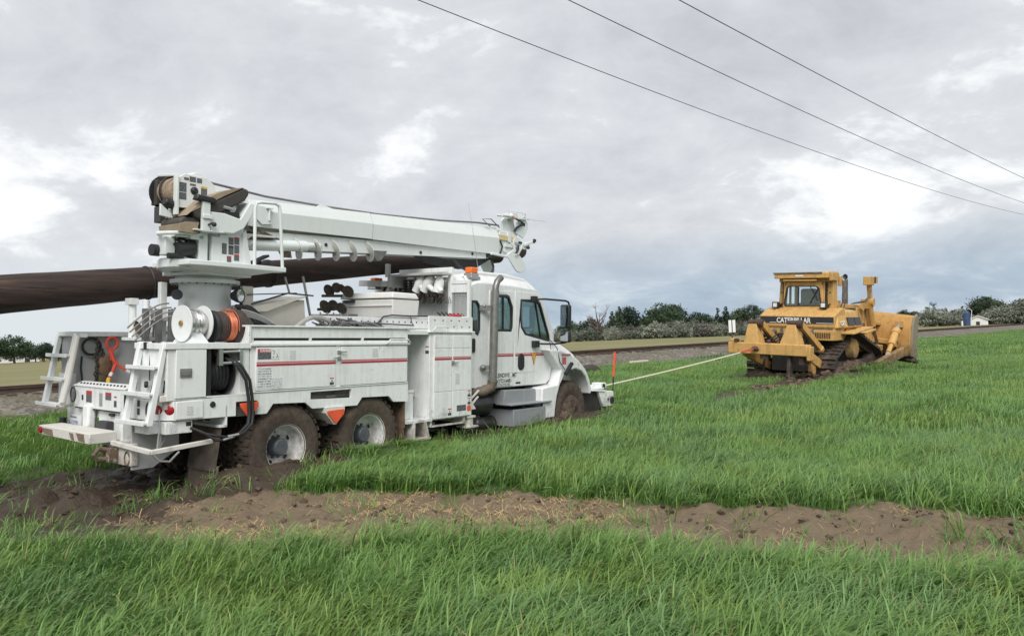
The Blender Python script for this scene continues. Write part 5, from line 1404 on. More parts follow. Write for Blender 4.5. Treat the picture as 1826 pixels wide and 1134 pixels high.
# --- steps, tanks, exhaust
P('cab_step', truck, ALU, lambda m: (m.plate([(6.14, -.34), (7.16, -.345), (7.10, -.12), (6.20, -.10)], 'y', .14, .5), m.hexa([(6.12, -.05, -.36), (7.36, -.05, -.37), (7.36, .3, -.37), (6.12, .3, -.36)], [(6.12, -.05, -.325), (7.36, -.05, -.335), (7.36, .3, -.335), (6.12, .3, -.325)]), m.box(6.22, 7.20, -.02, .60, -.72, -.43)), bevel=.012)
P('step_bracket', truck, BLACK, lambda m: (m.bar((6.5, .0, -.37), (6.6, .05, -.46), .03, .08), m.bar((7.1, .0, -.37), (7.16, .05, -.46), .03, .08), m.box(6.2, 7.2, .5, .6, -.45, -.06)))
P('air_tank', truck, simple('tank_black', (.022, .021, .02), .35, var=.3), lambda m: (m.rev((5.35, .42, -.34), (1, 0, 0), [(0, .0), (.03, .12), (.1, .19), (.62, .19), (.70, .12), (.73, 0)], 24, cap=False), m.rev((5.55, .38, -.66), (1, 0, 0), [(0, 0), (.03, .08), (.08, .13), (.55, .13), (.62, .08), (.64, 0)], 24, cap=False)))
P('underbody_clutter', truck, DARK, lambda m: (m.box(5.2, 6.1, .55, .85, -.7, .0), m.box(5.2, 5.7, .3, .6, -.75, -.5), m.cyl((5.2, .5, -.62), (5.6, .5, -.62), .1), m.cyl((5.2, .35, -.1), (6.2, .35, -.12), .05), m.tube([(5.2, .4, -.2), (5.5, .35, -.45), (5.4, .4, -.6)], .03, 6)))
P('exhaust_elbow', truck, simple('exhaust_tan', (.13, .10, .075), .7, var=.25), lambda m: m.tube([(5.25, .5, -.10), (5.45, .30, -.11), (5.60, .14, -.09), (5.71, .07, -.02), (5.72, .05, .08)], .085, 14))
st_ = P('exhaust_stack', truck, simple('stack_steel', (.27, .26, .24), .4, metal=.75, var=.2, scale=14), lambda m: m.tube([(5.72, .05, -.03), (5.745, .05, .8), (5.775, .05, 1.58)], .068, 20))
P('stack_tip', st_, simple('stack_tip', (.20, .19, .185), .4, metal=.7), lambda m: m.tube([(5.775, .05, 1.55), (5.785, .05, 1.64), (5.83, .05, 1.73), (5.93, .05, 1.80)], .055, 16))
P('shield_hole', st_, DULL, lambda m: [m.rev((5.72 + .034 * (z + .03) + .060 * math.cos(a), .05 + .060 * math.sin(a), z), (math.cos(a), math.sin(a), 0), [(.005, .0075), (.0095, .0075)], 6) for z in np.arange(.03, 1.5, .045) for a in (-2.3, -2.0, -1.7, -1.4, -1.1)])
P('stack_bracket', truck, DULL, lambda m: (m.bar((5.55, .21, 1.28), (5.72, .10, 1.28), .05, .09), m.bar((5.62, .21, .30), (5.72, .10, .30), .05, .07), m.ball((5.60, .16, .30), .05), m.ball((5.62, .16, 1.31), .035)))

# ------------------------------------------------------------------ derrick: pedestal, turret, operator station
PC = (1.20, 1.20)
P('pedestal', truck, BOOMW, lambda m: m.rev((*PC, .12), (0, 0, 1), [(0, .36), (.03, .36), (.04, .315), (1.33, .315), (1.34, .42), (1.385, .42), (1.39, .36), (1.42, .36), (1.425, .42), (1.46, .42)], 40))
P('pedestal_bolt', truck, DULL, lambda m: [m.cyl((PC[0] + .385 * math.cos(a), PC[1] + .385 * math.sin(a), 1.44), (PC[0] + .385 * math.cos(a), PC[1] + .385 * math.sin(a), 1.465), .014, n=6) for a in np.arange(0, 6.28, .26)])
P('pedestal_plug', truck, INK, lambda m: m.rev((1.30, .887, .98), (-.1, -1, 0), [(-.006, .014), (.01, .014)], 8))
P('turret_base', truck, BOOMW, lambda m: (m.plate([(.50, .52), (.50, .44), (.78, .40), (1.2, .40), (1.85, .43), (1.88, .46), (1.88, .62), (1.62, .85), (1.65, 1.46), (.70, 1.46), (.55, 1.3), (.50, .9)], 'z', 1.625, 1.685), m.plate([(.80, .72), (1.6, .8), (1.62, 1.5), (.82, 1.55)], 'z', 1.55, 1.63), m.hexa([(.9, .78, 1.56), (1.5, .82, 1.56), (1.5, 1.5, 1.56), (.9, 1.5, 1.56)], [(.60, .45, 1.63), (1.8, .48, 1.63), (1.6, 1.5, 1.63), (.7, 1.5, 1.63)])), bevel=.008)
P('hose_tray', truck, BOOMW, lambda m: (m.plate([(.43, .66), (.78, .62), (.78, 1.1), (.52, 1.15), (.44, .95)], 'z', 1.60, 1.715), m.box(.70, .90, .56, .62, 1.60, 1.70)), bevel=.012)
P('turret_side', truck, BOOMW, lambda m: (m.plate([(.86, 1.68), (1.62, 1.68), (1.56, 2.2), (1.42, 2.5), (1.30, 2.62), (1.05, 2.62), (.86, 2.2)], 'y', .93, .99), m.plate([(.86, 1.68), (1.62, 1.68), (1.56, 2.2), (1.42, 2.5), (1.30, 2.62), (1.05, 2.62), (.86, 2.2)], 'y', 1.42, 1.48), m.box(.86, .92, .99, 1.42, 1.68, 2.3), m.box(.74, .86, .62, .93, 1.685, 2.04), m.box(.9, 1.02, .60, .66, 1.685, 2.0)), bevel=.008)
P('label_panel', truck, BOOMW, lambda m: (m.plate([(1.02, 1.685), (1.40, 1.685), (1.34, 2.04), (1.0, 2.04)], 'y', .60, .63), m.plate([(1.34, 1.685), (1.44, 1.685), (1.36, 2.12), (1.31, 2.08)], 'y', .58, .61)), bevel=.005)
for x0, x1, z0, z1, hd in ((1.035, 1.10, 1.80, 1.93, None), (1.125, 1.195, 1.92, 2.01, None), (1.205, 1.275, 1.93, 2.02, REDINK), (1.125, 1.195, 1.80, 1.91, INK), (1.205, 1.275, 1.82, 1.92, None), (1.105, 1.165, 1.70, 1.78, REDINK), (1.205, 1.275, 1.73, 1.81, REDINK)):
    sticker(truck, x0, x1, z0, z1, .60, PR_DARK, hd, .28)
P('console', truck, BOOMW, lambda m: m.plate([(.77, 2.25), (.79, 2.275), (1.0, 2.28), (1.22, 2.235), (1.36, 2.46), (1.46, 2.43), (1.44, 2.38), (1.27, 2.12), (1.12, 2.045), (.82, 2.045)], 'y', .50, .74), bevel=.010)
P('control_lever', truck, BLACK, lambda m: ([m.tube([(.98 + .035 * k, .56 + .02 * k, 2.27), (.97 + .035 * k, .56 + .02 * k, 2.34 + .01 * k)], .008, 6) for k in range(7)], [m.cyl((.97 + .035 * k, .56 + .02 * k, 2.33), (.968 + .035 * k, .56 + .02 * k, 2.385), .013) for k in range(7)], m.cyl((.93, .58, 2.25), (.955, .56, 2.42), .024), m.box(1.0, 1.22, .52, .70, 2.25, 2.31)))
P('gauge', truck, STEEL, lambda m: (m.cyl((.99, .52, 2.36), (1.12, .52, 2.345), .02), m.box(1.05, 1.15, .6, .66, 2.36, 2.42)))
P('fire_tag', truck, simple('tag_red', (.50, .02, .03), .5), lambda m: m.hexa([(1.04, .6, 2.385), (1.16, .6, 2.38), (1.16, .63, 2.38), (1.04, .63, 2.385)], [(1.05, .6, 2.45), (1.18, .6, 2.47), (1.18, .63, 2.47), (1.05, .63, 2.45)]))
P('platform_rail', truck, BOOMW, lambda m: m.tube([(1.40, .46, 1.68), (1.40, .46, 2.40), (1.42, .46, 2.455), (1.48, .46, 2.475), (1.70, .46, 2.49), (1.755, .46, 2.47), (1.77, .46, 2.41), (1.82, .46, 1.68)], .021, 10))
P('foot_pedal', truck, BLACK, lambda m: (m.bar((1.46, .70, 1.70), (1.75, .70, 1.84), .12, .03), m.bar((1.66, .68, 1.69), (1.64, .7, 1.78), .04, .04), m.box(1.6, 1.82, .62, .8, 1.685, 1.72)))
seat = P('operator_seat', truck, DVIN, lambda m: (m.plate([(.58, 2.27), (.64, 2.18), (.80, 2.15), (.96, 2.27), (1.30, 2.47), (1.36, 2.56), (1.35, 2.62), (1.28, 2.63), (1.0, 2.48), (.78, 2.36)], 'y', .52, 1.0), m.plate([(.45, 2.14), (.47, 2.02), (.72, 2.0), (.78, 2.1), (.74, 2.2), (.5, 2.19)], 'y', .56, .98)), bevel=.03, seg=3, smooth=60)
P('seat_cushion', seat, TAN, lambda m: (m.plate([(.52, 2.20), (.56, 2.235), (.76, 2.345), (1.0, 2.487), (1.28, 2.637), (1.14, 2.60), (.93, 2.52), (.72, 2.40)], 'y', .515, .99), m.plate([(.435, 2.09), (.45, 2.005), (.665, 1.995), (.68, 2.03), (.67, 2.08), (.685, 2.135), (.52, 2.125)], 'y', .53, .97)), bevel=.015, seg=2, smooth=60)
P('seat_post', truck, BOOMW, lambda m: (m.box(.70, .80, .48, .53, 2.03, 2.40), m.box(.695, .82, .46, .50, 2.18, 2.23), m.box(.60, .98, .48, .80, 2.035, 2.05), m.box(.62, .74, .60, .84, 1.94, 2.035)), bevel=.006)
P('arm_rest', truck, BLACK, lambda m: (m.plate([(.60, 2.39), (.86, 2.37), (.88, 2.40), (.85, 2.44), (.63, 2.455)], 'y', .46, .56), m.tube([(.40, .80, 2.37), (.48, .80, 2.345), (.72, .80, 2.37)], .055, 10), m.tube([(.76, .47, 2.11), (.82, .45, 2.14)], .012, 6), m.ball((.83, .45, 2.12), .028)), bevel=.015)
P('seat_ring', truck, BOOMW, lambda m: (m.tube([(.76, .62, 2.01), (.50, .58, 2.00), (.36, .64, 1.985), (.31, .76, 1.985), (.40, .90, 1.99), (.56, .95, 1.99), (.8, .98, 2.0)], .024, 10), m.box(.45, .80, .62, .9, 1.955, 1.995)))
P('valve_cover', truck, BOOMW, lambda m: m.box(.38, .50, .72, .92, 1.745, 1.955), bevel=.006)
P('swing_motor', truck, BLACK, lambda m: (m.cyl((.31, .9, 1.80), (.40, .9, 1.80), .07), m.cyl((.5, .68, 1.80), (.7, .68, 1.84), .085), m.cyl((.38, .66, 1.725), (.56, .66, 1.735), .035), m.tube([(.5, .7, 1.93), (.6, .66, 1.86), (.62, .7, 1.75), (.74, .7, 1.72)], .016, 6), m.tube([(.48, .72, 1.88), (.56, .66, 1.78), (.68, .7, 1.76)], .014, 6), m.tube([(.55, .75, 1.95), (.72, .68, 1.93), (.76, .66, 1.8)], .015, 6), m.cyl((.66, .75, 1.9), (.66, .75, 2.0), .02), m.box(.52, .70, .74, .95, 1.76, 1.90)))
# winch on the turret head
wd_ = P('winch_drum', truck, ROPE, lambda m: m.rev((.62, .78, 2.52), (0, 1, 0), [(0, .0), (0, .15), (.02, .165), (.12, .17), (.22, .165), (.34, .16), (.34, 0)], 30, cap=False))
P('drum_flange', wd_, BLACK, lambda m: (m.rev((.62, 1.12, 2.52), (0, 1, 0), [(0, 0), (0, .22), (.02, .22), (.02, 0)], 30, cap=False), m.rev((.62, .96, 2.52), (0, 1, 0), [(-.02, .19), (-.0, .20), (.01, .17)], 30, cap=False)))
P('winch_plate', truck, BOOMW, lambda m: (m.plate([(.525, 2.31), (.525, 2.66), (.62, 2.72), (.90, 2.71), (1.0, 2.64), (1.06, 2.45), (1.0, 2.36), (.80, 2.32)], 'y', .72, .76), m.rev((.80, .74, 2.62), (0, 1, 0), [(.02, .14), (.06, .15), (.3, .15)], 24), m.box(.50, .53, .70, .78, 2.22, 2.68), m.bar((.33, .82, 2.66), (.56, .78, 2.705), .03, .03), m.plate([(.36, 2.34), (.50, 2.24), (.52, 2.18), (.36, 2.20)], 'y', .80, .83), m.plate([(.92, 2.30), (1.15, 2.46), (1.02, 2.62)], 'y', .86, .88)), bevel=.005)
P('winch_hub', truck, BLACK, lambda m: (m.rev((.73, .70, 2.53), (0, 1, 0), [(-.02, 0), (-.02, .028), (0, .045), (.03, .048)], 20, cap=False)))
for x0, x1, z0, z1, hd in ((.54, .63, 2.50, 2.61, None), (.54, .63, 2.41, 2.49, None), (.60, .66, 2.645, 2.675, REDINK), (.67, .75, 2.635, 2.695, None), (.765, .83, 2.635, 2.69, None), (.675, .75, 2.59, 2.615, YELINK), (.82, .90, 2.50, 2.60, YELINK), (.82, .90, 2.44, 2.485, None)):
    sticker(truck, x0, x1, z0, z1, .72, PR_DARK, hd, .25)
P('counter_block', truck, simple('block_dark', (.05, .045, .04), .7), lambda m: (m.box(.455, .50, 1.06, 1.18, 2.36, 2.66), m.box(.47, .58, 1.0, 1.14, 2.15, 2.34)), bevel=.006)
P('turret_back', truck, BOOMW, lambda m: (m.box(.70, .95, 1.0, 1.40, 1.95, 2.6), m.box(.52, .60, .86, .92, 1.9, 2.35)), bevel=.01)

# ------------------------------------------------------------------ boom
def hexsec(x, zt, zm, zb, w0, w1, w2, yc=1.20):
    return [(x, yc - w2, zb), (x, yc - w1, zm), (x, yc - w0, zt), (x, yc + w0, zt), (x, yc + w1, zm), (x, yc + w2, zb)]
boom = P('boom', truck, BOOMW, lambda m: (m.loft([hexsec(1.68, 2.60, 2.455, 2.245, .18, .25, .235), hexsec(3.86, 2.695, 2.525, 2.295, .175, .25, .235)]), m.loft([hexsec(3.875, 2.69, 2.52, 2.29, .172, .247, .232), hexsec(7.07, 2.835, 2.64, 2.335, .16, .245, .225)])), smooth=15)
P('boom_base', boom, BOOMW, lambda m: m.plate([(1.95, 2.20), (2.46, 2.05), (2.75, 2.02), (3.0, 2.03), (6.75, 2.235), (6.75, 2.34), (3.9, 2.28)], 'y', 1.02, 1.38))
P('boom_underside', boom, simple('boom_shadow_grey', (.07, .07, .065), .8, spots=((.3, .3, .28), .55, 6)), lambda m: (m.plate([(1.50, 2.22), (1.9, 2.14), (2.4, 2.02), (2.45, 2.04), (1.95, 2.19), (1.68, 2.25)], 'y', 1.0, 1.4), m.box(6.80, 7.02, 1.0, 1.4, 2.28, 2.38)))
P('boom_bolt', boom, INK, lambda m: [m.rev((x, 1.012, z), (0, 1, 0), [(-.004, .026), (.012, .026)], 12) for x, z in ((3.0, 2.125), (6.35, 2.285), (5.0, 2.19))])
P('boom_pin', boom, DULL, lambda m: (m.cyl((2.80, .97, 2.11), (2.80, 1.03, 2.11), .035), m.cyl((2.68, .99, 2.09), (2.68, 1.03, 2.09), .018)))
P('boom_bracket', boom, BOOMW, lambda m: (m.plate([(1.72, 2.52), (1.95, 2.52), (2.0, 2.30), (1.85, 2.28), (1.74, 2.36)], 'y', .93, .955), m.cyl((1.95, .92, 2.34), (1.95, .92, 2.50), .014), m.box(1.90, 2.0, .90, .95, 2.495, 2.51)))
P('boom_foot', boom, DULL, lambda m: (m.plate([(1.20, 2.28), (1.45, 2.12), (1.72, 2.2), (1.72, 2.48), (1.45, 2.52)], 'y', 1.0, 1.4), m.box(1.42, 1.62, .96, 1.44, 2.5, 2.53)))
P('lift_cylinder', truck, BOOMW, lambda m: (m.cyl((1.55, 1.0, 1.985), (2.62, 1.0, 2.065), .075, n=20), m.cyl((1.30, 1.0, 1.96), (1.6, 1.0, 1.985), .05), m.cyl((2.62, 1.0, 2.065), (2.9, 1.05, 2.10), .05)))
P('cylinder_guard', truck, DIRTY, lambda m: (m.plate([(1.52, 2.08), (1.62, 2.06), (1.66, 2.10), (2.05, 2.12), (2.05, 2.14), (1.6, 2.13)], 'y', .90, 1.1), m.tube([(1.5, .9, 2.0), (1.62, .9, 1.97), (1.7, .9, 2.02)], .02, 6), m.box(1.5, 1.64, .92, 1.1, 1.93, 1.96)))
def helix(m, p0, p1, r, turns, n=18, th=.012):
    p0, p1 = Vector(p0), Vector(p1); d = (p1 - p0).normalized(); u = d.orthogonal().normalized(); w = d.cross(u); L = (p1 - p0).length
    k = int(turns * n); vs, fs = [], []
    for i in range(k + 1):
        a = 2 * math.pi * i / n; c_ = p0 + d * (L * i / k); e = u * math.cos(a) + w * math.sin(a)
        vs += [c_ + e * .03, c_ + e * r, c_ + e * r + d * th, c_ + e * .03 + d * th]
    for i in range(k):
        for j in range(4):
            q = (j + 1) % 4
            fs.append((4 * i + j, 4 * i + q, 4 * i + 4 + q, 4 * i + 4 + j))
    m._add(vs, fs)
au = P('auger', truck, simple('auger_white', (.62, .62, .59), .5, var=.1, spots=((.30, .26, .2), .6, 7)), lambda m: (helix(m, (2.35, 1.08, 2.02), (4.1, 1.08, 2.13), .165, 5.2, 24),), smooth=60)
P('auger_shaft', au, DULL, lambda m: (m.cyl((2.2, 1.08, 2.01), (4.6, 1.08, 2.16), .032), m.hexa([(4.0, 1.0, 1.98), (4.08, 1.0, 1.98), (4.08, 1.1, 1.98), (4.0, 1.1, 1.98)], [(3.85, .98, 2.12), (4.2, .98, 2.14), (4.2, 1.14, 2.14), (3.85, 1.14, 2.12)])))
P('auger_tooth', au, simple('rusty_iron', (.2, .13, .075), .8), lambda m: [m.hexa([(2.28 + .06 * i, 1.0, 1.88), (2.33 + .06 * i, 1.0, 1.88), (2.34 + .06 * i, 1.1, 1.89), (2.29 + .06 * i, 1.1, 1.89)], [(2.2 + .06 * i, .98, 2.03), (2.28 + .06 * i, .98, 2.03), (2.28 + .06 * i, 1.12, 2.03), (2.2 + .06 * i, 1.12, 2.03)]) for i in range(2)])
P('hose_bundle', truck, BLACK, lambda m: [m.tube([(4.5 + k * .1, 1.05 + .03 * k, 2.18), (5.3, 1.06 + .03 * k, 2.14 - .02 * k), (6.0, 1.05, 2.12 - .03 * k), (6.5, 1.05, 2.18 - .03 * k), (6.9, 1.06, 2.24)], .016, 6) for k in range(5)])
P('hanging_hose', truck, BLACK, lambda m: (m.tube([(6.9, 1.0, 2.20), (6.95, 1.0, 2.10), (6.92, 1.0, 2.0), (6.78, 1.0, 1.94)], .022, 8), m.tube([(5.6, .8, 2.1), (5.75, .8, 2.0), (6.0, .8, 1.93)], .02, 8)))
# boom tip
def PT(name, parent, mat, fn, **k):
    def f(m):
        fn(m)
        m.v = [(7.07 + (v[0] - 6.95) * 1.42, v[1], v[2]) for v in m.v]
    return P(name, parent, mat, f, **k)
tip = PT('boom_tip', truck, BOOMW, lambda m: (m.plate([(6.95, 2.32), (7.35, 2.40), (7.42, 2.62), (7.34, 2.80), (7.0, 2.78), (6.98, 2.60)], 'y', 1.0, 1.04), m.plate([(6.95, 2.32), (7.35, 2.40), (7.42, 2.62), (7.34, 2.80), (7.0, 2.78), (6.98, 2.60)], 'y', 1.36, 1.40), m.plate([(7.12, 2.78), (7.10, 3.0), (7.20, 3.12), (7.36, 3.06), (7.42, 2.80)], 'y', 1.06, 1.10), m.plate([(7.20, 2.60), (7.62, 2.66), (7.66, 2.56), (7.55, 2.50), (7.25, 2.52)], 'y', .96, 1.0), m.bar((7.5, .96, 2.58), (7.76, .94, 2.70), .05, .05)), bevel=.006)
PT('inner_boom', tip, YEL, lambda m: m.box(6.94, 7.32, .975, 1.36, 2.62, 2.71))
PT('tip_block', tip, BOOMW, lambda m: (m.box(7.16, 7.22, .97, 1.02, 2.60, 2.78), m.box(7.0, 7.40, 1.02, 1.2, 2.72, 2.80), m.cyl((7.36, .96, 2.62), (7.36, 1.44, 2.62), .09), m.cyl((7.10, .98, 2.42), (7.10, 1.0, 2.42), .03), m.cyl((6.78, .96, 2.33), (7.12, .96, 2.31), .022)))
def paddle(m, p, d, L, w, y0, y1):
    "rounded guide plate: starts at p, runs along d in the xz plane"
    d = Vector((d[0], d[1])).normalized(); n_ = Vector((-d.y, d.x)); p = Vector(p)
    pts = [p - n_ * w * .42, p + d * (L - w * .5) - n_ * w * .5]
    for a in np.linspace(-1.57, 1.57, 9)[1:-1]:
        pts.append(p + d * (L - w * .5 + w * .5 * math.cos(a)) + n_ * w * .5 * math.sin(a))
    pts += [p + d * (L - w * .5) + n_ * w * .5, p + n_ * w * .42]
    m.plate([(q.x, q.y) for q in pts], 'y', y0, y1)
PT('pole_guide', tip, BOOMW, lambda m: (paddle(m, (7.22, 2.42), (.52, -.60), .46, .27, .97, 1.0),), bevel=.01)
PT('pole_guide', tip, BOOMW, lambda m: (paddle(m, (7.02, 2.30), (.40, -.56), .36, .25, 1.42, 1.45),), bevel=.01)
PT('pole_guide', tip, BOOMW, lambda m: (paddle(m, (7.42, 2.76), (.25, .60), .36, .27, .99, 1.02),), bevel=.01)
PT('tip_brace', tip, BOOMW, lambda m: (m.bar((7.26, .98, 2.60), (7.32, .97, 2.36), .03, .06, up=(0, 1, 0)), m.bar((7.50, .98, 2.60), (7.36, .97, 2.38), .03, .05, up=(0, 1, 0)), m.box(7.1, 7.5, .97, 1.0, 2.5, 2.56)))
PT('tip_hose', tip, BLACK, lambda m: (m.tube([(7.30, .98, 2.82), (7.34, .96, 2.90), (7.44, .96, 2.96), (7.48, .96, 3.02)], .022, 8), m.tube([(7.22, .96, 3.08), (7.34, .95, 3.05), (7.46, .95, 3.02)], .016, 8), m.tube([(7.30, .95, 2.40), (7.34, .94, 2.46), (7.36, .94, 2.56)], .018, 8), m.tube([(7.0, .99, 2.6), (7.04, .98, 2.5), (7.0, .99, 2.36)], .014, 6), m.cyl((7.70, .93, 2.66), (7.74, .93, 2.72), .03), m.ball((7.58, .93, 2.54), .03), m.box(7.38, 7.46, .955, .962, 2.60, 2.64), m.box(7.5, 7.56, .985, .992, 2.96, 3.02)))
PT('tip_sheave', tip, BOOMW, lambda m: (m.cyl((7.02, .98, 3.08), (7.24, .98, 3.10), .035), m.box(7.20, 7.32, .95, 1.1, 3.05, 3.16), m.cyl((6.90, .98, 3.06), (7.0, .98, 3.07), .022), m.bar((7.14, .98, 3.18), (7.54, .98, 3.21), .012, .012), m.box(7.33, 7.36, .96, 1.0, 3.08, 3.21), m.box(7.50, 7.56, .96, 1.0, 3.12, 3.21), m.bar((7.38, .98, 3.08), (7.66, .98, 3.11), .05, .03), m.bar((7.62, .98, 3.105), (8.05, .98, 3.14), .012, .016), m.ball((7.20, .94, 3.10), .04)))
PT('sheave_tag', tip, simple('pink_tag', (.62, .25, .18), .6), lambda m: m.box(7.20, 7.28, .935, .945, 3.04, 3.09))
PT('line_guide', tip, DULL, lambda m: m.tube([(6.78, .99, 2.83), (6.62, .99, 2.94), (6.80, .99, 2.97), (6.98, .99, 2.84)], .010, 6))
PT('tip_roller', tip, simple('brown_leather', (.075, .048, .038), .7, var=.25), lambda m: m.rev((7.56, 1.12, 2.50), (.25, 1, 0), [(0, 0), (0, .13), (.03, .16), (.10, .16), (.13, .12), (.13, 0)], 24, cap=False))
P('winch_line', truck, simple('wire_rope', (.17, .165, .155), .7, var=.2), lambda m: (m.tube([(.80, .95, 2.73), (2.0, 1.08, 2.685), (3.05, 1.14, 2.70), (4.2, 1.15, 2.73), (5.6, 1.1, 2.80), (6.5, 1.05, 2.87), (7.1, 1.0, 2.88)], .016, 8)))
P('cable_cover', truck, BOOMW, lambda m: m.plate([(2.75, 2.61), (2.98, 2.72), (3.3, 2.66), (3.3, 2.62)], 'y', 1.1, 1.2))
P('radio_aerial', truck, simple('aerial', (.3, .3, .3), .5), lambda m: m.tube([(5.92, .5, 1.75), (5.75, .5, 2.5), (5.6, .5, 3.05)], [.006, .003, .0015], 5))
P('aerial_base', truck, BLACK, lambda m: m.cyl((5.93, .5, 1.70), (5.91, .5, 1.82), .018, .010))

# ------------------------------------------------------------------ cab guard and racks behind the cab
def meshpanel(m, y0, y1, z0, z1, x, step, r):
    for y in np.arange(y0, y1 + 1e-6, step):
        m.box(x - r, x + r, y - r, y + r, z0, z1)
    for z in np.arange(z0, z1 + 1e-6, step):
        m.box(x - r * .8, x + r * .8, y0, y1, z - r, z + r)
cg = P('cab_guard', truck, WHITE, lambda m: (m.box(5.18, 5.24, .12, .17, .92, 1.72), m.box(5.18, 5.24, .50, .57, .92, 1.94), m.box(5.18, 5.24, 1.60, 1.68, .92, 1.94), m.box(5.18, 5.24, 2.22, 2.28, .92, 1.72), m.box(5.18, 5.24, .57, 1.60, 1.87, 1.94), m.box(5.18, 5.24, .17, .5, 1.66, 1.72), m.box(5.18, 5.24, 1.68, 2.22, 1.55, 1.62), m.box(5.18, 5.24, .17, 2.22, 1.08, 1.13), m.box(5.16, 5.2, .57, 1.6, 1.74, 1.78), m.box(5.19, 5.22, .17, .5, 1.52, 1.66)), bevel=.005)
P('guard_mesh', cg, GUARD, lambda m: (meshpanel(m, .18, .50, 1.13, 1.66, 5.21, .032, .0035), meshpanel(m, .58, 1.60, 1.13, 1.74, 5.215, .032, .0035), meshpanel(m, 1.70, 2.22, 1.13, 1.55, 5.21, .032, .0035)), smooth=0)
P('guard_plate', cg, simple('galvanised', (.36, .36, .345), .5, var=.15), lambda m: (m.box(5.222, 5.232, .57, 1.60, 1.36, 1.62),))
P('pole_rack', truck, simple('rack_grey', (.40, .40, .385), .6, var=.12), lambda m: (m.bar((4.9, 1.55, 1.68), (4.9, 2.35, 1.72), .06, .10), m.bar((4.9, 1.6, 1.64), (4.6, 1.6, 1.2), .06, .06), m.bar((5.15, 1.9, 1.7), (4.85, 1.9, 1.1), .06, .06), m.box(4.8, 5.2, 1.5, 1.58, 1.62, 1.80), m.box(4.86, 5.2, .5, 1.6, 1.80, 1.84), m.box(4.86, 4.92, 1.62, 1.70, 1.80, 2.02)), bevel=.005)
def beacon(x, y, z, sc=1.0):
    b = P('beacon', truck, STEEL, lambda m: (m.box(x - .10, x + .10, y - .08, y + .08, z, z + .05), m.box(x - .12, x + .12, y - .10, y + .10, z - .05, z)), bevel=.008)
    P('beacon_lens', b, AMBER, lambda m: m.box(x - .085, x + .085, y - .07, y + .07, z + .05, z + .15), bevel=.015)
beacon(5.50, .34, 1.80); beacon(5.05, 2.10, 1.66)
P('work_lamp', truck, BLACK, lambda m: (m.rev((1.37, .72, 1.31), (.35, -1, .05), [(-.10, .05), (-.03, .085), (.0, .092), (.02, .092), (.02, .075)], 24, cap=False), m.bar((1.45, .78, 1.1), (1.42, .76, 1.24), .03, .03), m.rev((.70, 1.0, 1.30), (-.5, -1, .1), [(-.1, .04), (-.03, .06), (.0, .065)], 20), m.bar((.64, 1.06, .95), (.64, 1.06, 1.2), .05, .05)))
P('lamp_glass', truck, simple('lamp_glass', (.55, .56, .56), .12, metal=.8), lambda m: m.rev((1.37, .72, 1.31), (.35, -1, .05), [(.005, 0), (.012, .06), (.018, .078)], 20, cap=False))
P('deck_box', truck, simple('deck_box_cream', (.56, .53, .46), .6, var=.06), lambda m: (m.hexa([(1.66, .82, .9), (2.50, .82, .9), (2.50, 1.42, .9), (1.66, 1.42, .9)], [(1.58, .80, 1.14), (2.45, .80, 1.30), (2.45, 1.42, 1.30), (1.58, 1.42, 1.14)]), m.hexa([(1.42, .74, 1.10), (1.80, .74, 1.12), (1.80, 1.44, 1.12), (1.42, 1.44, 1.10)], [(1.42, .74, 1.15), (2.50, .74, 1.36), (2.50, 1.44, 1.36), (1.42, 1.44, 1.15)]), m.box(1.46, 1.62, .78, .84, 1.14, 1.44)), bevel=.008)
P('deck_box_lid_edge', truck, BLACK, lambda m: (m.bar((1.56, .735, 1.21), (2.12, .735, 1.375), .015, .02), m.bar((2.12, .735, 1.375), (2.55, .735, 1.36), .015, .02), m.bar((1.50, .75, 1.33), (2.28, .75, 1.385), .01, .014)))
P('stay_rod', truck, DULL, lambda m: (m.bar((2.42, .80, 1.62), (2.56, .80, 1.06), .025, .025), m.bar((2.20, .9, 1.60), (2.28, .9, 1.38), .02, .02)))
P('rear_control_post', truck, WHITE, lambda m: (m.cyl((.50, 1.65, .76), (.50, 1.65, 1.24), .045), m.cyl((.62, 1.55, .76), (.62, 1.55, 1.24), .04), m.box(.42, .9, 1.1, 1.75, .74, .78), m.box(.58, .66, 1.15, 1.22, .76, 1.45), m.box(.5, .8, 1.1, 1.7, .98, 1.02), m.box(.44, .54, 1.58, 1.72, 1.18, 1.26)), bevel=.004)
P('control_cable', truck, simple('cable_grey', (.22, .21, .2), .7, var=.3), lambda m: [m.tube([(.45 + .07 * k, 1.15 + .09 * (k % 4), 1.15 - .02 * (k % 3)), (.42 + .07 * k, 1.05 + .09 * (k % 4), .98 - .05 * (k % 3)), (.40 + .09 * k, 1.1 + .05 * (k % 3), .80), (.48 + .06 * k, 1.2, .60)], .012, 6) for k in range(8)])
P('cable_loop', truck, simple('cable_grey', (.22, .21, .2), .7), lambda m: [m.tube([(.10 + .5 * t, .85 + .05 * k, .74 + .05 * k + .30 * math.sin(1.57 * t)) for t in np.linspace(0, 1, 10)], .010, 6) for k in range(4)])
P('outrigger_leg', truck, DULL, lambda m: [(m.box(.30 + .16 * k, .36 + .16 * k, 1.0, 1.06, .72, 1.12)) for k in range(3)])
P('rope_fairlead', truck, BOOMW, lambda m: m.hexa([(.36, .1, .73), (.56, .1, .73), (.56, .5, .73), (.36, .5, .73)], [(.43, .28, .95), (.49, .28, .95), (.49, .32, .95), (.43, .32, .95)]))
# ------------------------------------------------------------------ things carried on the truck
TT = T_TRUCK
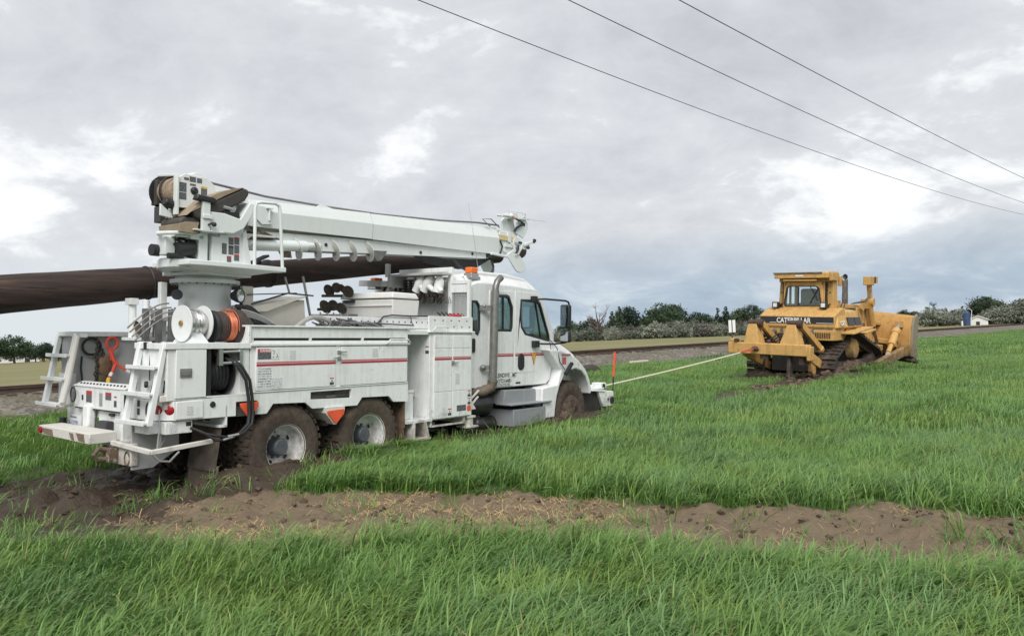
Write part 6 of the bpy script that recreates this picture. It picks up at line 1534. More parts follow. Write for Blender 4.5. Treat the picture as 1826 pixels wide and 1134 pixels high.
# utility pole
m = MB()
ax = Vector((8.75, 0, 1.09)).normalized()
def polept(x): return Vector((x, 1.88, 1.369 + .1324 * x))
rings, n_ = [], 28
rnd = random.Random(3)
for x in np.linspace(-3.6, 8.25, 60):
    r = .217 - .0076 * (x + 1)
    c0 = polept(x)
    rings.append([(c0.x - .12 * math.sin(a) * r, c0.y + math.cos(a) * r * (1 + rnd.uniform(-.012, .012)), c0.z + math.sin(a) * r * (1 + rnd.uniform(-.012, .012))) for a in np.linspace(0, 2 * math.pi, n_, endpoint=False)])
m.loft(rings)
g = G('creosote_wood')
c = g.coord('Object')
sc_ = g.node('ShaderNodeMapping', {'Vector': c, 'Scale': (.7, 11, 11)}).outputs[0]
n1 = g.noise(sc_, 1.5, 7, 0.65); n2 = g.noise(c, 1.2, 4, 0.6); n3 = g.noise(sc_, 6, 4, .6)
colr = g.mix(g.ramp(n1, [(0.3, 0.0), (0.72, 1.0)]), (0.016, 0.011, 0.0095), (0.068, 0.044, 0.036))
colr = g.mix(g.ramp(g.math('MULTIPLY', n2, n1), [(0.36, 0.0), (0.43, .6)]), colr, (0.12, 0.060, 0.042))
crk = g.noise(g.node('ShaderNodeMapping', {'Vector': c, 'Scale': (.35, 22, 22)}).outputs[0], 1.3, 5, .7)
colr = g.mix(g.ramp(crk, [(.63, 0.0), (.66, .9)]), colr, (.006, .005, .005))
kn = g.node('ShaderNodeTexVoronoi', {'Vector': c, 'Scale': 2.2}).outputs['Distance']
colr = g.mix(g.ramp(kn, [(.05, .8), (.09, 0.0)]), colr, (.010, .007, .006))
g.bsdf(colr, 0.72, 0, .35, bump=g.math('ADD', g.math('MULTIPLY', n1, .6), g.math('MULTIPLY', n3, .4)), bump_s=.35, bump_d=.012)
CREO = g.m
pole = m.build('utility_pole', CREO, frame=TT, base=(-3.6, 1.88, .9))
tag(pole, 'long dark brown creosoted utility pole carried along the truck behind the boom', 'pole')
P('pole_strap', pole, BLACK, lambda q: [q.tube([polept(x) + Vector((-.12 * math.sin(a) * r, math.cos(a) * r, math.sin(a) * r)) for a in np.linspace(0, 6.28, 24)], .012, 6, True) for x, r in ((.80, .207), (2.62, .193), (2.66, .193))])
# spools on the right rear rail
sp = thing('wire_spool', 'white flanged spool of bright silver wire on the right rear rail', 'spool', TT, (.45, .3, .73), 'wire spools on the rear rail')
for x in (.345, .60):
    P('flange', sp, PAPER, lambda q: q.rev((x, .30, .945), (1, 0, 0), [(0, .03), (0, .205), (.012, .205), (.012, .03)], 36, cap=False), bevel=0)
P('wire_winding', sp, STEEL, lambda q: (q.rev((.36, .30, .945), (1, 0, 0), [(0, .13)] + [(.002 + .0118 * k, .145 + (.006 if k % 2 else 0) + .012 * math.sin(k * .9)) for k in range(20)] + [(.24, .13)], 32, cap=False),))
P('axle', sp, simple('brass', (.40, .30, .12), .4, metal=.7), lambda q: (q.cyl((.33, .30, .945), (.64, .30, .945), .026), q.rev((.325, .30, .945), (1, 0, 0), [(0, .03), (.02, .036)], 12)))
s2 = thing('copper_spool', 'dark spool wound with brown and orange copper cable on the right rear rail', 'spool', TT, (.92, .3, .73), 'wire spools on the rear rail')
P('flange', s2, BLACK, lambda q: (q.rev((.70, .32, .915), (1, 0, 0), [(0, .05), (-.0, .165), (.015, .185), (.05, .185), (.06, .165)], 32, cap=False), q.rev((.71, .32, .915), (1, 0, 0), [(.01, .0), (.01, .14)], 32, cap=False)))
P('dark_winding', s2, simple('brown_cable', (.055, .036, .03), .7, var=.3, scale=20, bump=.5), lambda q: (q.rev((.76, .32, .915), (1, 0, 0), [(0, .15)] + [(.004 + .013 * k, .172 + (.006 if k % 2 else 0)) for k in range(8)] + [(.12, .15)], 32, cap=False), q.rev((.98, .32, .915), (1, 0, 0), [(0, .16), (.01, .198), (.03, .206), (.10, .205), (.13, .19), (.15, .12), (.15, 0)], 32, cap=False)))
P('copper_winding', s2, simple('copper_orange', (.62, .20, .105), .4, metal=.35, var=.15, scale=25), lambda q: q.rev((.885, .32, .915), (1, 0, 0), [(0, .15)] + [(.003 + .009 * k, .168 + (.005 if k % 2 else 0)) for k in range(10)] + [(.095, .15)], 32, cap=False))
P('axle', s2, STEEL, lambda q: (q.cyl((.63, .32, .915), (1.15, .32, .915), .018), q.box(.635, .67, .30, .34, .89, .97)))
P('loose_wire', s2, simple('copper_orange', (.62, .20, .105), .4), lambda q: [q.tube([(.90 + .03 * k, .32 + .19 * math.cos(a) * (1 + .06 * k), .915 + .21 * math.sin(a)) for a in np.linspace(.4, 3.4, 14)], .004, 5) for k in range(3)])
# cable coils and hoses on the deck
m = MB()
for k in range(9):
    r0 = .36 - .012 * (k % 4)
    m.tube([(1.28 + .05 * k * .4 + .42 * t + .0, .66 + .012 * (k % 3), .80 + r0 * 1.05 * math.cos(1.62 * t)) for t in np.linspace(0, 1, 14)], .022, 6)
o = m.build('black_hose_bundle', BLACK, frame=TT, base=(1.3, .66, .75))
tag(o, 'thick bundle of black hoses arching down beside the pedestal', 'hose bundle')
m = MB()
for k in range(5):
    m.tube([(1.32 + .64 * t + .02 * k, .60 + .01 * k, 1.13 - .02 * k - .26 * t ** 1.7) for t in np.linspace(0, 1, 12)], .007, 5)
o = m.build('grey_cable', simple('cable_pale', (.42, .42, .40), .6), frame=TT, base=(1.4, .6, .9))
tag(o, 'thin pale grey cables running down in front of the black hoses', 'cable')
m = MB()
m.tube([(2.02 + .72 * t, .45, .90 + .16 * math.sin(math.pi * min(1, t * .95) ** .9)) for t in np.linspace(0, 1, 26)], [.030 + .004 * (i % 2) for i in range(26)], 10)
o = m.build('grey_suction_hose', simple('ribbed_hose', (.30, .295, .275), .6, var=.15), frame=TT, base=(2.3, .45, .9))
tag(o, 'ribbed grey hose arching out of the side compartment top', 'hose')
m = MB()
rnd = random.Random(9)
for k in range(20):
    x = rnd.uniform(2.45, 3.0); y = rnd.uniform(.3, .55)
    m.tube([(x + .15 * rnd.uniform(-1, 1), y, .92), (x + rnd.uniform(-.2, .2), y, 1.0 + rnd.uniform(-.02, .06)), (x + rnd.uniform(.0, .4), y + rnd.uniform(-.05, .05), .95 + rnd.uniform(0, .06)), (x + rnd.uniform(.2, .6), y, .93)], rnd.choice((.007, .011, .015)), 5)
o = m.build('jumper_cables', simple('cable_mixed', (.13, .13, .13), .6, var=.6, scale=2), frame=TT, base=(2.8, .4, .93))
tag(o, 'tangle of dark and grey jumper cables on the compartment top', 'cables')
for i, (x, lb) in enumerate(((2.95, 'black rubber tool bag on the deck, rear one of two'), (3.42, 'black rubber tool bag on the deck, front one of two'))):
    m = MB()
    m.hexa([(x - .22, .42, .92), (x + .22, .42, .92), (x + .22, .6, .92), (x - .22, .6, .92)], [(x - .12, .45, 1.005), (x + .13, .45, 1.01), (x + .12, .58, 1.01), (x - .13, .58, 1.005)])
    o = m.build('tool_bag', BLACK, frame=TT, base=(x, .5, .92), bevel=.03, seg=3)
    tag(o, lb, 'bag', 'tool bags on the deck')
# white tool box
tb = thing('tool_box', 'long white lidded tool box on the deck below the boom', 'tool box', TT, (4.3, 1.1, 1.08))
P('box', tb, simple('box_white', (.70, .69, .66), .5, var=.04), lambda q: q.hexa([(3.98, .62, 1.09), (4.52, .62, 1.09), (4.52, 1.72, 1.09), (3.98, 1.72, 1.09)], [(3.94, .60, 1.37), (4.54, .60, 1.37), (4.54, 1.74, 1.37), (3.94, 1.74, 1.37)]), bevel=.015, seg=3)
P('lid', tb, simple('box_white', (.70, .69, .66), .5), lambda q: q.hexa([(3.92, .58, 1.385), (4.52, .58, 1.385), (4.52, 1.76, 1.385), (3.92, 1.76, 1.385)], [(3.95, .60, 1.48), (4.46, .60, 1.475), (4.46, 1.74, 1.475), (3.95, 1.74, 1.48)]), bevel=.02, seg=3)
P('latch', tb, BLACK, lambda q: q.box(3.905, 3.945, 1.42, 1.66, 1.325, 1.37), bevel=.006)
P('rib', tb, simple('box_white', (.70, .69, .66), .5), lambda q: q.box(3.935, 3.95, .62, 1.73, 1.27, 1.283))
# screw anchors
for i, (y, z, a0, lb) in enumerate(((1.80, 1.45, .6, 'upper rusty screw anchor with curved blades behind the tool box'), (1.90, 1.24, 2.2, 'lower rusty screw anchor with curved blades behind the tool box'))):
    an = thing('screw_anchor', lb, 'screw anchor', TT, (3.85, y, 1.1), 'screw anchors behind the tool box')
    iron = simple('anchor_iron', (.085, .066, .052), .75, metal=.3, var=.4, scale=12)
    P('shaft', an, iron, lambda q: (q.cyl((3.6, y, z - .02), (4.1, y - .1, z), .022), q.bar((3.84, y, z - .2), (3.84, y, z + .1), .03, .03)))
    for k, (dy, dz, r, th) in enumerate(((.12, .08, .105, .3), (-.06, .12, .085, .9), (-.20, .10, .08, -.3), (-.33, .05, .10, .7)) if i == 0 else ((.10, .03, .12, .2), (-.08, .05, .09, 1.0), (-.28, .0, .10, .4))):
        P('blade', an, iron, lambda q: q.rev((3.84, y + dy, z + dz), (1, .6 * math.sin(th), .5 * math.cos(th)), [(-.012, .0), (-.012, r * .9), (0, r), (.012, r * .85), (.004, 0)], 14, cap=False), smooth=50)
# insulators hanging on the cab guard
PORC = simple('brown_porcelain', (.030, .022, .020), .25, var=.2)
GREYP = simple('grey_porcelain', (.33, .33, .32), .3, var=.1)
def insulator(y, z, L, r, mat, label, group, nm='insulator'):
    q = MB()
    k = int(L / .042)
    prof = [(0, .012)]
    for i in range(k):
        t = i * L / k
        prof += [(t, r * .42), (t + L / k * .35, r), (t + L / k * .55, r * .95), (t + L / k * .7, r * .45)]
    prof += [(L, .012)]
    q.rev((5.08, y, z), (0, 0, -1), prof, 16)
    o = q.build(nm, mat, frame=TT, base=(5.08, y, z - L))
    return tag(o, label, 'insulator', group)
for i, y in enumerate((1.92, 1.80, 1.66, 1.55, 1.43, 1.31)):
    insulator(y, 1.75 if i > 1 else 1.72, .22 if i > 1 else .16, .048, PORC, ('short dark insulator at the left end of the hanging row', 'second short dark insulator from the left in the hanging row', 'first of the long dark insulators on the cab guard', 'second of the long dark insulators on the cab guard', 'third of the long dark insulators on the cab guard', 'fourth of the long dark insulators, next to the grey ones')[i], 'dark insulators on the cab guard')
for i, y in enumerate((1.21, 1.11, 1.01)):
    insulator(y, 1.86, .30, .040, GREYP, ('leftmost grey ribbed insulator on the cab guard', 'middle grey ribbed insulator on the cab guard', 'rightmost grey ribbed insulator beside the white covers')[i], 'grey insulators on the cab guard')
COVER = simple('white_rubber', (.74, .74, .72), .55, var=.06)
for i, (y, z) in enumerate(((.98, 1.80), (.80, 1.80), (.62, 1.78))):
    q = MB()
    q.tube([(5.02, y - .02, z), (5.02, y, z - .06), (5.01, y + .05, z - .13), (5.0, y + .10, z - .20), (5.0, y + .13, z - .25)] if i < 2 else [(5.02, y, z), (5.02, y - .01, z - .08), (5.01, y, z - .16), (5.0, y + .02, z - .26)], [.045, .085, .095, .07, .075] if i < 2 else [.05, .075, .08, .085], 12)
    q.tube([(4.99, y + .02, z - .17), (4.98, y - .06, z - .22), (4.98, y - .09, z - .25)], [.06, .045, .04], 8)
    o = q.build('insulator_cover', COVER, frame=TT, base=(5.0, y, z - .25), smooth=70)
    tag(o, ('left one of three white rubber insulator covers on the guard', 'middle one of three white rubber insulator covers on the guard', 'right one of three white rubber insulator covers on the guard')[i], 'cover', 'white insulator covers on the guard')
    q = MB()
    rnd = random.Random(i)
    for k in range(9):
        q.ball((5.05 + rnd.uniform(-.04, .04), y + rnd.uniform(-.12, .1), z - .30 + rnd.uniform(-.08, .05)), .026, (1, 1, 1), 5, .2)
    for k in range(8):
        a = rnd.uniform(-.15, .15)
        q.tube([(5.1, y + a, z - .33), (5.1, y + a * 1.3, z - .40), (5.1, y + a * 1.5 + .03, z - .44)], .006, 4)
    o = q.build('clamp_cluster', simple('clamp_iron', (.06, .045, .035), .7, var=.5, scale=20), frame=TT, base=(5.05, y, z - .4))
    tag(o, ('cluster of rusty clamps under the left white cover', 'cluster of rusty clamps under the middle white cover', 'cluster of rusty clamps under the right white cover')[i], 'clamps', 'rusty clamps on the guard')
# odds and ends on the deck rail
m = MB()
m.tube([(3.55, .55, .96), (3.72, .56, 1.10), (3.9, .56, 1.125), (4.3, .56, 1.12), (4.75, .55, 1.13)], .012, 6)
m.tube([(3.3, .56, 1.0), (4.0, .55, .985), (4.35, .54, .975)], .010, 6)
m.tube([(4.28, .54, 1.11), (4.30, .54, 1.03), (4.34, .54, .98)], .007, 6)
o = m.build('hot_stick', INK, frame=TT, base=(4, .56, 1.0)); tag(o, 'thin black rods lying along the perforated deck rail', 'rod')
m = MB()
rnd = random.Random(12)
for k in range(7):
    m.tube([(4.7 + .1 * k, .3, 1.13), (4.66 + .1 * k, .34, 1.17 + .03 * rnd.random()), (4.78 + .1 * k, .36, 1.15)], .010, 5)
o = m.build('strap_pile', INK, frame=TT, base=(4.9, .32, 1.12)); tag(o, 'small pile of black straps below the cab guard', 'strap')
m = MB()
m.hexa([(4.78, .12, 1.12), (5.02, .12, 1.12), (5.02, .25, 1.12), (4.78, .25, 1.12)], [(4.82, .13, 1.155), (5.0, .13, 1.165), (5.0, .23, 1.165), (4.82, .23, 1.155)])
o = m.build('red_rag', simple('rag_red', (.40, .035, .05), .8, var=.3), frame=TT, base=(4.9, .18, 1.115), bevel=.012); tag(o, 'red cloth lying on the rail below the cab guard', 'cloth')
m = MB()
m.bar((2.55, .75, 1.09), (3.55, .95, 1.12), .035, .035)
for k in range(5):
    m.tube([(2.7 + .12 * k, .77, 1.14), (2.71 + .12 * k, .75, 1.09), (2.69 + .12 * k, .74, 1.03)], .012, 5)
o = m.build('spare_rod', DULL, frame=TT, base=(2.9, .8, 1.05)); tag(o, 'grey steel rod lying across the deck behind the cables', 'rod')
# hanging in the rear well
m = MB()
rnd = random.Random(2)
for k in range(15):
    z = .74 - .038 * k; f = k % 2
    cx0, cy0 = .28 + .01 * math.sin(k), 2.075
    ring_ = []
    for a in np.linspace(0, 2 * math.pi, 10, endpoint=False):
        u = .024 * math.cos(a); w = .032 * math.sin(a)
        ring_.append((cx0 + (u if f else u * .3), cy0 + (u * .3 if f else u) - .01, z + w))
    m.tube(ring_, .009, 5, True)
for k in range(8):
    z = .60 - .04 * k
    m.tube([(.35 + .02 * math.cos(a) * (k % 2) + .004, 2.07 + .02 * math.cos(a) * (1 - k % 2), z + .03 * math.sin(a)) for a in np.linspace(0, 2 * math.pi, 8, endpoint=False)], .008, 5, True)
o = m.build('steel_chain', simple('chain_iron', (.075, .066, .058), .6, metal=.5, var=.3), frame=TT, base=(.28, 2.08, .15)); tag(o, 'dark steel chain hanging on the inner wall of the rear well', 'chain')
m = MB()
m.tube([(.23 + .11 * math.cos(a), 2.10, .66 + .10 * math.sin(a)) for a in np.linspace(0, 2 * math.pi, 24, endpoint=False)], .016, 7, True)
m.tube([(.12, 2.11, .54), (.11, 2.11, .40), (.13, 2.11, .24), (.19, 2.1, .15)], .011, 6)
o = m.build('rubber_ring', BLACK, frame=TT, base=(.23, 2.1, .5)); tag(o, 'black rubber ring and hose hanging beside the chain', 'ring')
sl_ = thing('lifting_sling', 'bright orange lifting sling hanging on a hook in the rear well', 'sling', TT, (0.460, 2.05, .15))
SLO = simple('sling_orange', (.72, .085, .05), .7, var=.15)
P('loop', sl_, SLO, lambda q: q.tube([(.46 + .07 * math.cos(a), 2.06, .70 + .075 * math.sin(a)) for a in np.linspace(0, 2 * math.pi, 20, endpoint=False)], .017, 7, True))
P('strand', sl_, SLO, lambda q: (q.tube([(0.420, 2.05, .63), (0.460, 2.04, .52), (0.500, 2.04, .44), (0.450, 2.03, .33), (0.400, 2.02, .24), (0.420, 2.0, .17), (0.520, 1.95, .14)], [.016, .026, .023, .016, .016, .018, .018], 7), q.tube([(0.460, 2.06, .64), (0.460, 2.05, .50), (0.560, 2.03, .40), (0.660, 2.0, .33)], [.016, .025, .016, .015], 7)))
P('wear_sleeve', sl_, simple('sleeve_yellow', (.75, .48, .06), .6), lambda q: q.tube([(0.415, 2.023, .265), (0.400, 2.02, .235), (0.402, 2.012, .205)], .026, 7))
P('wear_sleeve', sl_, PAPER, lambda q: (q.tube([(0.450, 2.03, .33), (0.425, 2.025, .285)], .024, 7), q.tube([(0.620, 2.01, .36), (0.660, 2.0, .33)], .022, 7)))
m = MB(); m.ball((.38, 2.07, .42), .11, (.8, .35, 1.15), 8, .12)
o = m.build('leather_bag', simple('leather', (.16, .10, .055), .8, var=.3, bump=.5), frame=TT, base=(.38, 2.07, .30), smooth=70); tag(o, 'crumpled brown leather bag hanging behind the orange sling', 'bag')
m = MB(); m.ball((.35, 2.08, .24), .09, (.8, .35, 1.0), 8, .12)
o = m.build('canvas_bag', simple('canvas_olive', (.10, .085, .045), .9, var=.3), frame=TT, base=(.35, 2.08, .15), smooth=70); tag(o, 'dark olive canvas bag low behind the steel chain', 'bag')
m = MB()
m.plate([(.30, .12), (.62, .12), (.60, .36), (.22, .40)], 'y', .80, .83); m.plate([(.30, .12), (.62, .12), (.60, .36), (.22, .40)], 'y', 1.05, 1.08); m.box(.27, .60, .83, 1.05, .12, .14); m.hexa([(.30, .8, .12), (.32, .8, .12), (.32, 1.08, .12), (.30, 1.08, .12)], [(.20, .8, .40), (.22, .8, .40), (.22, 1.08, .40), (.20, 1.08, .40)])
o = m.build('wooden_crate', simple('old_wood', (.12, .085, .062), .9, var=.35, scale=12), frame=TT, base=(.42, .94, .12), bevel=.003); tag(o, 'worn brown open wooden crate inside the rear well', 'crate')
cn = thing('traffic_cone', 'white and orange traffic cone lying in the rear well', 'cone', TT, (.45, .95, .4))
P('cone_body', cn, PAPER, lambda q: q.rev((.40, 1.02, .50), (.25, -.6, .25), [(-.12, .10), (-.02, .08), (.05, .065), (.10, .055)], 18))
P('cone_band', cn, ORANGE, lambda q: q.rev((.40, 1.02, .50), (-.3, .9, .35), [(.02, .085), (.09, .09), (.10, .05)], 18))
m = MB()
m.loft([[(.32 + dx * .2, .98 + dy, .82 + dz) for dx, dy, dz in r_] for r_ in ([(0, -.02, -.10), (.1, .0, -.12), (.2, .02, -.12)], [(-.3, .12, .02), (.1, .1, .0), (.4, .14, .0)], [(-.2, .22, .10), (.1, .23, .09), (.4, .24, .08)], [(0, .26, .15), (.1, .27, .15), (.2, .27, .14)])], cap=False)
o = m.build('shovel_blade', simple('spade_iron', (.12, .095, .065), .6, metal=.4, var=.3), frame=TT, base=(.35, 1.0, .7), smooth=70)
sm_ = o.modifiers.new('thickness', 'SOLIDIFY'); sm_.thickness = .006
tag(o, 'rusty shovel blade sticking up above the rear well', 'shovel')
P('shaft', o, simple('old_wood', (.12, .085, .062), .9), lambda q: q.cyl((.36, .98, .72), (.75, .9, .2), .02))
# mud-free pallet of tow gear: the strap from bumper to bulldozer
# ------------------------------------------------------------------ bulldozer (x forward, y to its left, z up)
TD = T_DOZER
dz = thing('bulldozer', 'yellow crawler bulldozer with rear ripper pulling the truck', 'bulldozer', TD, (3.2, -.1, .05))
def dpaint(name, col, mud=.55, top=.9, rough=.5):
    g = G(name)
    c = g.coord('Object', dz)
    z = g.node('ShaderNodeSeparateXYZ', {0: c}).outputs[2]
    n0 = g.noise(c, 1.1, 4, .6); n1 = g.noise(c, 5, 6, .65); n2 = g.noise(c, 16, 5, .65)
    base = g.mix(n0, tuple(x * .86 for x in col), col)
    base = g.mix(g.ramp(n1, [(.42, 0.0), (.75, .6)]), base, tuple(x * .6 for x in col))
    mf = g.ramp(g.math('ADD', g.math('MULTIPLY', g.math('SUBTRACT', top, z), 1.3), g.math('MULTIPLY', g.math('SUBTRACT', n1, .5), 2.2)), [(.40, 0.0), (.95, mud)])
    base = g.mix(mf, base, (.13, .088, .058))
    base = g.mix(g.ramp(n2, [(.60, 0.0), (.68, .7)]), base, (.16, .075, .03))
    st_k = g.noise(g.node('ShaderNodeMapping', {'Vector': c, 'Scale': (9, 9, .7)}).outputs[0], 1.0, 5, .65)
    base = g.mix(g.ramp(st_k, [(.52, 0.0), (.72, .5)]), base, (.19, .115, .05))
    g.bsdf(base, g.ramp(n1, [(.3, rough), (.8, rough + .25)]), 0, .4, bump=n2, bump_s=.05)
    return g.m
CY = dpaint('machine_yellow', (.63, .375, .125))
BLM = dpaint('blade_worn', (.52, .285, .085), .8, 1.25, .6)
BLE = dpaint('blade_end_grey', (.27, .235, .17), .6, 1.3, .6)
CYD = dpaint('machine_yellow_muddy', (.44, .27, .10), .85, 1.3, .7)
TRK = simple('track_iron', (.060, .047, .038), .85, var=.45, scale=5, bump=.8, spots=((.125, .09, .064), .52, 4))
BAND = simple('band_black', (.028, .028, .032), .45, var=.15)
CWH = simple('letter_white', (.72, .72, .68), .5, var=.04)
SOOT = simple('sooty_steel', (.16, .145, .13), .6, metal=.5, var=.35, scale=6)
YC = -.15
P('ripper_beam', dz, CY, lambda m: (m.box(-.17, .17, -1.12, 1.28, .86, 1.19), m.box(-.15, .15, -1.20, -1.10, .74, 1.14), m.box(-.12, .12, 1.0, 1.25, 1.19, 1.30)), bevel=.025)
P('beam_hook', dz, simple('hook_dark', (.07, .04, .03), .7, var=.4), lambda m: (m.cyl((-.20, 1.02, 1.25), (-.05, 1.02, 1.25), .055), m.ball((-.22, .38, 1.03), .075, (1, 1, 1), 6, .15), m.tube([(-.18, .30, 1.0), (-.28, .36, 1.02), (-.30, .44, 1.0), (-.2, .48, 1.05)], .03, 6), m.ball((.0, .08, 1.24), .06), m.box(-.1, .1, .05, .3, .72, .86), m.box(-.05, .3, -.98, -.85, .62, .86)))
for y0, y1, t0, t1 in ((.30, .80, .46, .72), (-.88, -.30, -.72, -.48)):
    P('ripper_tower', dz, CY, lambda m: m.hexa([(-.14, y0, 1.18), (.30, y0 + .02, 1.18), (.30, y1, 1.18), (-.14, y1, 1.18)], [(-.02, t0, 1.74), (.22, t0, 1.74), (.22, t1, 1.74), (-.02, t1, 1.74)]), bevel=.015)
    P('tower_pin', dz, simple('hook_dark', (.07, .04, .03), .7), lambda m: (m.cyl((.10, t0 - .02, 1.78), (.10, t1 + .02, 1.78), .085), m.cyl((.10, t0 - .16, 1.76), (.10, t0 - .02, 1.76), .12)))
    P('ripper_arm', dz, CY, lambda m: (m.bar((.12, t0 - .10, 1.76), (1.25, t0 - .22, 1.02), .12, .17), m.cyl((1.2, t0 - .2, 1.05), (1.3, t0 - .2, .98), .12)), bevel=.01)
    P('lift_cylinder', dz, SOOT, lambda m: (m.cyl((.1, (t0 + t1) / 2, 1.3), (1.3, (t0 + t1) / 2 - .1, 1.5), .075), m.cyl((.3, t0 - .06, 1.62), (1.1, t0 - .12, .95), .06)))
P('ripper_lower_arm', dz, CY, lambda m: (m.bar((.1, -.98, .92), (1.4, -1.02, .42), .16, .26), m.bar((.1, .85, .92), (1.4, .72, .42), .16, .26), m.plate([(.35, .75), (.62, .80), (.72, .40), (.60, .22), (.40, .42)], 'y', -1.04, -.92)), bevel=.015)
P('ripper_shank', dz, TRK, lambda m: (m.box(-.08, .14, -.60, -.50, .25, .9), m.hexa([(-.05, -.6, .05), (.02, -.6, .05), (.02, -.5, .05), (-.05, -.5, .05)], [(-.15, -.6, .3), (.12, -.6, .3), (.12, -.5, .3), (-.15, -.5, .3)])), bevel=.02)
# body
P('body_core', dz, simple('machine_dark', (.035, .03, .026), .85, var=.4), lambda m: (m.box(1.2, 6.0, -.72, .45, .45, 1.45), m.box(.95, 1.6, -.6, .4, .35, 1.2)))
RB = [(1.32, 1.26), (1.32, 1.62), (1.28, 1.66), (1.28, 1.99), (1.86, 2.22), (2.1, 2.22), (2.1, 1.26)]
tank = P('rear_tank', dz, CY, lambda m: m.plate(RB, 'y', -1.32, .98), bevel=.03, seg=3)
P('nameplate_band', tank, BAND, lambda m: m.box(1.268, 1.281, -1.30, .95, 1.755, 1.955))
P('band_edge', tank, CWH, lambda m: (m.box(1.264, 1.268, -1.29, -.80, 1.768, 1.782), m.box(1.264, 1.268, .42, .64, 1.768, 1.782)))
letters('nameplate_text', 'CATERPILLAR', .215, (1.263, .42, 1.775), (0, -1, 0), (0, 0, 1), CWH, tank, .003, bold=.006, sx=.80)
P('tank_recess', tank, SOOT, lambda m: (m.box(1.272, 1.284, -.72, -.68, 1.28, 1.60), m.box(1.272, 1.284, -1.28, -.68, 1.585, 1.62), m.box(1.272, 1.284, .22, .30, 1.3, 1.62)))
P('vent_box', dz, CY, lambda m: m.box(1.20, 1.9, -1.34, -.74, 1.275, 1.575), bevel=.015)
P('vent_slat', dz, BLACK, lambda m: [m.box(1.192, 1.201, -1.24 + .052 * i, -1.24 + .052 * i + .03, 1.33, 1.50) for i in range(9)])
P('side_tank', dz, CY, lambda m: (m.hexa([(1.32, -1.42, 1.62), (3.25, -1.45, 1.64), (3.25, -.8, 1.64), (1.32, -.8, 1.62)], [(1.55, -1.28, 2.14), (3.05, -1.30, 2.16), (3.0, -.8, 2.22), (1.9, -.8, 2.22)]),), bevel=.06, seg=3, smooth=50)
P('side_tank', dz, CY, lambda m: (m.hexa([(1.4, .55, 1.62), (3.25, .55, 1.64), (3.25, 1.1, 1.64), (1.4, 1.1, 1.62)], [(1.6, .55, 2.2), (3.05, .55, 2.2), (3.0, 1.0, 2.1), (1.9, 1.0, 2.1)]),), bevel=.06, seg=3, smooth=50)
P('tank_panel', dz, BAND, lambda m: [m.hexa([(x0, -1.443, 1.72), (x1, -1.444, 1.72), (x1, -1.40, 1.72), (x0, -1.40, 1.72)], [(x0 + .02, -1.388, 1.95), (x1, -1.389, 1.95), (x1, -1.34, 1.95), (x0 + .02, -1.34, 1.95)]) for x0, x1 in ((2.1, 2.62), (2.67, 3.16))])
letters('side_text', 'CAT', .19, (1.52, -1.432, 1.72), (1, .0, 0), (0, .26, .96), CWH, dz, .002, bold=.006)
P('filler_cap', dz, CY, lambda m: m.cyl((2.4, -1.05, 2.18), (2.4, -1.05, 2.24), .06))
P('fender', dz, CY, lambda m: (m.bar((1.75, -1.50, 1.48), (3.3, -1.52, 1.64), .45, .05), m.plate([(1.80, 1.28), (2.25, 1.62), (3.3, 1.66), (3.3, 1.58), (2.4, 1.55), (1.95, 1.26)], 'y', -1.34, -1.28), m.bar((3.3, -1.3, 1.42), (4.25, -1.35, 1.55), .35, .05), m.bar((1.75, 1.2, 1.48), (3.3, 1.2, 1.64), .45, .05)), bevel=.01)
# cab inside its roll frame
CABR = [(-.76, 2.20), (.50, 2.20), (.46, 2.78), (.38, 3.02), (-.70, 3.02), (-.74, 2.8)]
CABW = [(-.66, 2.29), (.40, 2.27), (.45, 2.36), (.37, 2.82), (.31, 2.88), (-.55, 2.87), (-.63, 2.80), (-.69, 2.37)]
P('cab_rear_wall', dz, CY, lambda m: m.plate(CABR, 'x', 1.86, 1.92, holes=[CABW]), bevel=.012)
P('rear_window_seal', dz, BLACK, lambda m: m.plate(grow(CABW, .02), 'x', 1.846, 1.87, holes=[grow(CABW, -.02)]), bevel=.004)
P('rear_window', dz, GLASS, lambda m: m.plate(CABW, 'x', 1.885, 1.893))
P('window_bar', dz, BLACK, lambda m: (m.box(1.87, 1.885, -.01, .03, 2.28, 2.86), m.bar((1.852, -.62, 2.85), (1.852, -.35, 2.35), .02, .02)))
P('cab_wall', dz, CY, lambda m: (m.plate([(1.92, 2.2), (2.8, 2.2), (2.8, 3.02), (1.92, 3.02)], 'y', -.78, -.72, holes=[[(2.02, 2.45), (2.30, 2.45), (2.30, 2.93), (2.02, 2.93)], [(2.36, 2.25), (2.72, 2.25), (2.72, 2.93), (2.36, 2.93)]]), m.plate([(1.92, 2.2), (2.8, 2.2), (2.8, 3.02), (1.92, 3.02)], 'y', .44, .5, holes=[[(2.02, 2.35), (2.32, 2.35), (2.32, 2.93), (2.02, 2.93)], [(2.38, 2.35), (2.72, 2.35), (2.72, 2.93), (2.38, 2.93)]]), m.plate([(-.76, 2.2), (.50, 2.2), (.50, 3.02), (-.76, 3.02)], 'x', 2.76, 2.80, holes=[[(-.66, 2.35), (-.3, 2.35), (-.3, 2.93), (-.66, 2.93)], [(-.2, 2.35), (.4, 2.35), (.4, 2.93), (-.2, 2.93)]])), bevel=.008)
P('side_glass', dz, GLASS, lambda m: (m.box(2.02, 2.30, -.755, -.75, 2.45, 2.93), m.box(2.36, 2.72, -.755, -.75, 2.25, 2.93)))
P('cab_floor', dz, BLACK, lambda m: m.box(1.95, 2.78, -.72, .45, 2.12, 2.24))
P('driver_seat', dz, TAN, lambda m: (m.box(2.30, 2.46, -.36, .14, 2.3, 2.82), m.box(2.4, 2.7, -.36, .14, 2.28, 2.42)), bevel=.07, seg=3)
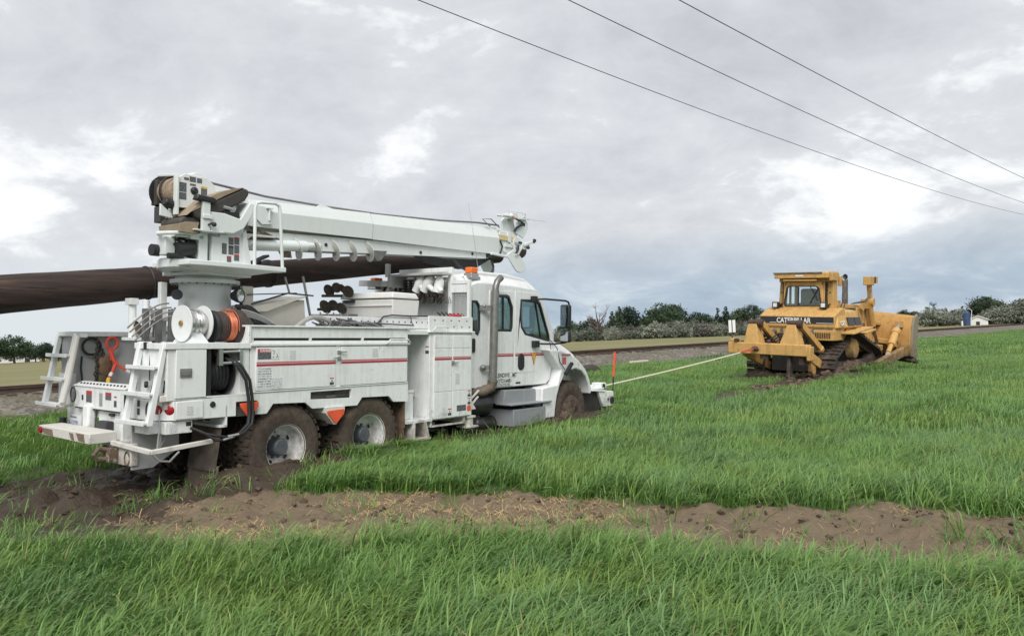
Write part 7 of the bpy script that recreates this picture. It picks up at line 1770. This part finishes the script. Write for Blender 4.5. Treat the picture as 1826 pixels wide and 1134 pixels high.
P('roll_frame', dz, CY, lambda m: (m.hexa([(2.05, -1.0, 2.16), (2.36, -1.0, 2.16), (2.36, -.82, 2.16), (2.05, -.82, 2.16)], [(2.05, -.98, 3.2), (2.36, -.98, 3.2), (2.36, -.80, 3.2), (2.05, -.80, 3.2)]), m.hexa([(2.05, .56, 2.16), (2.30, .56, 2.16), (2.30, .72, 2.16), (2.05, .72, 2.16)], [(2.05, .50, 3.2), (2.30, .50, 3.2), (2.30, .66, 3.2), (2.05, .66, 3.2)]), m.box(1.95, 2.35, -.98, .66, 3.02, 3.16)), bevel=.012)
P('roof', dz, CY, lambda m: (m.plate([(1.66, 3.12), (1.66, 3.28), (1.72, 3.31), (2.44, 3.33), (2.54, 3.26), (2.54, 3.14)], 'y', -.98, .70), m.box(1.92, 2.8, -.78, .5, 3.02, 3.12)), bevel=.015)
P('roof_edge', dz, SOOT, lambda m: m.box(1.64, 1.665, -.80, .72, 3.255, 3.30))
P('roof_plate', dz, CWH, lambda m: m.box(1.652, 1.661, -.22, .02, 3.17, 3.22))
P('roof_bracket', dz, CY, lambda m: (m.box(1.8, 2.3, -1.06, -.95, 3.05, 3.28), m.box(2.6, 2.75, -1.0, -.9, 2.9, 3.2), m.cyl((1.70, .42, 3.06), (1.70, -.62, 3.05), .022)), bevel=.01)
P('grab_rail', dz, SOOT, lambda m: (m.tube([(2.6, -1.0, 2.2), (2.6, -1.08, 2.5), (2.65, -1.08, 3.0), (2.75, -.98, 3.1)], .02, 6), m.tube([(2.9, -.98, 2.2), (2.92, -1.08, 2.6), (2.9, -1.08, 3.1), (2.75, -.98, 3.2)], .02, 6)))
P('mirror_post', dz, BLACK, lambda m: (m.box(2.31, 2.35, -.80, -.78, 2.25, 2.95), m.box(2.0, 2.02, -.80, -.78, 2.3, 2.95)))
for y in (.66, -.83):
    l_ = P('rear_lamp', dz, BLACK, lambda m: (m.box(1.66, 1.80, y - .10, y + .10, 2.21, 2.40), m.box(1.8, 2.1, y - .05, y + .05, 2.24, 2.34)), bevel=.012)
    P('lamp_lens', l_, simple('lamp_glass_white', (.72, .72, .68), .2), lambda m: m.box(1.650, 1.661, y - .062, y + .062, 2.245, 2.365), bevel=.004)
# engine hood
P('hood', dz, CY, lambda m: (m.hexa([(2.78, -.72, 1.4), (5.9, -.70, 1.35), (5.9, .40, 1.35), (2.78, .42, 1.4)], [(2.78, -.72, 2.38), (5.9, -.68, 2.30), (5.9, .38, 2.30), (2.78, .42, 2.38)]), m.box(5.55, 6.05, -.76, .44, 1.0, 2.34), m.box(4.7, 5.55, -.74, -.70, 1.4, 2.25), m.plate([(2.9, .95), (6.0, .8), (6.0, 1.4), (2.9, 1.5)], 'y', -.86, -.74)), bevel=.03, seg=3)
P('hood_opening', dz, BLACK, lambda m: m.box(3.75, 4.55, -.728, -.724, 1.75, 2.22))
P('hood_hinge', dz, SOOT, lambda m: (m.box(4.9, 4.92, -.748, -.742, 1.45, 2.2), m.box(5.2, 5.22, -.748, -.742, 1.45, 2.2), m.cyl((5.35, -.76, 1.62), (5.35, -.74, 1.62), .11), m.box(4.6, 4.64, -.73, -.72, 1.4, 2.25)))
P('exhaust_pipe', dz, SOOT, lambda m: (m.cyl((4.05, -.60, 2.3), (4.05, -.60, 3.10), .085), m.cyl((4.05, -.60, 2.3), (4.05, -.60, 2.7), .092)))
P('rain_cap', dz, BLACK, lambda m: (m.rev((4.05, -.60, 3.23), (.9, -.3, .15), [(-.01, .085), (.01, .09), (.02, .06)], 18), m.bar((4.05, -.60, 3.10), (4.07, -.60, 3.2), .03, .03)))
P('hood_detail', dz, CY, lambda m: (m.cyl((4.3, -.3, 2.34), (4.3, -.3, 2.46), .07), m.box(4.0, 4.2, -.4, -.2, 2.32, 2.42), m.cyl((5.05, -.84, 2.22), (5.05, -.72, 2.22), .10)))
for y in (-.92, .62):
    lc = P('blade_lift_cylinder', dz, CY, lambda m: (m.cyl((5.35, y, 2.45), (5.72, y, 1.62), .095), m.cyl((5.42, y - .13, 2.42), (5.42, y + .13, 2.42), .14), m.box(5.25, 5.6, min(y, y + .25 * (1 if y < 0 else -1)), max(y, y + .25 * (1 if y < 0 else -1)), 2.2, 2.52)), bevel=.01)
    P('piston_rod', lc, SOOT, lambda m: m.cyl((5.70, y, 1.66), (6.25, y, .95), .05))
P('lamp_post', dz, CY, lambda m: (m.bar((5.45, -.92, 2.4), (5.30, -.92, 3.05), .13, .15), m.box(5.02, 5.40, -1.06, -.82, 2.98, 3.26)), bevel=.015)
P('post_lamp', dz, BLACK, lambda m: (m.box(5.42, 5.62, -1.04, -.84, 3.06, 3.26), m.box(5.4, 5.44, -.98, -.9, 3.12, 3.2)), bevel=.015)
P('lamp_visor', dz, CY, lambda m: (m.box(5.60, 5.72, -1.06, -.82, 3.05, 3.07), m.box(5.60, 5.72, -1.06, -.82, 3.25, 3.27), m.box(5.60, 5.72, -1.06, -1.04, 3.07, 3.25)))
P('hydraulic_hose', dz, SOOT, lambda m: (m.tube([(5.32, -.98, 2.85), (5.15, -1.0, 2.6), (4.9, -.9, 2.45), (4.5, -.7, 2.38)], .02, 6), m.tube([(5.3, -.9, 2.6), (5.0, -.9, 2.42), (4.6, -.6, 2.36)], .018, 6)))
P('hood_handle', dz, SOOT, lambda m: [m.tube([(x, -.76, 1.7), (x, -.80, 1.74), (x, -.80, 1.9), (x, -.76, 1.94)], .014, 6) for x in (3.5, 4.75)])
P('hose_run', dz, BLACK, lambda m: [m.tube([(1.0, -.25 + .12 * k, 1.0), (.75, -.22 + .12 * k, 1.30 + .05 * k), (.45, -.2 + .13 * k, 1.32), (.25, -.15 + .12 * k, 1.22)], .022, 6) for k in range(4)])
P('cab_gap_shade', dz, BLACK, lambda m: (m.box(1.93, 2.04, -.815, -.785, 2.22, 3.0), m.box(1.93, 2.04, .505, .53, 2.22, 3.0)))  # solid black strips stand in for shade between cab and roll frame
P('cab_bolt', dz, SOOT, lambda m: [m.ball((2.04, y, z), .025, (1, 1, 1), 5) for y in (-.9, .62) for z in (2.35, 2.7, 3.0)])
P('wiper', dz, BLACK, lambda m: m.bar((1.845, -.35, 2.90), (1.845, -.58, 2.45), .015, .02))
# tracks: elevated drive sprocket, idlers front and rear
def track_path(n=44):
    circ = [((1.42, .46), .40), ((2.55, 1.00), .44), ((4.55, .46), .40)]
    # outline: bottom run, up round the front idler, back over the sprocket, down round the rear idler
    pts = []
    def arc(c0, r, a0, a1, k):
        for a in np.linspace(a0, a1, k): pts.append((c0[0] + r * math.cos(a), c0[1] + r * math.sin(a)))
    arc(circ[0][0], .40, R_(148), R_(270), 10)
    arc(circ[2][0], .40, R_(270), R_(270 + 165), 12)
    arc(circ[1][0], .44, R_(75), R_(153), 8)
    pts.append(pts[0])
    seg_ = [math.dist(pts[i], pts[i + 1]) for i in range(len(pts) - 1)]
    tot = sum(seg_); out = []
    for k in range(n):
        s_ = tot * k / n; i = 0
        while s_ > seg_[i]: s_ -= seg_[i]; i += 1
        t = s_ / seg_[i]; a, b = pts[i], pts[i + 1]
        out.append(((a[0] + (b[0] - a[0]) * t, a[1] + (b[1] - a[1]) * t), math.atan2(b[1] - a[1], b[0] - a[0]), tot / n))
    return out
tp = track_path()
for yc in (-1.20, .92):
    fr_ = P('track', dz, TRK, lambda m: ([m.bar((p[0] - .06 * math.sin(-a) * 0, yc, p[1]), (tp[(i + 1) % len(tp)][0][0], yc, tp[(i + 1) % len(tp)][0][1]), .22, .10, up=(0, 1, 0)) for i, (p, a, L) in enumerate(tp)], m.box(1.5, 4.5, yc - .13, yc + .13, .30, .62), [m.cyl((x, yc - .14, .24), (x, yc + .14, .24), .13) for x in np.arange(1.75, 4.4, .40)]))
    L = tp[0][2]
    q = MB(); q.box(-L * .48, L * .48, -.29, .29, .05, .075); q.box(-L * .12, L * .0, -.29, .29, -.02, .05)
    q2 = MB(); q2.box(-L * .49, L * .49, -.29, .29, -.09, -.055); q2.hexa([(-L * .16, -.29, -.16), (-L * .08, -.29, -.16), (-L * .08, .29, -.16), (-L * .16, .29, -.16)], [(-L * .22, -.29, -.09), (-L * .02, -.29, -.09), (-L * .02, .29, -.09), (-L * .22, .29, -.09)])
    me = q2.mesh('track_shoe', smooth=0); me.materials.append(TRK)
    for (p, a, L_) in tp:
        so = bpy.data.objects.new('track_shoe', me); COL.objects.link(so); so.parent = fr_
        so.location = (p[0] - 3.2, yc + .1, p[1] - .05); so.rotation_euler = (0, -a, 0)
    wy = yc - .20 if yc < 0 else yc + .20
    P('sprocket', fr_, CYD, lambda m: (m.rev((2.55, wy, 1.0), (0, 1 if yc < 0 else -1, 0), [(-.10, 0), (-.10, .19), (-.085, .21), (-.085, .27), (-.05, .30), (.1, .33)], 28, cap=False), [m.cyl((2.55 + .24 * math.cos(t), wy - (.1 if yc < 0 else -.1), 1.0 + .24 * math.sin(t)), (2.55 + .24 * math.cos(t), wy, 1.0 + .24 * math.sin(t)), .022, n=6) for t in np.arange(0, 6.28, .42)]))
    for cx0 in (1.42, 4.55):
        P('idler', fr_, TRK, lambda m: m.rev((cx0, yc - .12, .46), (0, 1, 0), [(0, 0), (0, .30), (.02, .34), (.22, .34), (.24, .30), (.24, 0)], 24, cap=False))
def dmud(m):
    for i, (c, r) in enumerate((((1.5, -1.30, .16), (.75, .45, .32)), ((2.6, -1.36, .22), (.80, .40, .42)), ((3.5, -1.34, .16), (.85, .45, .36)), ((4.4, -1.3, .12), (.7, .4, .30)), ((1.0, -.2, .02), (.4, .7, .24)), ((1.1, .8, .05), (.4, .5, .22)))):
        lumpy(m, c, r, .32, i + 3, 26, 4.0)
P('mud_lump', dz, MUDM, dmud, smooth=80, label='brown mud packed into the right track')
# blade (tilted, left corner up), push arms
def PB(name, parent, mat, fn, **k):
    def f(m):
        fn(m)
        m.v = [(v[0], v[1], v[2] + (v[1] + 1.86) * .10) for v in m.v]
    return P(name, parent, mat, f, **k)
BL = [(6.62, .62), (6.72, .55), (6.84, .55), (6.82, .80), (6.78, 1.10), (6.84, 1.45), (6.98, 1.75), (7.12, 1.92), (7.02, 1.98), (6.80, 1.90), (6.62, 1.62), (6.54, 1.25), (6.55, .85)]
PB('blade', dz, BLM, lambda m: (m.plate(BL, 'y', -1.86, 1.66),), bevel=.02)
PB('blade_end', dz, BLE, lambda m: [m.plate([(6.56, .62), (7.0, .52), (7.10, .62), (7.06, 1.2), (7.22, 1.92), (7.08, 2.0), (6.78, 1.92), (6.6, 1.6)], 'y', a, b) for a, b in ((-1.93, -1.86), (1.66, 1.73))], bevel=.008)
PB('cutting_edge', dz, TRK, lambda m: m.plate([(6.66, .46), (7.06, .36), (7.08, .42), (6.74, .58)], 'y', -1.98, 1.78))
PB('blade_rib', dz, CY, lambda m: (m.box(6.30, 6.60, -1.5, 1.3, .95, 1.10), m.plate([(6.25, .9), (6.6, .7), (6.6, 1.5), (6.45, 1.4)], 'y', -1.5, -1.42), m.plate([(6.25, .9), (6.6, .7), (6.6, 1.5), (6.45, 1.4)], 'y', 1.2, 1.28), m.plate([(6.2, 1.0), (6.6, .9), (6.62, 1.62)], 'y', -.75, -.68), m.box(6.35, 6.62, -.9, -.2, 1.55, 1.66)), bevel=.01)
PB('blade_notch', dz, SOOT, lambda m: m.rev((6.66, -.25, 1.92), (1, 0, .3), [(-.08, .22), (.02, .20)], 16))
P('push_arm', dz, CYD, lambda m: (m.bar((2.9, -1.72, .32), (6.55, -1.70, .82), .16, .30), m.bar((2.9, 1.52, .32), (6.55, 1.50, .82), .16, .30), m.ball((2.9, -1.62, .34), .2), m.box(6.3, 6.65, -1.8, -1.6, .62, 1.05)), bevel=.015)
P('arm_plate', dz, CY, lambda m: (m.box(4.6, 5.9, -1.2, -.86, .80, 1.0), m.box(5.9, 6.4, -1.0, -.8, .8, .95)), bevel=.012)
tc_ = P('tilt_cylinder', dz, CY, lambda m: (m.cyl((5.35, -1.62, 1.02), (6.05, -1.56, 1.46), .12), m.cyl((5.9, -1.57, 1.36), (6.08, -1.56, 1.48), .145), m.cyl((5.0, -1.65, .80), (5.4, -1.62, 1.05), .075), m.box(6.3, 6.6, -1.62, -1.44, 1.58, 1.78)))
P('piston_rod', tc_, STEEL, lambda m: m.cyl((6.05, -1.56, 1.46), (6.42, -1.53, 1.70), .065))
P('cylinder_yoke', tc_, simple('yoke_pale', (.34, .27, .2), .7), lambda m: (m.bar((4.5, -1.70, .60), (5.1, -1.64, .86), .05, .05), m.bar((4.2, -1.74, .53), (5.0, -1.66, .78), .04, .05), m.ball((4.95, -1.66, .74), .09)))

# ------------------------------------------------------------------ tow strap between the two machines
pa = T_TRUCK @ Vector((9.95, .75, -.31)); pb = T_DOZER @ Vector((-.30, .40, 1.02))
sp_ = thing('tow_strap', 'taut pale yellow tow strap from truck bumper to bulldozer ripper', 'strap', T_WORLD, tuple(pa))
pts_ = [pa.lerp(pb, t) - Vector((0, 0, .03 * 4 * t * (1 - t))) for t in np.linspace(0, 1, 20)]
P('strap_web', sp_, simple('strap_pale', (.58, .54, .40), .8, var=.1), lambda m: [m.bar(pts_[i], pts_[i + 1], .030, .012, up=(.5, -.6, .5)) for i in range(18)])
P('strap_end', sp_, simple('strap_red', (.42, .06, .045), .7), lambda m: [m.bar(pts_[i], pts_[i + 1], .05, .02, up=(.5, -.6, .5)) for i in (17, 18)])
